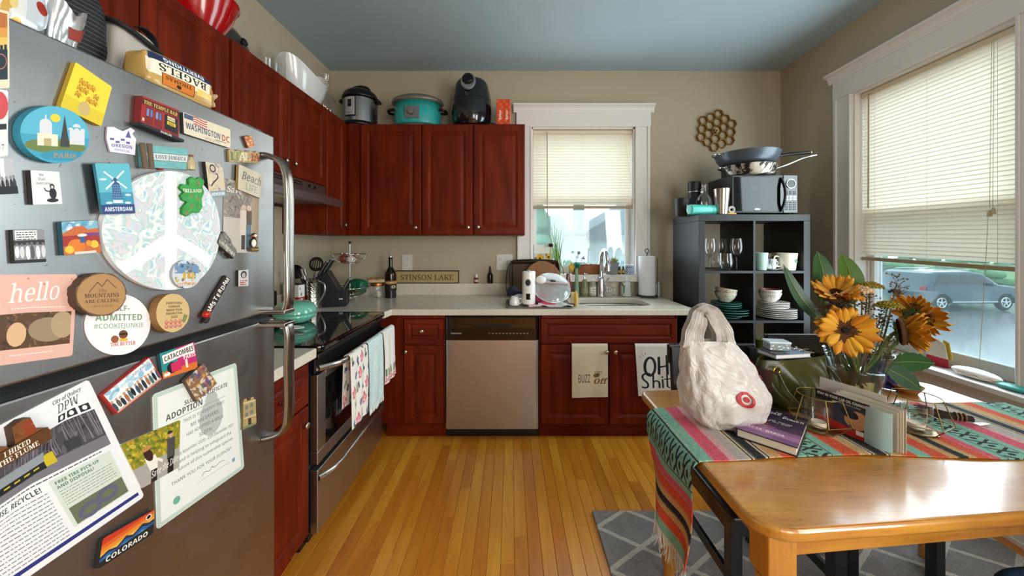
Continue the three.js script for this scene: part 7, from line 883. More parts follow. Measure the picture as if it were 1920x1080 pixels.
// =====================================================================  MAGNETS AND PAPERS ON THE REFRIGERATOR
// corners are given as seen in the photograph (top left, top right, bottom right, bottom left) and laid onto the door's plane
const onDoor = (px, py, x) => { const d = depthOnX(px, x); return [d, EYE - (py - CY) * d / F]; };
const rectUV = (r = 0.04) => roundRect(0, 0, 1, 1, r).getPoints(4).map((p) => [p.x, p.y]);
const diskUV = (n = 44, wob = 0, s = 0) => Array.from({ length: n }, (_, i) => { const a = i / n * 2 * PI, r = 0.5 - wob + wob * noise.noise(Math.cos(a) * 5 + s, Math.sin(a) * 5, s); return [0.5 + Math.cos(a) * r, 0.5 + Math.sin(a) * r]; });
function magnet(name, label, quad, t, size, draw, o = {}) {
  const X = FX + (o.lift ?? 0.0006) + t, c = quad.map(([a, b]) => onDoor(a, b, X));
  const cd = c.reduce((a, p) => a + p[0], 0) / 4, cy = c.reduce((a, p) => a + p[1], 0) / 4;
  const map = ([u, v]) => { const [tl, tr, br, bl] = c, w = [(1 - u) * v, u * v, u * (1 - v), (1 - u) * (1 - v)]; return [tl, tr, br, bl].reduce((a, p, i) => [a[0] + p[0] * w[i], a[1] + p[1] * w[i]], [-cd, -cy]); };
  const outline = o.poly || rectUV(o.round ?? 0.03), pts = outline.map(map), tris = THREE.ShapeUtils.triangulateShape(outline.map((p) => V2(...p)), []);
  const g = thing(name, label, o.cat ?? 'magnet', [FX + (o.lift ?? 0.0006), cy, -cd], LEFT, o.group ?? 'magnets on the refrigerator');   // local x runs away from the viewer, local z out of the door
  const pos = [], uv = [], side = [];
  const area = pts.reduce((a, p, i) => { const q = pts[(i + 1) % pts.length]; return a + p[0] * q[1] - q[0] * p[1]; }, 0);
  for (const tri of tris) for (const k of (area > 0 ? tri : [tri[0], tri[2], tri[1]])) { pos.push(pts[k][0], pts[k][1], t); uv.push(...outline[k]); }
  pts.forEach((p, i) => { const q = pts[(i + 1) % pts.length], [a, b] = area > 0 ? [p, q] : [q, p]; side.push(a[0], a[1], 0, b[0], b[1], 0, b[0], b[1], t, a[0], a[1], 0, b[0], b[1], t, a[0], a[1], t); });
  for (const tri of tris) for (const k of tri) side.push(pts[k][0], pts[k][1], 0);
  const fg = new THREE.BufferGeometry(); fg.setAttribute('position', new THREE.Float32BufferAttribute(pos, 3)); fg.setAttribute('uv', new THREE.Float32BufferAttribute(uv, 2)); fg.computeVertexNormals();
  const sg = new THREE.BufferGeometry(); sg.setAttribute('position', new THREE.Float32BufferAttribute(side, 3)); sg.computeVertexNormals();
  mesh(o.faceName ?? 'printed_face', fg, phys(0xffffff, o.rough ?? 0.4, { map: canvasTex(size[0], size[1], draw) }), g); mesh(o.bodyName ?? 'backing', sg, std(o.edge ?? 0x2a2a2c, 0.6), g);
  g.local = (u, v) => map([u, v]); return g;
}
const fillAll = (g, w, h, c) => { g.fillStyle = c; g.fillRect(0, 0, w, h); };
const txt = (g, s, x, y, font, c, max, al = 'center') => { g.font = font; g.fillStyle = c; g.textAlign = al; g.textBaseline = 'middle'; g.fillText(s, x, y, max); };
const lines = (g, x, y, w, n, gap, c, th = 3) => { g.fillStyle = c; for (let i = 0; i < n; i++) { let q = x; while (q < x + w - 12) { const l = Math.min(rr(8, 42), x + w - q); g.fillRect(q, y + i * gap, l, th); q += l + 7; } } };
const people = (g, w, h, y, n, cols, skin = '#c99a78') => { for (let i = 0; i < n; i++) { const x = (i + 0.5) * w / n + rr(-4, 4), s = h * rr(0.9, 1.1), yy = y + rr(-6, 6); g.fillStyle = cols[i % cols.length]; g.beginPath(); g.ellipse(x, yy + s * 0.5, w / n * 0.42, s * 0.5, 0, 0, 7); g.fill(); g.fillStyle = skin; g.beginPath(); g.arc(x, yy - s * 0.1, s * 0.13, 0, 7); g.fill(); } };
const blot = (g, w, h, n, cols, r0, r1, al = 0.5) => { g.globalAlpha = al; for (let i = 0; i < n; i++) { g.fillStyle = cols[i % cols.length]; g.beginPath(); g.ellipse(rr(0, w), rr(0, h), rr(r0, r1), rr(r0, r1) * 0.6, rr(0, 3), 0, 7); g.fill(); } g.globalAlpha = 1; };

magnet('postcard', 'tall postcard of a city skyline at dusk near the freezer edge', [[-60, 2], [17, 22], [18, 165], [-60, 170]], 0.0012, [256, 384], (g, w, h) => { fillAll(g, w, h, '#e9dcc0'); g.fillStyle = '#d99a4a'; g.fillRect(12, 12, w - 24, 180); g.fillStyle = '#e8c063'; g.fillRect(12, 130, w - 24, 60); g.fillStyle = '#b8703a'; g.fillRect(12, 12, w - 24, 70); g.fillStyle = '#22343e'; g.fillRect(12, 190, w - 24, 150); for (let i = 0; i < 9; i++) g.fillRect(14 + i * 26, 150 + (i * 37) % 40, 18, 60); g.strokeStyle = '#b86a60'; g.lineWidth = 6; g.beginPath(); g.arc(200, 250, 36, 0, 7); g.stroke(); txt(g, 'GREETINGS', 128, 362, '22px serif', '#5b4a38'); }, { cat: 'postcard', edge: 0xded4bd });
magnet('note_card', 'white card with a large red dot at the freezer edge', [[-60, 158], [15, 170], [15, 292], [-60, 300]], 0.001, [256, 256], (g, w, h) => { fillAll(g, w, h, '#efece8'); g.fillStyle = '#cf4a4e'; g.beginPath(); g.arc(205, 60, 52, 0, 7); g.fill(); g.fillStyle = '#232426'; g.fillRect(150, 130, 96, 22); txt(g, '7 - 7', 200, 220, 'bold 30px serif', '#333'); }, { cat: 'card', edge: 0xe8e6e2 });
magnet('photo_magnet', 'black and white crowd photo magnet at the freezer edge', [[-30, 296], [24, 297], [35, 363], [-28, 366]], 0.004, [192, 192], (g, w, h) => { fillAll(g, w, h, '#b9bcc0'); g.fillStyle = '#e6e7e8'; g.fillRect(70, 0, 60, 110); g.fillStyle = '#3a3c40'; g.fillRect(84, 0, 18, 100); people(g, w, 70, 110, 8, ['#1a1b1d', '#2c2d30'], '#8a8a8a'); g.fillStyle = '#111214'; g.fillRect(0, 150, w, 42); }, { cat: 'magnet' });
magnet('yellow_tile', 'square yellow tile magnet with relief flowers hung askew', [[142, 116], [210, 163], [190, 237], [113, 200]], 0.008, [256, 256], (g, w, h) => { fillAll(g, w, h, '#ecd83a'); g.fillStyle = '#e0c62a'; g.fillRect(0, 180, w, 76); for (let i = 0; i < 9; i++) flower(g, 70 + (i % 4) * 36, 74 + Math.floor(i / 3) * 36, 21, ['#d8a818', '#c8921a', '#e9c53a', '#a97412']); g.fillStyle = '#c9b070'; g.beginPath(); g.ellipse(128, 205, 36, 40, 0, 0, 7); g.fill(); }, { edge: 0xb89a24 });
{
  const m = magnet('souvenir_plate', 'round blue relief plate magnet of monuments lettered PARIS', [[38, 190], [168, 208], [168, 308], [38, 304]], 0.012, [384, 384], (g, w, h) => { fillAll(g, w, h, '#3ea0bd'); g.fillStyle = '#58b4cf'; g.fillRect(0, 0, w, 200); g.fillStyle = '#e3cf3c'; g.beginPath(); g.arc(180, 80, 28, 0, 7); g.fill(); g.fillStyle = '#6b7d3c'; g.beginPath(); g.ellipse(190, 270, 170, 50, 0, 0, 7); g.fill(); g.fillStyle = '#e8e2cc'; g.fillRect(84, 190, 110, 80); g.fillStyle = '#b9a878'; g.fillRect(118, 220, 40, 50); g.fillStyle = '#d9dce0'; g.fillRect(96, 120, 66, 70); g.beginPath(); g.arc(128, 124, 32, PI, 0); g.fill(); g.fillRect(124, 64, 8, 40); g.fillRect(262, 150, 90, 100); for (const x of [268, 304, 340]) { g.beginPath(); g.arc(x, 150, 16, PI, 0); g.fill(); } g.beginPath(); g.arc(304, 128, 24, PI, 0); g.fill(); g.fillStyle = '#3b3a38'; g.beginPath(); g.moveTo(232, 50); g.lineTo(262, 270); g.lineTo(204, 270); g.fill(); g.fillStyle = '#2f8fb0'; g.beginPath(); g.ellipse(230, 330, 130, 36, -0.05, 0, 7); g.fill(); txt(g, 'PARIS', 235, 330, 'bold 44px serif', '#b98a4a'); }, { poly: diskUV(), edge: 0x2c8aa6, bodyName: 'rim' });
}
magnet('state_magnet', 'small white and purple state shaped magnet under the yellow tile', [[198, 237], [256, 240], [254, 292], [202, 284]], 0.003, [192, 192], (g, w, h) => { fillAll(g, w, h, '#efeaf2'); g.fillStyle = '#5b5a9c'; g.beginPath(); g.moveTo(120, 70); g.lineTo(140, 20); g.lineTo(158, 72); g.fill(); for (let i = 0; i < 4; i++) { g.fillRect(20 + i * 34, 84 + (i % 2) * 20, 26, 16); } txt(g, 'OREGON', 96, 140, 'bold 34px sans-serif', '#5a56a0', 150); txt(g, 'ADVENTURE', 96, 170, '20px sans-serif', '#5a56a0', 140); }, { poly: [[0.08, 0], [0.98, 0.02], [1, 0.6], [0.86, 0.78], [0.95, 0.9], [0.8, 1], [0.55, 0.86], [0.4, 0.9], [0.25, 1], [0.05, 0.98], [0, 0.5]], edge: 0xb0a6b8 });
magnet('quote_tile', 'white tile magnet lettered We Shall overcome', [[57, 319], [111, 322], [117, 382], [62, 384]], 0.007, [256, 256], (g, w, h) => { fillAll(g, w, h, '#ecebe9'); txt(g, 'We', 90, 30, '30px sans-serif', '#222'); txt(g, 'Shall', 88, 62, '30px sans-serif', '#222'); txt(g, 'overcome', 104, 94, '30px sans-serif', '#222', 130); g.fillStyle = '#141416'; g.beginPath(); g.ellipse(180, 172, 32, 44, 0, 0, 7); g.fill(); g.beginPath(); g.ellipse(172, 226, 52, 16, 0, 0, 7); g.fill(); g.beginPath(); g.arc(178, 118, 22, 0, 7); g.fill(); g.fillStyle = '#c9c4be'; g.beginPath(); g.arc(178, 122, 13, 0, 7); g.fill(); g.strokeStyle = '#141416'; g.lineWidth = 9; g.beginPath(); g.moveTo(156, 158); g.lineTo(118, 150); g.lineTo(108, 128); g.stroke(); }, { edge: 0x17181a });
magnet('windmill_magnet', 'aqua magnet with a windmill lettered AMSTERDAM', [[178, 306], [242, 307], [254, 400], [193, 402]], 0.005, [256, 384], (g, w, h) => { fillAll(g, w, h, '#5fb9c9'); g.fillStyle = '#3d95b4'; g.fillRect(0, 220, w, 90); g.fillStyle = '#cfe6ea'; for (const [x, y] of [[40, 120], [215, 240], [60, 300], [205, 300]]) { g.beginPath(); g.ellipse(x, y, 26, 9, 0, 0, 7); g.fill(); } g.fillStyle = '#27538c'; g.beginPath(); g.moveTo(100, 130); g.lineTo(152, 130); g.lineTo(172, 270); g.lineTo(84, 270); g.fill(); g.strokeStyle = '#8fc0cf'; g.lineWidth = 2; for (let i = 0; i < 6; i++) { g.beginPath(); g.moveTo(86, 170 + i * 18); g.lineTo(170, 170 + i * 18); g.stroke(); g.beginPath(); g.moveTo(96 + i * 13, 160); g.lineTo(92 + i * 14, 270); g.stroke(); } g.strokeStyle = '#e3eef0'; g.lineWidth = 13; for (const [x, y] of [[52, 62], [206, 56], [50, 196], [212, 190]]) { g.beginPath(); g.moveTo(128, 128); g.lineTo(x, y); g.stroke(); } g.fillStyle = '#27538c'; g.beginPath(); g.arc(128, 126, 16, 0, 7); g.fill(); g.fillStyle = '#e3eef0'; g.fillRect(90, 280, 76, 22); g.fillStyle = '#2b3f7c'; g.fillRect(0, 312, w, 72); txt(g, 'AMSTERDAM', 128, 348, 'bold 42px sans-serif', '#e6ecf4', 220); }, { edge: 0x3a7f96, lift: 0.0102 });
magnet('march_photo', 'black and white magnet of people in white coats under a banner', [[24, 431], [82, 430], [87, 491], [28, 494]], 0.006, [256, 256], (g, w, h) => { fillAll(g, w, h, '#8e8f92'); g.fillStyle = '#2a2b2d'; g.fillRect(0, 80, w, 40); people(g, w, 100, 122, 6, ['#e9e9ea', '#d6d6d8', '#f2f2f2', '#55565a'], '#6b6b6b'); g.fillStyle = '#1b1b1d'; g.fillRect(0, 232, w, 24); g.fillStyle = '#f0f0ee'; g.fillRect(14, 6, 180, 76); lines(g, 24, 18, 160, 4, 18, '#222', 7); }, { edge: 0x121214 });
magnet('desert_magnet', 'colourful western desert magnet with a cowboy hat', [[115, 416], [182, 413], [190, 473], [120, 479]], 0.008, [256, 256], (g, w, h) => { fillAll(g, w, h, '#7fb6c9'); blot(g, w, 60, 14, ['#e8eef0', '#4f93b4'], 14, 34); g.fillStyle = '#c8672e'; g.beginPath(); g.moveTo(0, 90); g.lineTo(60, 60); g.lineTo(90, 40); g.lineTo(150, 40); g.lineTo(180, 70); g.lineTo(256, 60); g.lineTo(256, 256); g.lineTo(0, 256); g.fill(); g.fillStyle = '#a32a22'; g.fillRect(0, 110, w, 80); g.fillStyle = '#7a3a86'; g.fillRect(150, 96, 106, 24); g.fillStyle = '#e07a1e'; g.beginPath(); g.ellipse(90, 190, 60, 50, 0, 0, 7); g.fill(); g.fillStyle = '#2f5a9c'; g.fillRect(118, 110, 34, 60); g.fillStyle = '#efe6d2'; g.beginPath(); g.ellipse(136, 112, 34, 12, 0, 0, 7); g.fill(); g.fillStyle = '#e8c23a'; for (const [x, y] of [[40, 216], [214, 186]]) { g.beginPath(); g.arc(x, y, 30, 0, 7); g.fill(); } g.fillStyle = '#e0962c'; g.beginPath(); g.arc(176, 176, 22, 0, 7); g.fill(); g.fillStyle = '#d9d3c0'; g.fillRect(70, 236, 150, 20); }, { edge: 0x1b4f5f });
{ // round painted plate with a white peace sign
  magnet('peace_plate', 'large round marbled plate with a white peace sign', [[191, 316], [413, 324], [413, 540], [191, 549]], 0.009, [768, 768], (g, w, h) => { const im = g.createImageData(w, h), P = [[236, 232, 238], [206, 190, 222], [178, 212, 214], [232, 204, 212], [150, 200, 194], [238, 234, 236], [226, 236, 232], [120, 184, 200], [240, 222, 214], [190, 176, 212]]; for (let j = 0; j < h; j++) for (let i = 0; i < w; i++) { const x = i / 130, y = j / 130, q = noise.noise(x, y, 1.3), r = noise.noise(x * 1.3 + q * 2.2, y * 1.3 - q * 1.6, 4.1), s2 = noise.noise(x * 3 + r * 3, y * 1.6 + q * 3, 8.2); const k = Math.max(0, Math.min(8.99, 4.6 + r * 5.5 + s2 * 3.2)), n = k | 0, f = k - n, o = (j * w + i) * 4; for (let c = 0; c < 3; c++) im.data[o + c] = 0.7 * (P[n][c] + (P[n + 1][c] - P[n][c]) * f) + 71; im.data[o + 3] = 255; } g.putImageData(im, 0, 0); g.strokeStyle = '#f3f1f4'; g.lineCap = 'butt'; g.lineWidth = 80; const L = (a, b, c, d) => { g.beginPath(); g.moveTo(a, b); g.lineTo(c, d); g.stroke(); }; L(384, 0, 384, 768); L(384, 420, 90, 622); L(384, 420, 680, 600); }, { poly: diskUV(64), cat: 'plate', edge: 0xe6e4e6, rough: 0.3, bodyName: 'plate_rim' });
}
magnet('ireland_magnet', 'bright green island shaped magnet lettered IRELAND', [[337, 329], [384, 333], [381, 402], [338, 407]], 0.006, [256, 384], (g, w, h) => { fillAll(g, w, h, '#2f9a3c'); blot(g, w, h, 30, ['#238230', '#46ad50', '#2a7f38'], 10, 30); for (const [x, y] of [[190, 60], [120, 190], [190, 220], [120, 290], [70, 350]]) { g.fillStyle = '#9a7a3a'; g.fillRect(x - 14, y - 14, 28, 28); g.fillStyle = '#6f6a60'; g.fillRect(x - 8, y - 24, 14, 20); } txt(g, 'IRELAND', 128, 138, 'bold 48px serif', '#f0ead6', 200); }, { poly: [[0.3, 0], [0.55, 0.08], [0.8, 0.05], [0.95, 0.2], [0.9, 0.42], [1, 0.6], [0.92, 0.75], [1, 0.9], [0.8, 1], [0.62, 0.94], [0.5, 1], [0.34, 0.93], [0.36, 0.78], [0.1, 0.8], [0, 0.7], [0.18, 0.6], [0.04, 0.52], [0.12, 0.4], [0.3, 0.36], [0.1, 0.22], [0.08, 0.08]], edge: 0x1f7a2c, lift: 0.0102 });
{
  const m = magnet('pub_magnet', 'red pub front magnet with a dark step lettered DUBLIN', [[267, 179], [336, 207], [335, 262], [263, 233]], 0.014, [384, 256], (g, w, h) => { fillAll(g, w, h, '#a3221c'); g.fillStyle = '#4a1512'; g.fillRect(0, 18, w, 54); txt(g, 'THE TEMPLE BAR', 192, 46, 'bold 44px serif', '#e5c45a', 350); g.fillStyle = '#7c1814'; for (const x of [40, 130, 300]) g.fillRect(x, 80, 76, 150); for (const [x, c] of [[52, '#6f8fc4'], [88, '#557ab4'], [142, '#7d9bcc'], [176, '#4f72a8']]) { g.fillStyle = c; g.fillRect(x, 96, 22, 64); } g.fillStyle = '#1a0f0d'; g.fillRect(230, 84, 140, 130); g.fillStyle = '#e8dcae'; g.fillRect(260, 92, 80, 34); g.fillStyle = '#d8c23a'; g.fillRect(258, 134, 90, 30); txt(g, 'BAR', 303, 150, 'bold 26px serif', '#5a1512'); txt(g, 'OPEN', 300, 110, 'bold 26px serif', '#7c1814'); g.fillStyle = '#e6d6b0'; g.fillRect(14, 190, 20, 26); }, { edge: 0x7a1713 });
  const a = m.local(-0.06, -0.02), b = m.local(1.05, -0.02), d = V2(b[0] - a[0], b[1] - a[1]), step = mesh('step', box(d.length(), 0.006, 0.022).rotateZ(Math.atan2(d.y, d.x)).translate((a[0] + b[0]) / 2, (a[1] + b[1]) / 2, 0.011), std(0x23262c, 0.6), m);
  mesh('step_letters', new THREE.PlaneGeometry(d.length() * 0.4, 0.006).rotateZ(Math.atan2(d.y, d.x)).translate((a[0] + b[0]) / 2 + 0.004, (a[1] + b[1]) / 2, 0.0224), std(0xffffff, 0.6, 0, { map: canvasTex(256, 48, (g, w, h) => { fillAll(g, w, h, '#23262c'); txt(g, 'DUBLIN', 128, 26, 'bold 46px sans-serif', '#dcdcd8', 240); }) }), step);
}
magnet('flag_magnet', 'long magnet with a waving flag lettered WASHINGTON DC', [[343, 210], [432, 243], [432, 278], [345, 250]], 0.006, [512, 200], (g, w, h) => { fillAll(g, w, h, '#e3d8bd'); g.fillStyle = '#4c5878'; g.fillRect(8, 6, 90, 46); for (let i = 0; i < 7; i++) { g.strokeStyle = i % 2 ? '#e9dcd0' : '#b5463c'; g.lineWidth = 11; g.beginPath(); g.moveTo(98, 12 + i * 11); g.bezierCurveTo(140, i * 11 - 6, 190, 34 + i * 11, 240, 14 + i * 12); g.stroke(); } txt(g, 'WASHINGTON', 20, 116, 'bold 82px sans-serif', '#39486a', 370, 'left'); txt(g, 'DC', 400, 116, 'bold 88px sans-serif', '#b5483c', 104, 'left'); lines(g, 210, 168, 180, 2, 14, '#8d7c60', 5); g.fillStyle = '#39486a'; g.fillRect(330, 158, 130, 6); }, { edge: 0x2f2c28 });
{
  const m = magnet('plank_sign', 'aqua weathered plank magnet lettered ONE LOVE JAMAICA', [[264, 271], [352, 279], [350, 318], [268, 313]], 0.008, [512, 256], (g, w, h) => { fillAll(g, w, h, '#6fb3b4'); g.fillStyle = '#d9dcd6'; g.fillRect(0, 86, w, 84); for (let i = 0; i < 90; i++) { g.fillStyle = `rgba(${i % 2 ? '30,50,50' : '240,240,230'},.25)`; g.fillRect(rr(0, w), rr(0, h), rr(20, 90), 3); } g.fillStyle = '#3f5f60'; g.fillRect(0, 82, w, 5); g.fillRect(0, 168, w, 5); txt(g, 'ONE LOVE JAMAICA', 256, 128, 'bold 62px serif', '#24406a', 480); }, { edge: 0x4f7f80 });
  for (const u of [0.03, 0.16]) { const a = m.local(u, -0.08), b = m.local(u - 0.02, 1.08); mesh('driftwood_batten', rod([a[0], a[1], 0.01], [b[0], b[1], 0.01], 0.0042, 7), std(0x6b5a48, 0.9), m); }
  const c = m.local(1.1, 0.1); mesh('sand_bottle', lathe([[0.001, 0], [0.0075, 0], [0.008, 0.002], [0.008, 0.019], [0.004, 0.024], [0.004, 0.029], [0.001, 0.029]], 16).translate(c[0], c[1] - 0.005, 0.009), phys(0xd8c7a0, 0.1, { transmission: 0.3, thickness: 0 }), m); mesh('cork', cyl(0.0038, 0.0045, 0.006, c[0], c[1] + 0.023, 0.009, 10), std(0x8a5a38, 0.9), m);
}
{ const [d, y] = onDoor(303, 314, FX + 0.006), b = thing('button_magnet', 'tiny round red button magnet at the top of the peace plate', 'magnet', [FX + 0.0006, y, -d], LEFT, 'magnets on the refrigerator'); mesh('dome', lathe([[0.0055, 0], [0.006, 0.003], [0.004, 0.007], [0.001, 0.008]], 18).rotateX(PI / 2), phys(0x9c3a30, 0.2), b); mesh('foot', cyl(0.0055, 0.0055, 0.002, 0, 0, 0, 16).rotateX(PI / 2).translate(0, 0, -0.0), M.black, b); }
magnet('food_magnet', 'tiny orange tile magnet above the ITALIA letters', [[458, 256], [471, 254], [478, 273], [466, 278]], 0.006, [96, 96], (g, w, h) => { fillAll(g, w, h, '#c8743a'); blot(g, w, h, 16, ['#e3b070', '#a8402a', '#f0d8a0'], 8, 18, 0.8); }, { edge: 0x6a3a24 });
{ // raised letters
  const m = magnet('letter_magnet', 'relief magnet of green white and red letters spelling ITALIA', [[428, 279], [486, 284], [486, 306], [430, 304]], 0.005, [256, 96], (g, w, h) => { fillAll(g, w, h, '#b39b6a'); blot(g, w, h, 24, ['#d6c79a', '#8f7a4a', '#c9b07a'], 8, 22, 0.6); 'ITALIA'.split('').forEach((c, i) => txt(g, c, 24 + i * 42, 50, 'bold 84px serif', ['#4f7a3a', '#6f8f4a', '#e2dcc2', '#d9cfae', '#b5463a', '#9c3a30'][i])); }, { edge: 0x8a7748, poly: [[0, 0.02], [1, 0], [1, 0.8], [0.92, 1], [0.8, 0.86], [0.66, 1], [0.5, 0.88], [0.34, 1], [0.2, 0.88], [0.06, 1], [0, 0.9]] });
}
magnet('museum_magnet', 'magnet of pale carved figures lettered NEWSEUM', [[385, 303], [417, 309], [424, 368], [393, 371]], 0.007, [160, 256], (g, w, h) => { fillAll(g, w, h, '#d3c3a6'); blot(g, w, 200, 26, ['#b9a080', '#e4d8c2', '#c8a8a0', '#8f8496'], 8, 26, 0.7); g.strokeStyle = '#1d1a18'; g.lineWidth = 10; g.beginPath(); g.arc(60, 40, 24, 0, 7); g.moveTo(90, 70); g.bezierCurveTo(130, 110, 60, 120, 30, 170); g.stroke(); g.fillStyle = '#7f97a4'; g.fillRect(14, 206, w - 14, 50); txt(g, 'NEWSEUM', 86, 232, 'bold 36px sans-serif', '#eef0f0', 128); }, { edge: 0x141312 });
magnet('save_the_date', 'tall black and white photo card of a couple in a park', [[421, 334], [486, 350], [484, 474], [418, 474]], 0.0012, [384, 640], (g, w, h) => { fillAll(g, w, h, '#8d857b'); blot(g, w, 330, 220, ['#5f5850', '#a89f92', '#6f675e', '#c0b7aa'], 6, 22, 0.6); g.fillStyle = '#c4bbb0'; g.fillRect(0, 330, w, 310); g.fillStyle = '#a58f72'; g.fillRect(300, 120, 84, 520); g.fillStyle = '#d8cabd'; g.fillRect(170, 250, 66, 230); g.fillStyle = '#5a463c'; g.fillRect(240, 250, 60, 130); g.fillStyle = '#5d7480'; g.fillRect(236, 380, 58, 230); g.fillStyle = '#4b4744'; g.fillRect(186, 480, 40, 130); g.fillStyle = '#d1b49c'; g.beginPath(); g.arc(206, 226, 26, 0, 7); g.arc(266, 226, 26, 0, 7); g.fill(); g.save(); g.font = 'italic 74px serif'; g.fillStyle = '#f2efea'; g.fillText('Save', 20, 110); g.restore(); }, { cat: 'card', edge: 0xcfcac0 });
magnet('beach_sign', 'cream sign magnet lettered Beach LIFE', [[448, 308], [494, 328], [489, 372], [446, 355]], 0.007, [256, 192], (g, w, h) => { fillAll(g, w, h, '#cfc6b0'); txt(g, 'Beach', 132, 70, 'italic 84px serif', '#39434f', 210); txt(g, 'LIFE', 140, 144, '72px sans-serif', '#8a9a86', 190); }, { edge: 0x9a7a48, lift: 0.0022 });
{
  const [d, y] = onDoor(478, 470, FX + 0.014), p = thing('puffin_magnet', 'small puffin figure magnet on a yellow lettered base', 'magnet', [FX + 0.0022, y, -d], LEFT, 'magnets on the refrigerator');
  mesh('bird_body', [new THREE.SphereGeometry(0.01, 16, 12).scale(0.9, 1.5, 0.8).translate(-0.002, 0.022, 0.009)], std(0x1a1a1c, 0.5), p); mesh('white_breast', new THREE.SphereGeometry(0.0085, 14, 10).scale(0.75, 1.35, 0.7).translate(-0.005, 0.021, 0.0122), std(0xe9e6df, 0.5), p); mesh('head', ball(0.0075, 0.001, 0.042, 0.009, 14), std(0x1a1a1c, 0.5), p); mesh('cheek', ball(0.005, -0.0005, 0.042, 0.0125, 12), std(0xe9e6df, 0.5), p); mesh('beak', new THREE.ConeGeometry(0.0035, 0.009, 8).rotateZ(PI / 2).translate(-0.009, 0.041, 0.011), std(0xc8642a, 0.5), p);
  mesh('base', box(0.03, 0.012, 0.012, 0, 0.004, 0.0065, 0.002), std(0x4d4436, 0.7), p); mesh('base_letters', new THREE.PlaneGeometry(0.028, 0.008).translate(0, 0.004, 0.0128), std(0xffffff, 0.5, 0, { map: canvasTex(128, 40, (g, w, h) => { fillAll(g, w, h, '#4d3f28'); txt(g, 'ICELAND', 64, 21, 'bold 32px sans-serif', '#e0b23a', 120); }) }), p);
}
magnet('city_magnet', 'grey relief city magnet hung at a slant beside the photo card', [[414, 427], [450, 462], [442, 488], [408, 457]], 0.01, [192, 128], (g, w, h) => { fillAll(g, w, h, '#6f6c66'); blot(g, w, h, 50, ['#3a3835', '#a8a69e', '#8a7a66', '#d2cfc6'], 4, 14, 0.8); txt(g, 'LOUISIANA', 90, 96, 'bold 34px serif', '#e2ded2', 160); }, { poly: [[0, 0.1], [0.12, 0], [0.6, 0.04], [0.9, 0], [1, 0.3], [0.9, 0.6], [0.7, 0.7], [0.5, 0.9], [0.2, 1], [0.05, 0.7]], edge: 0x2c2622, lift: 0.0022 });
magnet('city_button', 'round button magnet of a colourful town at the foot of the peace plate', [[323, 486], [377, 490], [377, 538], [323, 543]], 0.006, [256, 256], (g, w, h) => { fillAll(g, w, h, '#cfd4da'); g.fillStyle = '#6f93b8'; g.fillRect(20, 30, 216, 90); blot(g, w, h, 40, ['#3c4f74', '#c9a23a', '#5a7a4a', '#8a4a3a', '#d8d2c2'], 8, 22, 0.8); for (const [x, c] of [[90, '#cfa83a'], [130, '#c79a30'], [165, '#d2b04a']]) { g.fillStyle = c; g.fillRect(x, 110, 26, 60); } txt(g, 'GETTYSBURG', 128, 216, 'bold 30px serif', '#d8832a', 170); }, { poly: diskUV(), edge: 0x9aa0a6, lift: 0.0102 });
magnet('portrait_magnet', 'small rectangular portrait magnet with red lettering', [[447, 507], [466, 505], [466, 536], [447, 537]], 0.006, [96, 160], (g, w, h) => { fillAll(g, w, h, '#c9c9c8'); g.fillStyle = '#1c1c1e'; g.beginPath(); g.ellipse(50, 48, 28, 36, 0, 0, 7); g.fill(); g.fillStyle = '#b9b4ae'; g.beginPath(); g.ellipse(50, 54, 18, 25, 0, 0, 7); g.fill(); lines(g, 14, 104, 70, 3, 18, '#b5483e', 10); }, { edge: 0x1c1c1e });
{ // slanting AMSTERDAM letters with a red ball
  const a = onDoor(392, 588, FX + 0.012), b = onDoor(432, 520, FX + 0.012), dx = b[0] - a[0], dy = b[1] - a[1], len = Math.hypot(dx, dy), ang = Math.atan2(dy, dx);
  const m = thing('word_magnet', 'slanting letter magnet spelling AMSTERDAM with a red ball', 'magnet', [FX + 0.0006, a[1], -a[0]], LEFT, 'magnets on the refrigerator');
  const rot = (g) => g.rotateZ(ang); mesh('backing_strip', rot(box(len, 0.022, 0.006, len / 2, 0, 0.003, 0.002)), std(0x2a1c16, 0.7), m);
  const word = 'AMSTERDAM', tx = canvasTex(512, 96, (g, w, h) => { fillAll(g, w, h, '#2a1c16'); word.split('').forEach((c, i) => txt(g, c, 30 + i * 56, 50 + (i % 2 ? -6 : 6), 'bold 78px sans-serif', '#efece4')); }); mesh('letters', rot(new THREE.PlaneGeometry(len * 0.96, 0.02).translate(len / 2, 0, 0.0065)), std(0xffffff, 0.5, 0, { map: tx }), m); mesh('red_ball', rot(new THREE.SphereGeometry(0.0085, 16, 12).translate(-0.004, 0.004, 0.01)), phys(0xb5261c, 0.2), m); mesh('dark_shoe', rot(box(0.016, 0.012, 0.01, -0.012, -0.008, 0.006, 0.004)), std(0x231b18, 0.6), m);
}
const ringWood = (g, w, h, c) => { fillAll(g, w, h, c); g.strokeStyle = 'rgba(120,80,40,.18)'; for (let r = 10; r < w * 0.55; r += 12) { g.lineWidth = 3; g.beginPath(); g.ellipse(w / 2, h / 2, r, r, 0, 0, 7); g.stroke(); } };
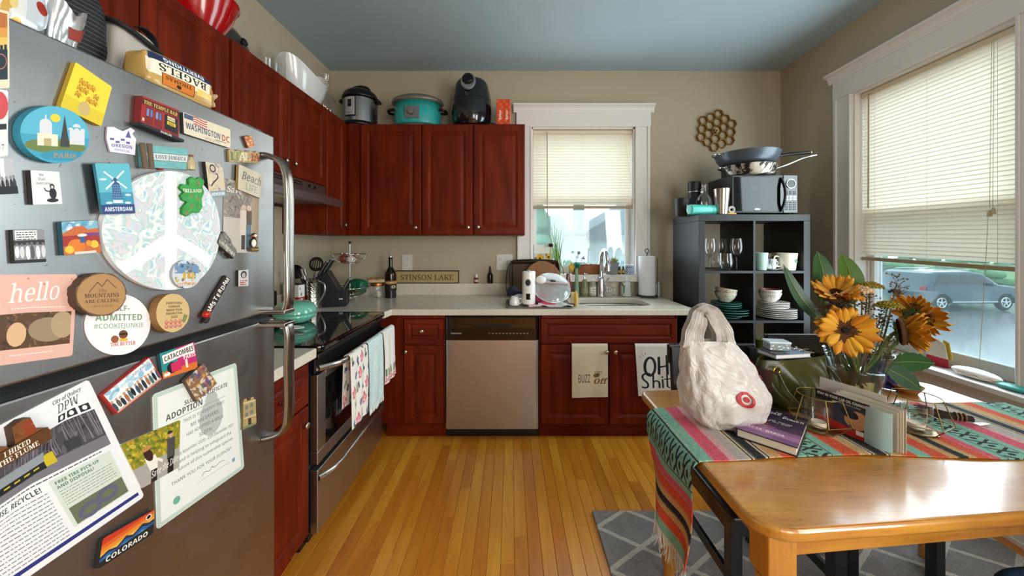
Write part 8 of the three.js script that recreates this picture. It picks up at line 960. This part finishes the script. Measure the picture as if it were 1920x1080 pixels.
magnet('wood_slice', 'round bark edged wood slice burnt with mountains lettering', [[138, 509], [240, 509], [240, 592], [138, 598]], 0.014, [512, 512], (g, w, h) => { fillAll(g, w, h, '#6b513a'); g.save(); g.beginPath(); g.arc(256, 256, 228, 0, 7); g.clip(); ringWood(g, w, h, '#b58a58'); g.restore(); g.strokeStyle = '#4a3320'; g.lineWidth = 7; g.beginPath(); g.moveTo(130, 230); g.lineTo(210, 120); g.lineTo(250, 170); g.lineTo(300, 90); g.lineTo(390, 190); g.stroke(); txt(g, 'The', 256, 215, 'italic 46px serif', '#4a3320'); txt(g, 'MOUNTAINS', 256, 268, 'bold 62px serif', '#4a3320', 330); txt(g, 'ARE CALLING', 256, 330, 'bold 50px serif', '#4a3320', 330); txt(g, 'and I must go', 256, 385, 'italic 32px serif', '#6b4c30'); }, { poly: diskUV(72, 0.03, 3), edge: 0x4d3a2a, bodyName: 'bark', lift: 0.0026 });
magnet('round_sticker', 'round white sticker about cookies overlapping the door gap', [[159, 549], [282, 553], [282, 660], [159, 672]], 0.0016, [512, 512], (g, w, h) => { fillAll(g, w, h, '#f0eff0'); txt(g, 'SELF-', 256, 120, 'bold 62px sans-serif', '#8fa38c', 200); txt(g, 'ADMITTED', 256, 196, 'bold 74px sans-serif', '#7f9c78', 380); txt(g, '#COOKIEJUNKIE', 256, 266, '54px sans-serif', '#83a07c', 420); g.fillStyle = '#7a4a2c'; g.beginPath(); g.arc(280, 340, 36, 0, 7); g.fill(); g.fillStyle = '#241612'; g.fillRect(250, 330, 62, 14); g.fillStyle = '#9c5a34'; g.beginPath(); g.arc(214, 376, 30, 0, 7); g.fill(); g.fillStyle = '#e0b23a'; g.fillRect(250, 374, 64, 24); txt(g, 'THE BUTTER', 280, 418, 'bold 42px serif', '#b5281e', 200); }, { poly: diskUV(56), cat: 'sticker', edge: 0xe6e4e2 });
magnet('wood_slice', 'thick round wood slice painted with a small verse and flowers', [[292, 549], [356, 551], [356, 619], [292, 628]], 0.016, [384, 384], (g, w, h) => { ringWood(g, w, h, '#d8b880'); 'EVERYTHING|CHANGES|WHEN YOUR|PERSPECTIVE|DOES'.split('|').forEach((s, i) => txt(g, s, 200, 96 + i * 34, 'bold 30px sans-serif', '#3a2a1c', 210)); for (let i = 0; i < 8; i++) flower(g, 110 + (i % 4) * 50, 280 + Math.floor(i / 4) * 40, 24, ['#c9786a', '#d99a86', '#b8604f']); sprig(g, 300, 300, 0.4, 90, '#6f7a48'); }, { poly: diskUV(60, 0.012, 6), edge: 0x8a6236, bodyName: 'bark' });
magnet('birth_card', 'pink card with white hello script and a newborn photo', [[-90, 516], [145, 514], [136, 667], [-90, 698]], 0.0012, [1024, 640], (g, w, h) => { fillAll(g, w, h, '#e2b3a4'); g.save(); g.translate(390, 150); g.rotate(-0.03); g.font = 'italic 190px serif'; g.fillStyle = '#f7efe8'; g.fillText('hello', 0, 60); g.restore(); lines(g, 420, 250, 500, 1, 20, '#f2e0d6', 8); g.fillStyle = '#5a3f26'; g.fillRect(0, 290, 985, 250); g.save(); g.beginPath(); g.rect(0, 290, 985, 250); g.clip(); blot(g, 985, 640, 300, ['#3a2818', '#7a5a38', '#9a7648'], 6, 26, 0.6); g.fillStyle = '#9a8468'; g.beginPath(); g.ellipse(760, 420, 190, 90, 0.05, 0, 7); g.fill(); g.fillStyle = '#b39a78'; g.beginPath(); g.ellipse(900, 390, 120, 100, 0.2, 0, 7); g.fill(); g.fillStyle = '#d9b088'; g.beginPath(); g.arc(470, 440, 84, 0, 7); g.fill(); g.restore(); lines(g, 420, 580, 400, 1, 20, '#f2e0d6', 7); g.fillStyle = '#b3553f'; for (const [x, y] of [[560, 30], [700, 76], [970, 40]]) { g.beginPath(); g.arc(x, y, 6, 0, 7); g.fill(); } }, { cat: 'card', edge: 0xdcc0b4 });
// lower door
magnet('crew_photo', 'red framed photo magnet of a row of people under blue sky', [[191, 741], [280, 669], [305, 711], [221, 777]], 0.007, [384, 224], (g, w, h) => { fillAll(g, w, h, '#e6ebee'); blot(g, w, 110, 20, ['#5fa3c4', '#8fc0d6', '#f2f4f4'], 16, 44, 0.6); people(g, w, 84, 120, 13, ['#3a4c5c', '#6b5a4c', '#2c2f3c', '#a86a4c', '#4f6a68', '#20242c']); g.fillStyle = '#c4ae94'; g.fillRect(0, 200, w, 24); txt(g, 'Silly Family', 290, 36, 'italic 30px serif', '#2c3440', 150); g.strokeStyle = '#b5322c'; g.lineWidth = 10; g.strokeRect(3, 3, w - 6, h - 6); }, { edge: 0xa62c28 });
magnet('catacombs_magnet', 'bright magnet with black brush lettering CATACOMBES PARIS', [[299, 663], [364, 641], [371, 690], [306, 711]], 0.006, [384, 256], (g, w, h) => { fillAll(g, w, h, '#2b8a8e'); g.fillStyle = '#c22a6c'; g.fillRect(170, 0, 214, h); g.fillStyle = '#d8702a'; g.fillRect(0, 190, w, 66); g.fillStyle = '#efeae2'; g.beginPath(); g.moveTo(20, 30); g.lineTo(370, 4); g.lineTo(376, 96); g.lineTo(26, 116); g.fill(); g.save(); g.rotate(-0.06); txt(g, 'CATACOMBES', 196, 76, 'bold 68px sans-serif', '#141416', 330); txt(g, 'PARIS', 300, 136, 'bold 52px sans-serif', '#f0ece4', 150); g.restore(); g.fillStyle = '#17151a'; g.beginPath(); g.arc(104, 176, 52, 0, 7); g.fill(); g.fillStyle = '#d02a5c'; g.fillRect(96, 136, 110, 84); g.fillStyle = '#f4dcc4'; g.fillRect(252, 140, 26, 80); g.fillStyle = '#efeae2'; for (const x of [30, 60]) { g.beginPath(); g.arc(x, 226, 18, 0, 7); g.fill(); } }, { edge: 0x1d4f54 });
magnet('mural_magnet', 'square mural print magnet turned on its corner over the certificate', [[347, 713], [381, 681], [407, 719], [370, 754]], 0.009, [192, 192], (g, w, h) => { fillAll(g, w, h, '#8a6a4c'); blot(g, w, h, 80, ['#d8a84a', '#6a4a7a', '#c9c2b4', '#3f5a6a', '#b5583a', '#e2d8c4'], 6, 24, 0.8); }, { edge: 0x4f4238, lift: 0.0022 });
magnet('certificate', 'mint bordered sloth adoption certificate hung at a slant', [[286, 740], [443, 680], [458, 877], [294, 994]], 0.0012, [1024, 1280], (g, w, h) => { fillAll(g, w, h, '#dfe6df'); g.strokeStyle = '#b9cbbf'; g.lineWidth = 34; g.strokeRect(24, 24, w - 48, h - 48); g.strokeStyle = '#cfdcd3'; g.lineWidth = 8; g.setLineDash([16, 12]); g.strokeRect(24, 24, w - 48, h - 48); g.setLineDash([]); fillRectWhite(g, 52, 52, w - 104, h - 104); g.fillStyle = '#b9bcb8'; g.beginPath(); g.ellipse(640, 480, 150, 200, 0.1, 0, 7); g.fill(); g.beginPath(); g.arc(650, 300, 84, 0, 7); g.fill(); txt(g, 'SLOTH CERTIFICATE', 600, 210, 'bold 60px sans-serif', '#5a5c5a', 560); txt(g, 'ADOPTION', 330, 280, 'bold 84px sans-serif', '#4c4e4c', 420); g.fillStyle = '#777'; g.fillRect(200, 330, 640, 4); 'THIS IS TO CERTIFY THAT|MS KAI EAVERS|HAS ADOPTED A WILD|SLOTH|26th November 2020 - 25th December 2021|and is helping to safeguard the|future of this vulnerable species'.split('|').forEach((s, i) => txt(g, s, 560, 390 + i * 76, i === 1 || i === 3 ? '52px sans-serif' : '46px sans-serif', '#4e524e', 720)); txt(g, 'THANK YOU FOR YOUR SUPPORT', 512, 950, '48px sans-serif', '#4e524e', 720); g.strokeStyle = '#444'; g.lineWidth = 5; g.beginPath(); g.moveTo(480, 1060); g.bezierCurveTo(520, 980, 560, 1100, 600, 1020); g.bezierCurveTo(640, 1080, 680, 1000, 760, 1040); g.stroke(); g.fillStyle = '#888'; g.fillRect(420, 1096, 400, 3); g.fillStyle = '#6fae9a'; g.beginPath(); g.arc(200, 1130, 36, 0, 7); g.fill(); g.fillStyle = '#7fa0b8'; g.fillRect(860, 1080, 40, 44); }, { cat: 'paper', edge: 0xdfe4de });
function fillRectWhite(g, x, y, w, h) { g.fillStyle = '#e9ebe6'; g.fillRect(x, y, w, h); }
magnet('couple_photo', 'autumn photo of a couple holding hands from behind', [[225, 834], [338, 787], [336, 876], [266, 916]], 0.0022, [512, 384], (g, w, h) => { fillAll(g, w, h, '#8f8f88'); g.save(); g.beginPath(); g.rect(0, 0, w, 220); g.clip(); g.fillStyle = '#8a8a2c'; g.fillRect(0, 0, w, 220); blot(g, w, 220, 160, ['#c8a62a', '#6f7a24', '#b5862a', '#4f5f24', '#e0c24a'], 8, 30, 0.7); g.restore(); g.fillStyle = '#a8a49c'; g.fillRect(0, 220, w, 164); g.fillStyle = '#ece6da'; g.fillRect(110, 180, 90, 120); g.fillStyle = '#2a2420'; g.fillRect(116, 290, 80, 94); g.fillStyle = '#3a221a'; g.beginPath(); g.ellipse(150, 160, 34, 56, 0, 0, 7); g.fill(); g.fillStyle = '#b98a4a'; g.beginPath(); g.ellipse(156, 110, 44, 18, -0.2, 0, 7); g.fill(); g.fillStyle = '#4c4a46'; g.fillRect(330, 110, 110, 160); g.fillStyle = '#1e1c1e'; g.fillRect(340, 260, 86, 124); g.fillStyle = '#c99a78'; g.beginPath(); g.arc(384, 86, 26, 0, 7); g.fill(); g.fillStyle = '#3a2a20'; g.beginPath(); g.arc(384, 76, 26, PI, 0); g.fill(); g.strokeStyle = '#ece6da'; g.lineWidth = 22; g.beginPath(); g.moveTo(190, 220); g.lineTo(270, 260); g.stroke(); g.save(); g.rotate(-0.08); g.font = 'italic 70px serif'; g.fillStyle = '#f2efe8'; g.fillText('Save the Date', 90, 360, 380); g.restore(); }, { cat: 'photo', edge: 0xd6d2ca, lift: 0.0019 });
magnet('city_flyer', 'large folded city works flyer about recycling hung at a slant', [[-85, 842], [166, 711], [271, 931], [-85, 1178]], 0.0014, [1400, 1280], (g, w, h) => { fillAll(g, w, h, '#e9eaec'); txt(g, 'City of Quincy', 1120, 50, 'bold 50px serif', '#2a2c30', 420); txt(g, 'DPW', 1130, 126, '110px serif', '#2a2c30', 400); g.fillStyle = '#2a2c30'; for (let i = 0; i < 3; i++) { g.fillRect(1010 + i * 108, 186, 84, 60); g.fillStyle = '#e9eaec'; g.beginPath(); g.arc(1052 + i * 108, 216, 20, 0, 7); g.fill(); g.fillStyle = '#2a2c30'; } g.save(); g.beginPath(); g.rect(0, 260, 1330, 360); g.clip(); g.fillStyle = '#4a4850'; g.fillRect(0, 260, 1330, 360); blot(g, 1330, 620, 260, ['#38343a', '#5f5a62', '#2c282c', '#70686c'], 10, 50, 0.6); g.strokeStyle = '#8f8890'; g.lineWidth = 4; for (let i = 0; i < 60; i++) { const x = rr(0, 1330); g.beginPath(); g.moveTo(x, 500); g.lineTo(x + rr(-30, 30), 260); g.stroke(); } g.fillStyle = '#77747c'; g.fillRect(0, 520, 1330, 100); g.fillStyle = '#8e969c'; g.fillRect(380, 420, 460, 110); g.fillStyle = '#20262a'; g.fillRect(380, 500, 460, 60); g.fillStyle = '#c9b32a'; g.fillRect(840, 450, 80, 100); for (let i = 0; i < 4; i++) g.fillRect(430 + i * 100, 520, 60, 14); g.fillStyle = '#3a3a40'; g.fillRect(1010, 420, 120, 90); g.restore(); lines(g, 60, 640, 1180, 1, 20, '#555a60', 10); txt(g, 'REDUCE, REUSE, RECYCLE!', 60, 700, 'bold 62px sans-serif', '#3a4a50', 680, 'left'); lines(g, 60, 750, 700, 14, 32, '#7c8288', 8); g.fillStyle = '#d3dcd0'; g.fillRect(800, 670, 500, 470); txt(g, 'FREE TIRE PICK-UP', 830, 710, 'bold 40px sans-serif', '#3f6a5a', 430, 'left'); txt(g, 'AND DISPOSAL!', 830, 752, 'bold 40px sans-serif', '#3f6a5a', 360, 'left'); lines(g, 830, 790, 440, 6, 26, '#7d8a80', 6); g.fillStyle = '#6a7058'; g.fillRect(830, 960, 460, 170); g.strokeStyle = '#5f6078'; g.lineWidth = 34; for (const [x, y] of [[960, 1070], [1130, 1030]]) { g.beginPath(); g.ellipse(x, y, 80, 50, -0.1, 0, 7); g.stroke(); } g.fillStyle = '#2b357c'; g.fillRect(0, 1196, 1360, 34); }, { cat: 'flyer', edge: 0xe4e6e8 });
{ // hiking boots
  const boot = [[0.0, 0.1], [0.1, 0.02], [0.5, 0.0], [0.9, 0.12], [1, 0.3], [0.9, 0.45], [0.66, 0.55], [0.62, 0.95], [0.4, 1], [0.1, 0.92], [0.08, 0.5]];
  const draw = (g, w, h) => { fillAll(g, w, h, '#7a4a24'); blot(g, w, h, 24, ['#8a5a30', '#5f3818', '#96683a'], 10, 30, 0.5); g.strokeStyle = '#a8281e'; g.lineWidth = 9; for (let i = 0; i < 5; i++) { g.beginPath(); g.moveTo(90, 40 + i * 22); g.lineTo(170, 30 + i * 24); g.stroke(); } g.fillStyle = '#4a2c14'; g.fillRect(0, 220, w, 36); };
  magnet('boot_magnet', 'brown hiking boot magnet with red laces on the flyer', [[14, 800], [80, 768], [104, 822], [30, 862]], 0.012, [256, 256], draw, { poly: boot, edge: 0x4a2c14, lift: 0.0024 }); magnet('boot_magnet', 'second brown hiking boot magnet half outside the flyer corner', [[-42, 836], [4, 812], [26, 852], [-30, 886]], 0.012, [256, 256], draw, { poly: boot, edge: 0x4a2c14, lift: 0.0024 });
  magnet('boot_tag', 'white lettered hiking slogan strip across the boot magnets', [[-40, 872], [90, 800], [98, 822], [-34, 900]], 0.002, [640, 128], (g, w, h) => { fillAll(g, w, h, '#5d3a1c'); txt(g, 'I HIKED', 330, 36, 'bold 62px serif', '#efe9dc', 320); txt(g, 'THE FLUME', 330, 94, 'bold 62px serif', '#efe9dc', 520); }, { edge: 0x3c2614, lift: 0.0148 });
}
magnet('mountain_magnet', 'dark magnet with orange sky over blue peaks lettered COLORADO', [[193, 1010], [290, 955], [287, 1000], [184, 1068]], 0.008, [512, 288], (g, w, h) => { fillAll(g, w, h, '#c63a22'); for (const [c, y] of [['#d9622a', 40], ['#e08a32', 80], ['#e8b04a', 120]]) { g.fillStyle = c; g.beginPath(); g.moveTo(0, y + 30); g.bezierCurveTo(150, y + 20, 330, y - 20, w, y - 30); g.lineTo(w, h); g.lineTo(0, h); g.fill(); } const peak = (c, y, s) => { g.fillStyle = c; g.beginPath(); g.moveTo(0, y + 60); [[70, 30], [150, 50], [230, -10], [300, 24], [390, -34], [460, 0], [512, -10]].forEach(([x, d]) => g.lineTo(x, y + d * s)); g.lineTo(w, h); g.lineTo(0, h); g.fill(); }; peak('#26324a', 120, 1); peak('#2a5f9a', 150, 0.8); peak('#3fa8bf', 182, 0.6); g.fillStyle = '#1f2428'; g.beginPath(); g.moveTo(0, 230); g.lineTo(180, 190); g.lineTo(w, 170); g.lineTo(w, h); g.lineTo(0, h); g.fill(); txt(g, 'COLORADO', 256, 240, 'bold 74px sans-serif', '#eceae4', 440); g.strokeStyle = '#f0ede6'; g.lineWidth = 9; g.beginPath(); g.arc(452, 52, 26, 0, 7); g.fillStyle = '#17181a'; g.fill(); g.stroke(); }, { edge: 0x1a1614, round: 0.06 });
magnet('house_magnet', 'small tan house front magnet below the door handle bend', [[456, 749], [479, 743], [481, 796], [456, 806]], 0.008, [128, 256], (g, w, h) => { fillAll(g, w, h, '#b39a68'); g.fillStyle = '#6f7f7c'; for (const [x, y] of [[20, 60], [70, 50], [20, 120], [70, 110]]) g.fillRect(x, y, 30, 34); g.fillStyle = '#4a3a28'; g.fillRect(48, 176, 30, 60); g.fillStyle = '#d9cba0'; g.fillRect(0, 30, w, 10); g.fillRect(0, 160, w, 8); g.fillStyle = '#7c8a5c'; g.fillRect(0, 232, w, 24); }, { poly: [[0, 0], [1, 0.02], [1, 0.9], [0.85, 0.9], [0.85, 1], [0.6, 1], [0.6, 0.92], [0.3, 0.92], [0.3, 1], [0.08, 1], [0, 0.9]], edge: 0x6a5838 });

// =====================================================================  OUTDOORS, SEEN THROUGH THE WINDOWS
{
  const G = -1.5;
  struct('street_ground', 'wet pale asphalt street outside', box2(-40, 60, G - 0.3, G, -60, 20), phys(0x6a6c6e, 0.25));
  struct('lawn_ground', 'green lawn across the street', box2(-40, 70, G, G + 0.06, -60, -17.5), std(0x6f8f5a, 0.95));
  const hull = (label, x, z, turn) => {
    const c = thing('parked_car', label, 'car', [x, G, z], turn), paint = phys(0x1f3f52, 0.25, { clearcoat: 1 }), dark = phys(0x0d1114, 0.1, { clearcoat: 1 });
    const side = [[-2.28, 0.42], [-2.3, 0.8], [-2.2, 1.0], [-1.95, 1.58], [-1.7, 1.66], [-0.2, 1.68], [0.35, 1.58], [1.05, 1.12], [1.9, 1.0], [2.22, 0.86], [2.3, 0.55], [2.24, 0.34], [1.85, 0.32], [1.78, 0.5], [1.6, 0.68], [1.36, 0.7], [1.14, 0.6], [1.02, 0.32], [-1.0, 0.32], [-1.1, 0.56], [-1.32, 0.7], [-1.56, 0.68], [-1.74, 0.5], [-1.82, 0.34]];
    mesh('body', extrude(shapeOf(side), 1.78, 0.06, 3).translate(0, 0, -0.89), paint, c);
    mesh('side_windows', [0.885, -0.9].flatMap((z0) => [extrude([[-1.78, 1.1], [-1.6, 1.52], [-0.72, 1.55], [-0.72, 1.1]], 0.015).translate(0, 0, z0), extrude([[-0.64, 1.1], [-0.64, 1.55], [0.1, 1.54], [0.72, 1.12]], 0.015).translate(0, 0, z0)]), dark, c);
    for (const wx of [-1.42, 1.42]) for (const wz of [-0.78, 0.78]) { const w = mesh('wheel', new THREE.TorusGeometry(0.27, 0.09, 12, 32).translate(wx, 0.36, wz), std(0x15171a, 0.8), c); mesh('alloy_rim', [cyl(0.05, 0.05, 0.2, 0, -0.1, 0, 16).rotateX(PI / 2).translate(wx, 0.36, wz), ring(0.2, 0.025, 30, 8).translate(wx, 0.36, wz + Math.sign(wz) * 0.08), ...[0, 1, 2, 3, 4].map((i) => box(0.055, 0.18, 0.03, 0, 0.1, 0).rotateZ(i * 1.2566).translate(wx, 0.36, wz + Math.sign(wz) * 0.08))], std(0xd4d8da, 0.3, 0.8), w); }
    mesh('tail_light', [box(0.22, 0.16, 0.12, -2.16, 0.98, 0.83, 0.02), box(0.22, 0.16, 0.12, -2.16, 0.98, -0.83, 0.02)], phys(0xb3252c, 0.2), c); mesh('roof_rail', [-0.7, 0.7].map((z0) => rod([-1.6, 1.72, z0], [0.0, 1.72, z0], 0.025)), M.steel, c); mesh('sill_trim', [box(2.0, 0.06, 0.03, 0, 0.4, 0.9), box(2.0, 0.06, 0.03, 0, 0.4, -0.9)], std(0xb9c0c2, 0.4, 0.5), c); mesh('door_mirror', [box(0.12, 0.12, 0.18, 0.62, 1.12, 0.98, 0.03)], paint, c); return c;
  };
  hull('dark blue car parked across the wet street', 19.35, -15.6, 0.04); hull('second dark car parked ahead along the kerb', 26.6, -15.3, 0.04);
  const crown = (name, label, x, z, y, rx, ry, n, col, trunk = 0.18) => { const t = thing(name, label, 'tree', [x, G, z], 0, 'trees and hedges outside'); const gs = []; for (let i = 0; i < n; i++) { const a = rr(0, 6.28), q = Math.acos(rr(-1, 1)), r = Math.cbrt(rnd()); gs.push(new THREE.IcosahedronGeometry(rr(0.14, 0.3) * Math.min(rx, ry), 1).scale(1, 0.7, 1).translate(Math.sin(q) * Math.cos(a) * rx * r, y + Math.cos(q) * ry * r, Math.sin(q) * Math.sin(a) * rx * r)); } mesh('foliage', gs, std(col, 0.9), t); mesh('trunk', cyl(trunk, trunk * 0.8, y, 0, 0, 0, 14), std(0x6e6a70, 0.95), t); };
  crown('hedge_shrub', 'pale green hedge bush behind the parked car', 19, -21, 1.0, 4.5, 1.4, 120, 0x5f8a5c); crown('hedge_shrub', 'long green hedge bush right of the parked car', 28.6, -22.6, 1.0, 4.5, 1.5, 120, 0x6a9464); crown('street_tree', 'leafy street tree beyond the hedge', 24, -27, 4.6, 4.0, 3.0, 160, 0x5c8458);
  crown('yard_tree', 'pale grey trunked tree outside the sink window', 1.58, -8.2, 5.6, 1.9, 1.6, 120, 0x6f9a6a, 0.15); crown('yard_shrub', 'green shrub outside the left of the sink window', 0.5, -9.6, 2.3, 1.2, 1.6, 140, 0x86ad7c); crown('yard_shrub', 'second green shrub behind the yard tree', 0.2, -13.2, 2.6, 1.2, 1.2, 110, 0x8db486);
  const h = thing('neighbour_garage', 'pale clapboard neighbour garage outside the sink window', 'building', [4.3, G, -11.4], 0); mesh('wall', box2(-2.0, 4, 0, 3.0, -4, 0), std(0xe6e4de, 0.8), h); mesh('roof', extrude([[-2.4, 2.95], [4.4, 2.95], [1.0, 4.9]], 4.6).translate(0, 0, -4.3), std(0x77787a, 0.85), h);
  for (let i = 0; i < 14; i++) mesh('clapboard', box(6.0, 0.19, 0.02, 1.0, 0.2 + i * 0.2, 0.008).rotateX(-0.03), std(0xe9e7e1, 0.8), h); for (const x of [-0.6, 0.5]) { const w = mesh('window', box(0.7, 0.9, 0.06, x, 1.9, 0.02), std(0xe2e6e6, 0.6), h); mesh('pane', box(0.58, 0.78, 0.02, x, 1.9, 0.055), phys(0x8fa3ac, 0.1), w); }
}
{ // insect screens outside the lower sashes: a fine pale mesh that washes out the view
  const scr = new THREE.MeshStandardMaterial({ color: 0xdfecf0, roughness: 0.9, transparent: true, opacity: 0.55, side: THREE.DoubleSide });
  const a = thing('insect_screen', 'pale insect screen outside the sink window', 'screen', [0, 0, -DB]); mesh('mesh_sheet', new THREE.PlaneGeometry(W1.x1 - W1.x0 - 0.03, 0.66).translate((W1.x0 + W1.x1) / 2, W1.y0 + 0.335, -0.15), scr, a); mesh('frame', [box2(W1.x0 + 0.014, W1.x0 + 0.03, W1.y0 + 0.001, W1.y0 + 0.66, -0.156, -0.146), box2(W1.x1 - 0.03, W1.x1 - 0.014, W1.y0 + 0.001, W1.y0 + 0.66, -0.156, -0.146)], M.white, a);
  const b = thing('insect_screen', 'pale insect screen outside the large window', 'screen'); rightWallFrame(b); b.rotation.y -= PI / 2; mesh('mesh_sheet', new THREE.PlaneGeometry(W2.s1 - W2.s0 - 0.03, 0.84).translate((W2.s0 + W2.s1) / 2, W2.y0 + 0.42, -0.15), scr, b); mesh('frame', [box2(W2.s0 + 0.014, W2.s0 + 0.03, W2.y0 + 0.001, W2.y0 + 0.84, -0.156, -0.146), box2(W2.s1 - 0.03, W2.s1 - 0.014, W2.y0 + 0.001, W2.y0 + 0.84, -0.156, -0.146)], M.white, b);
}
scene.traverse((o) => { if (o.isMesh) { o.castShadow = true; o.receiveShadow = true; } });
renderer.render(scene, camera);
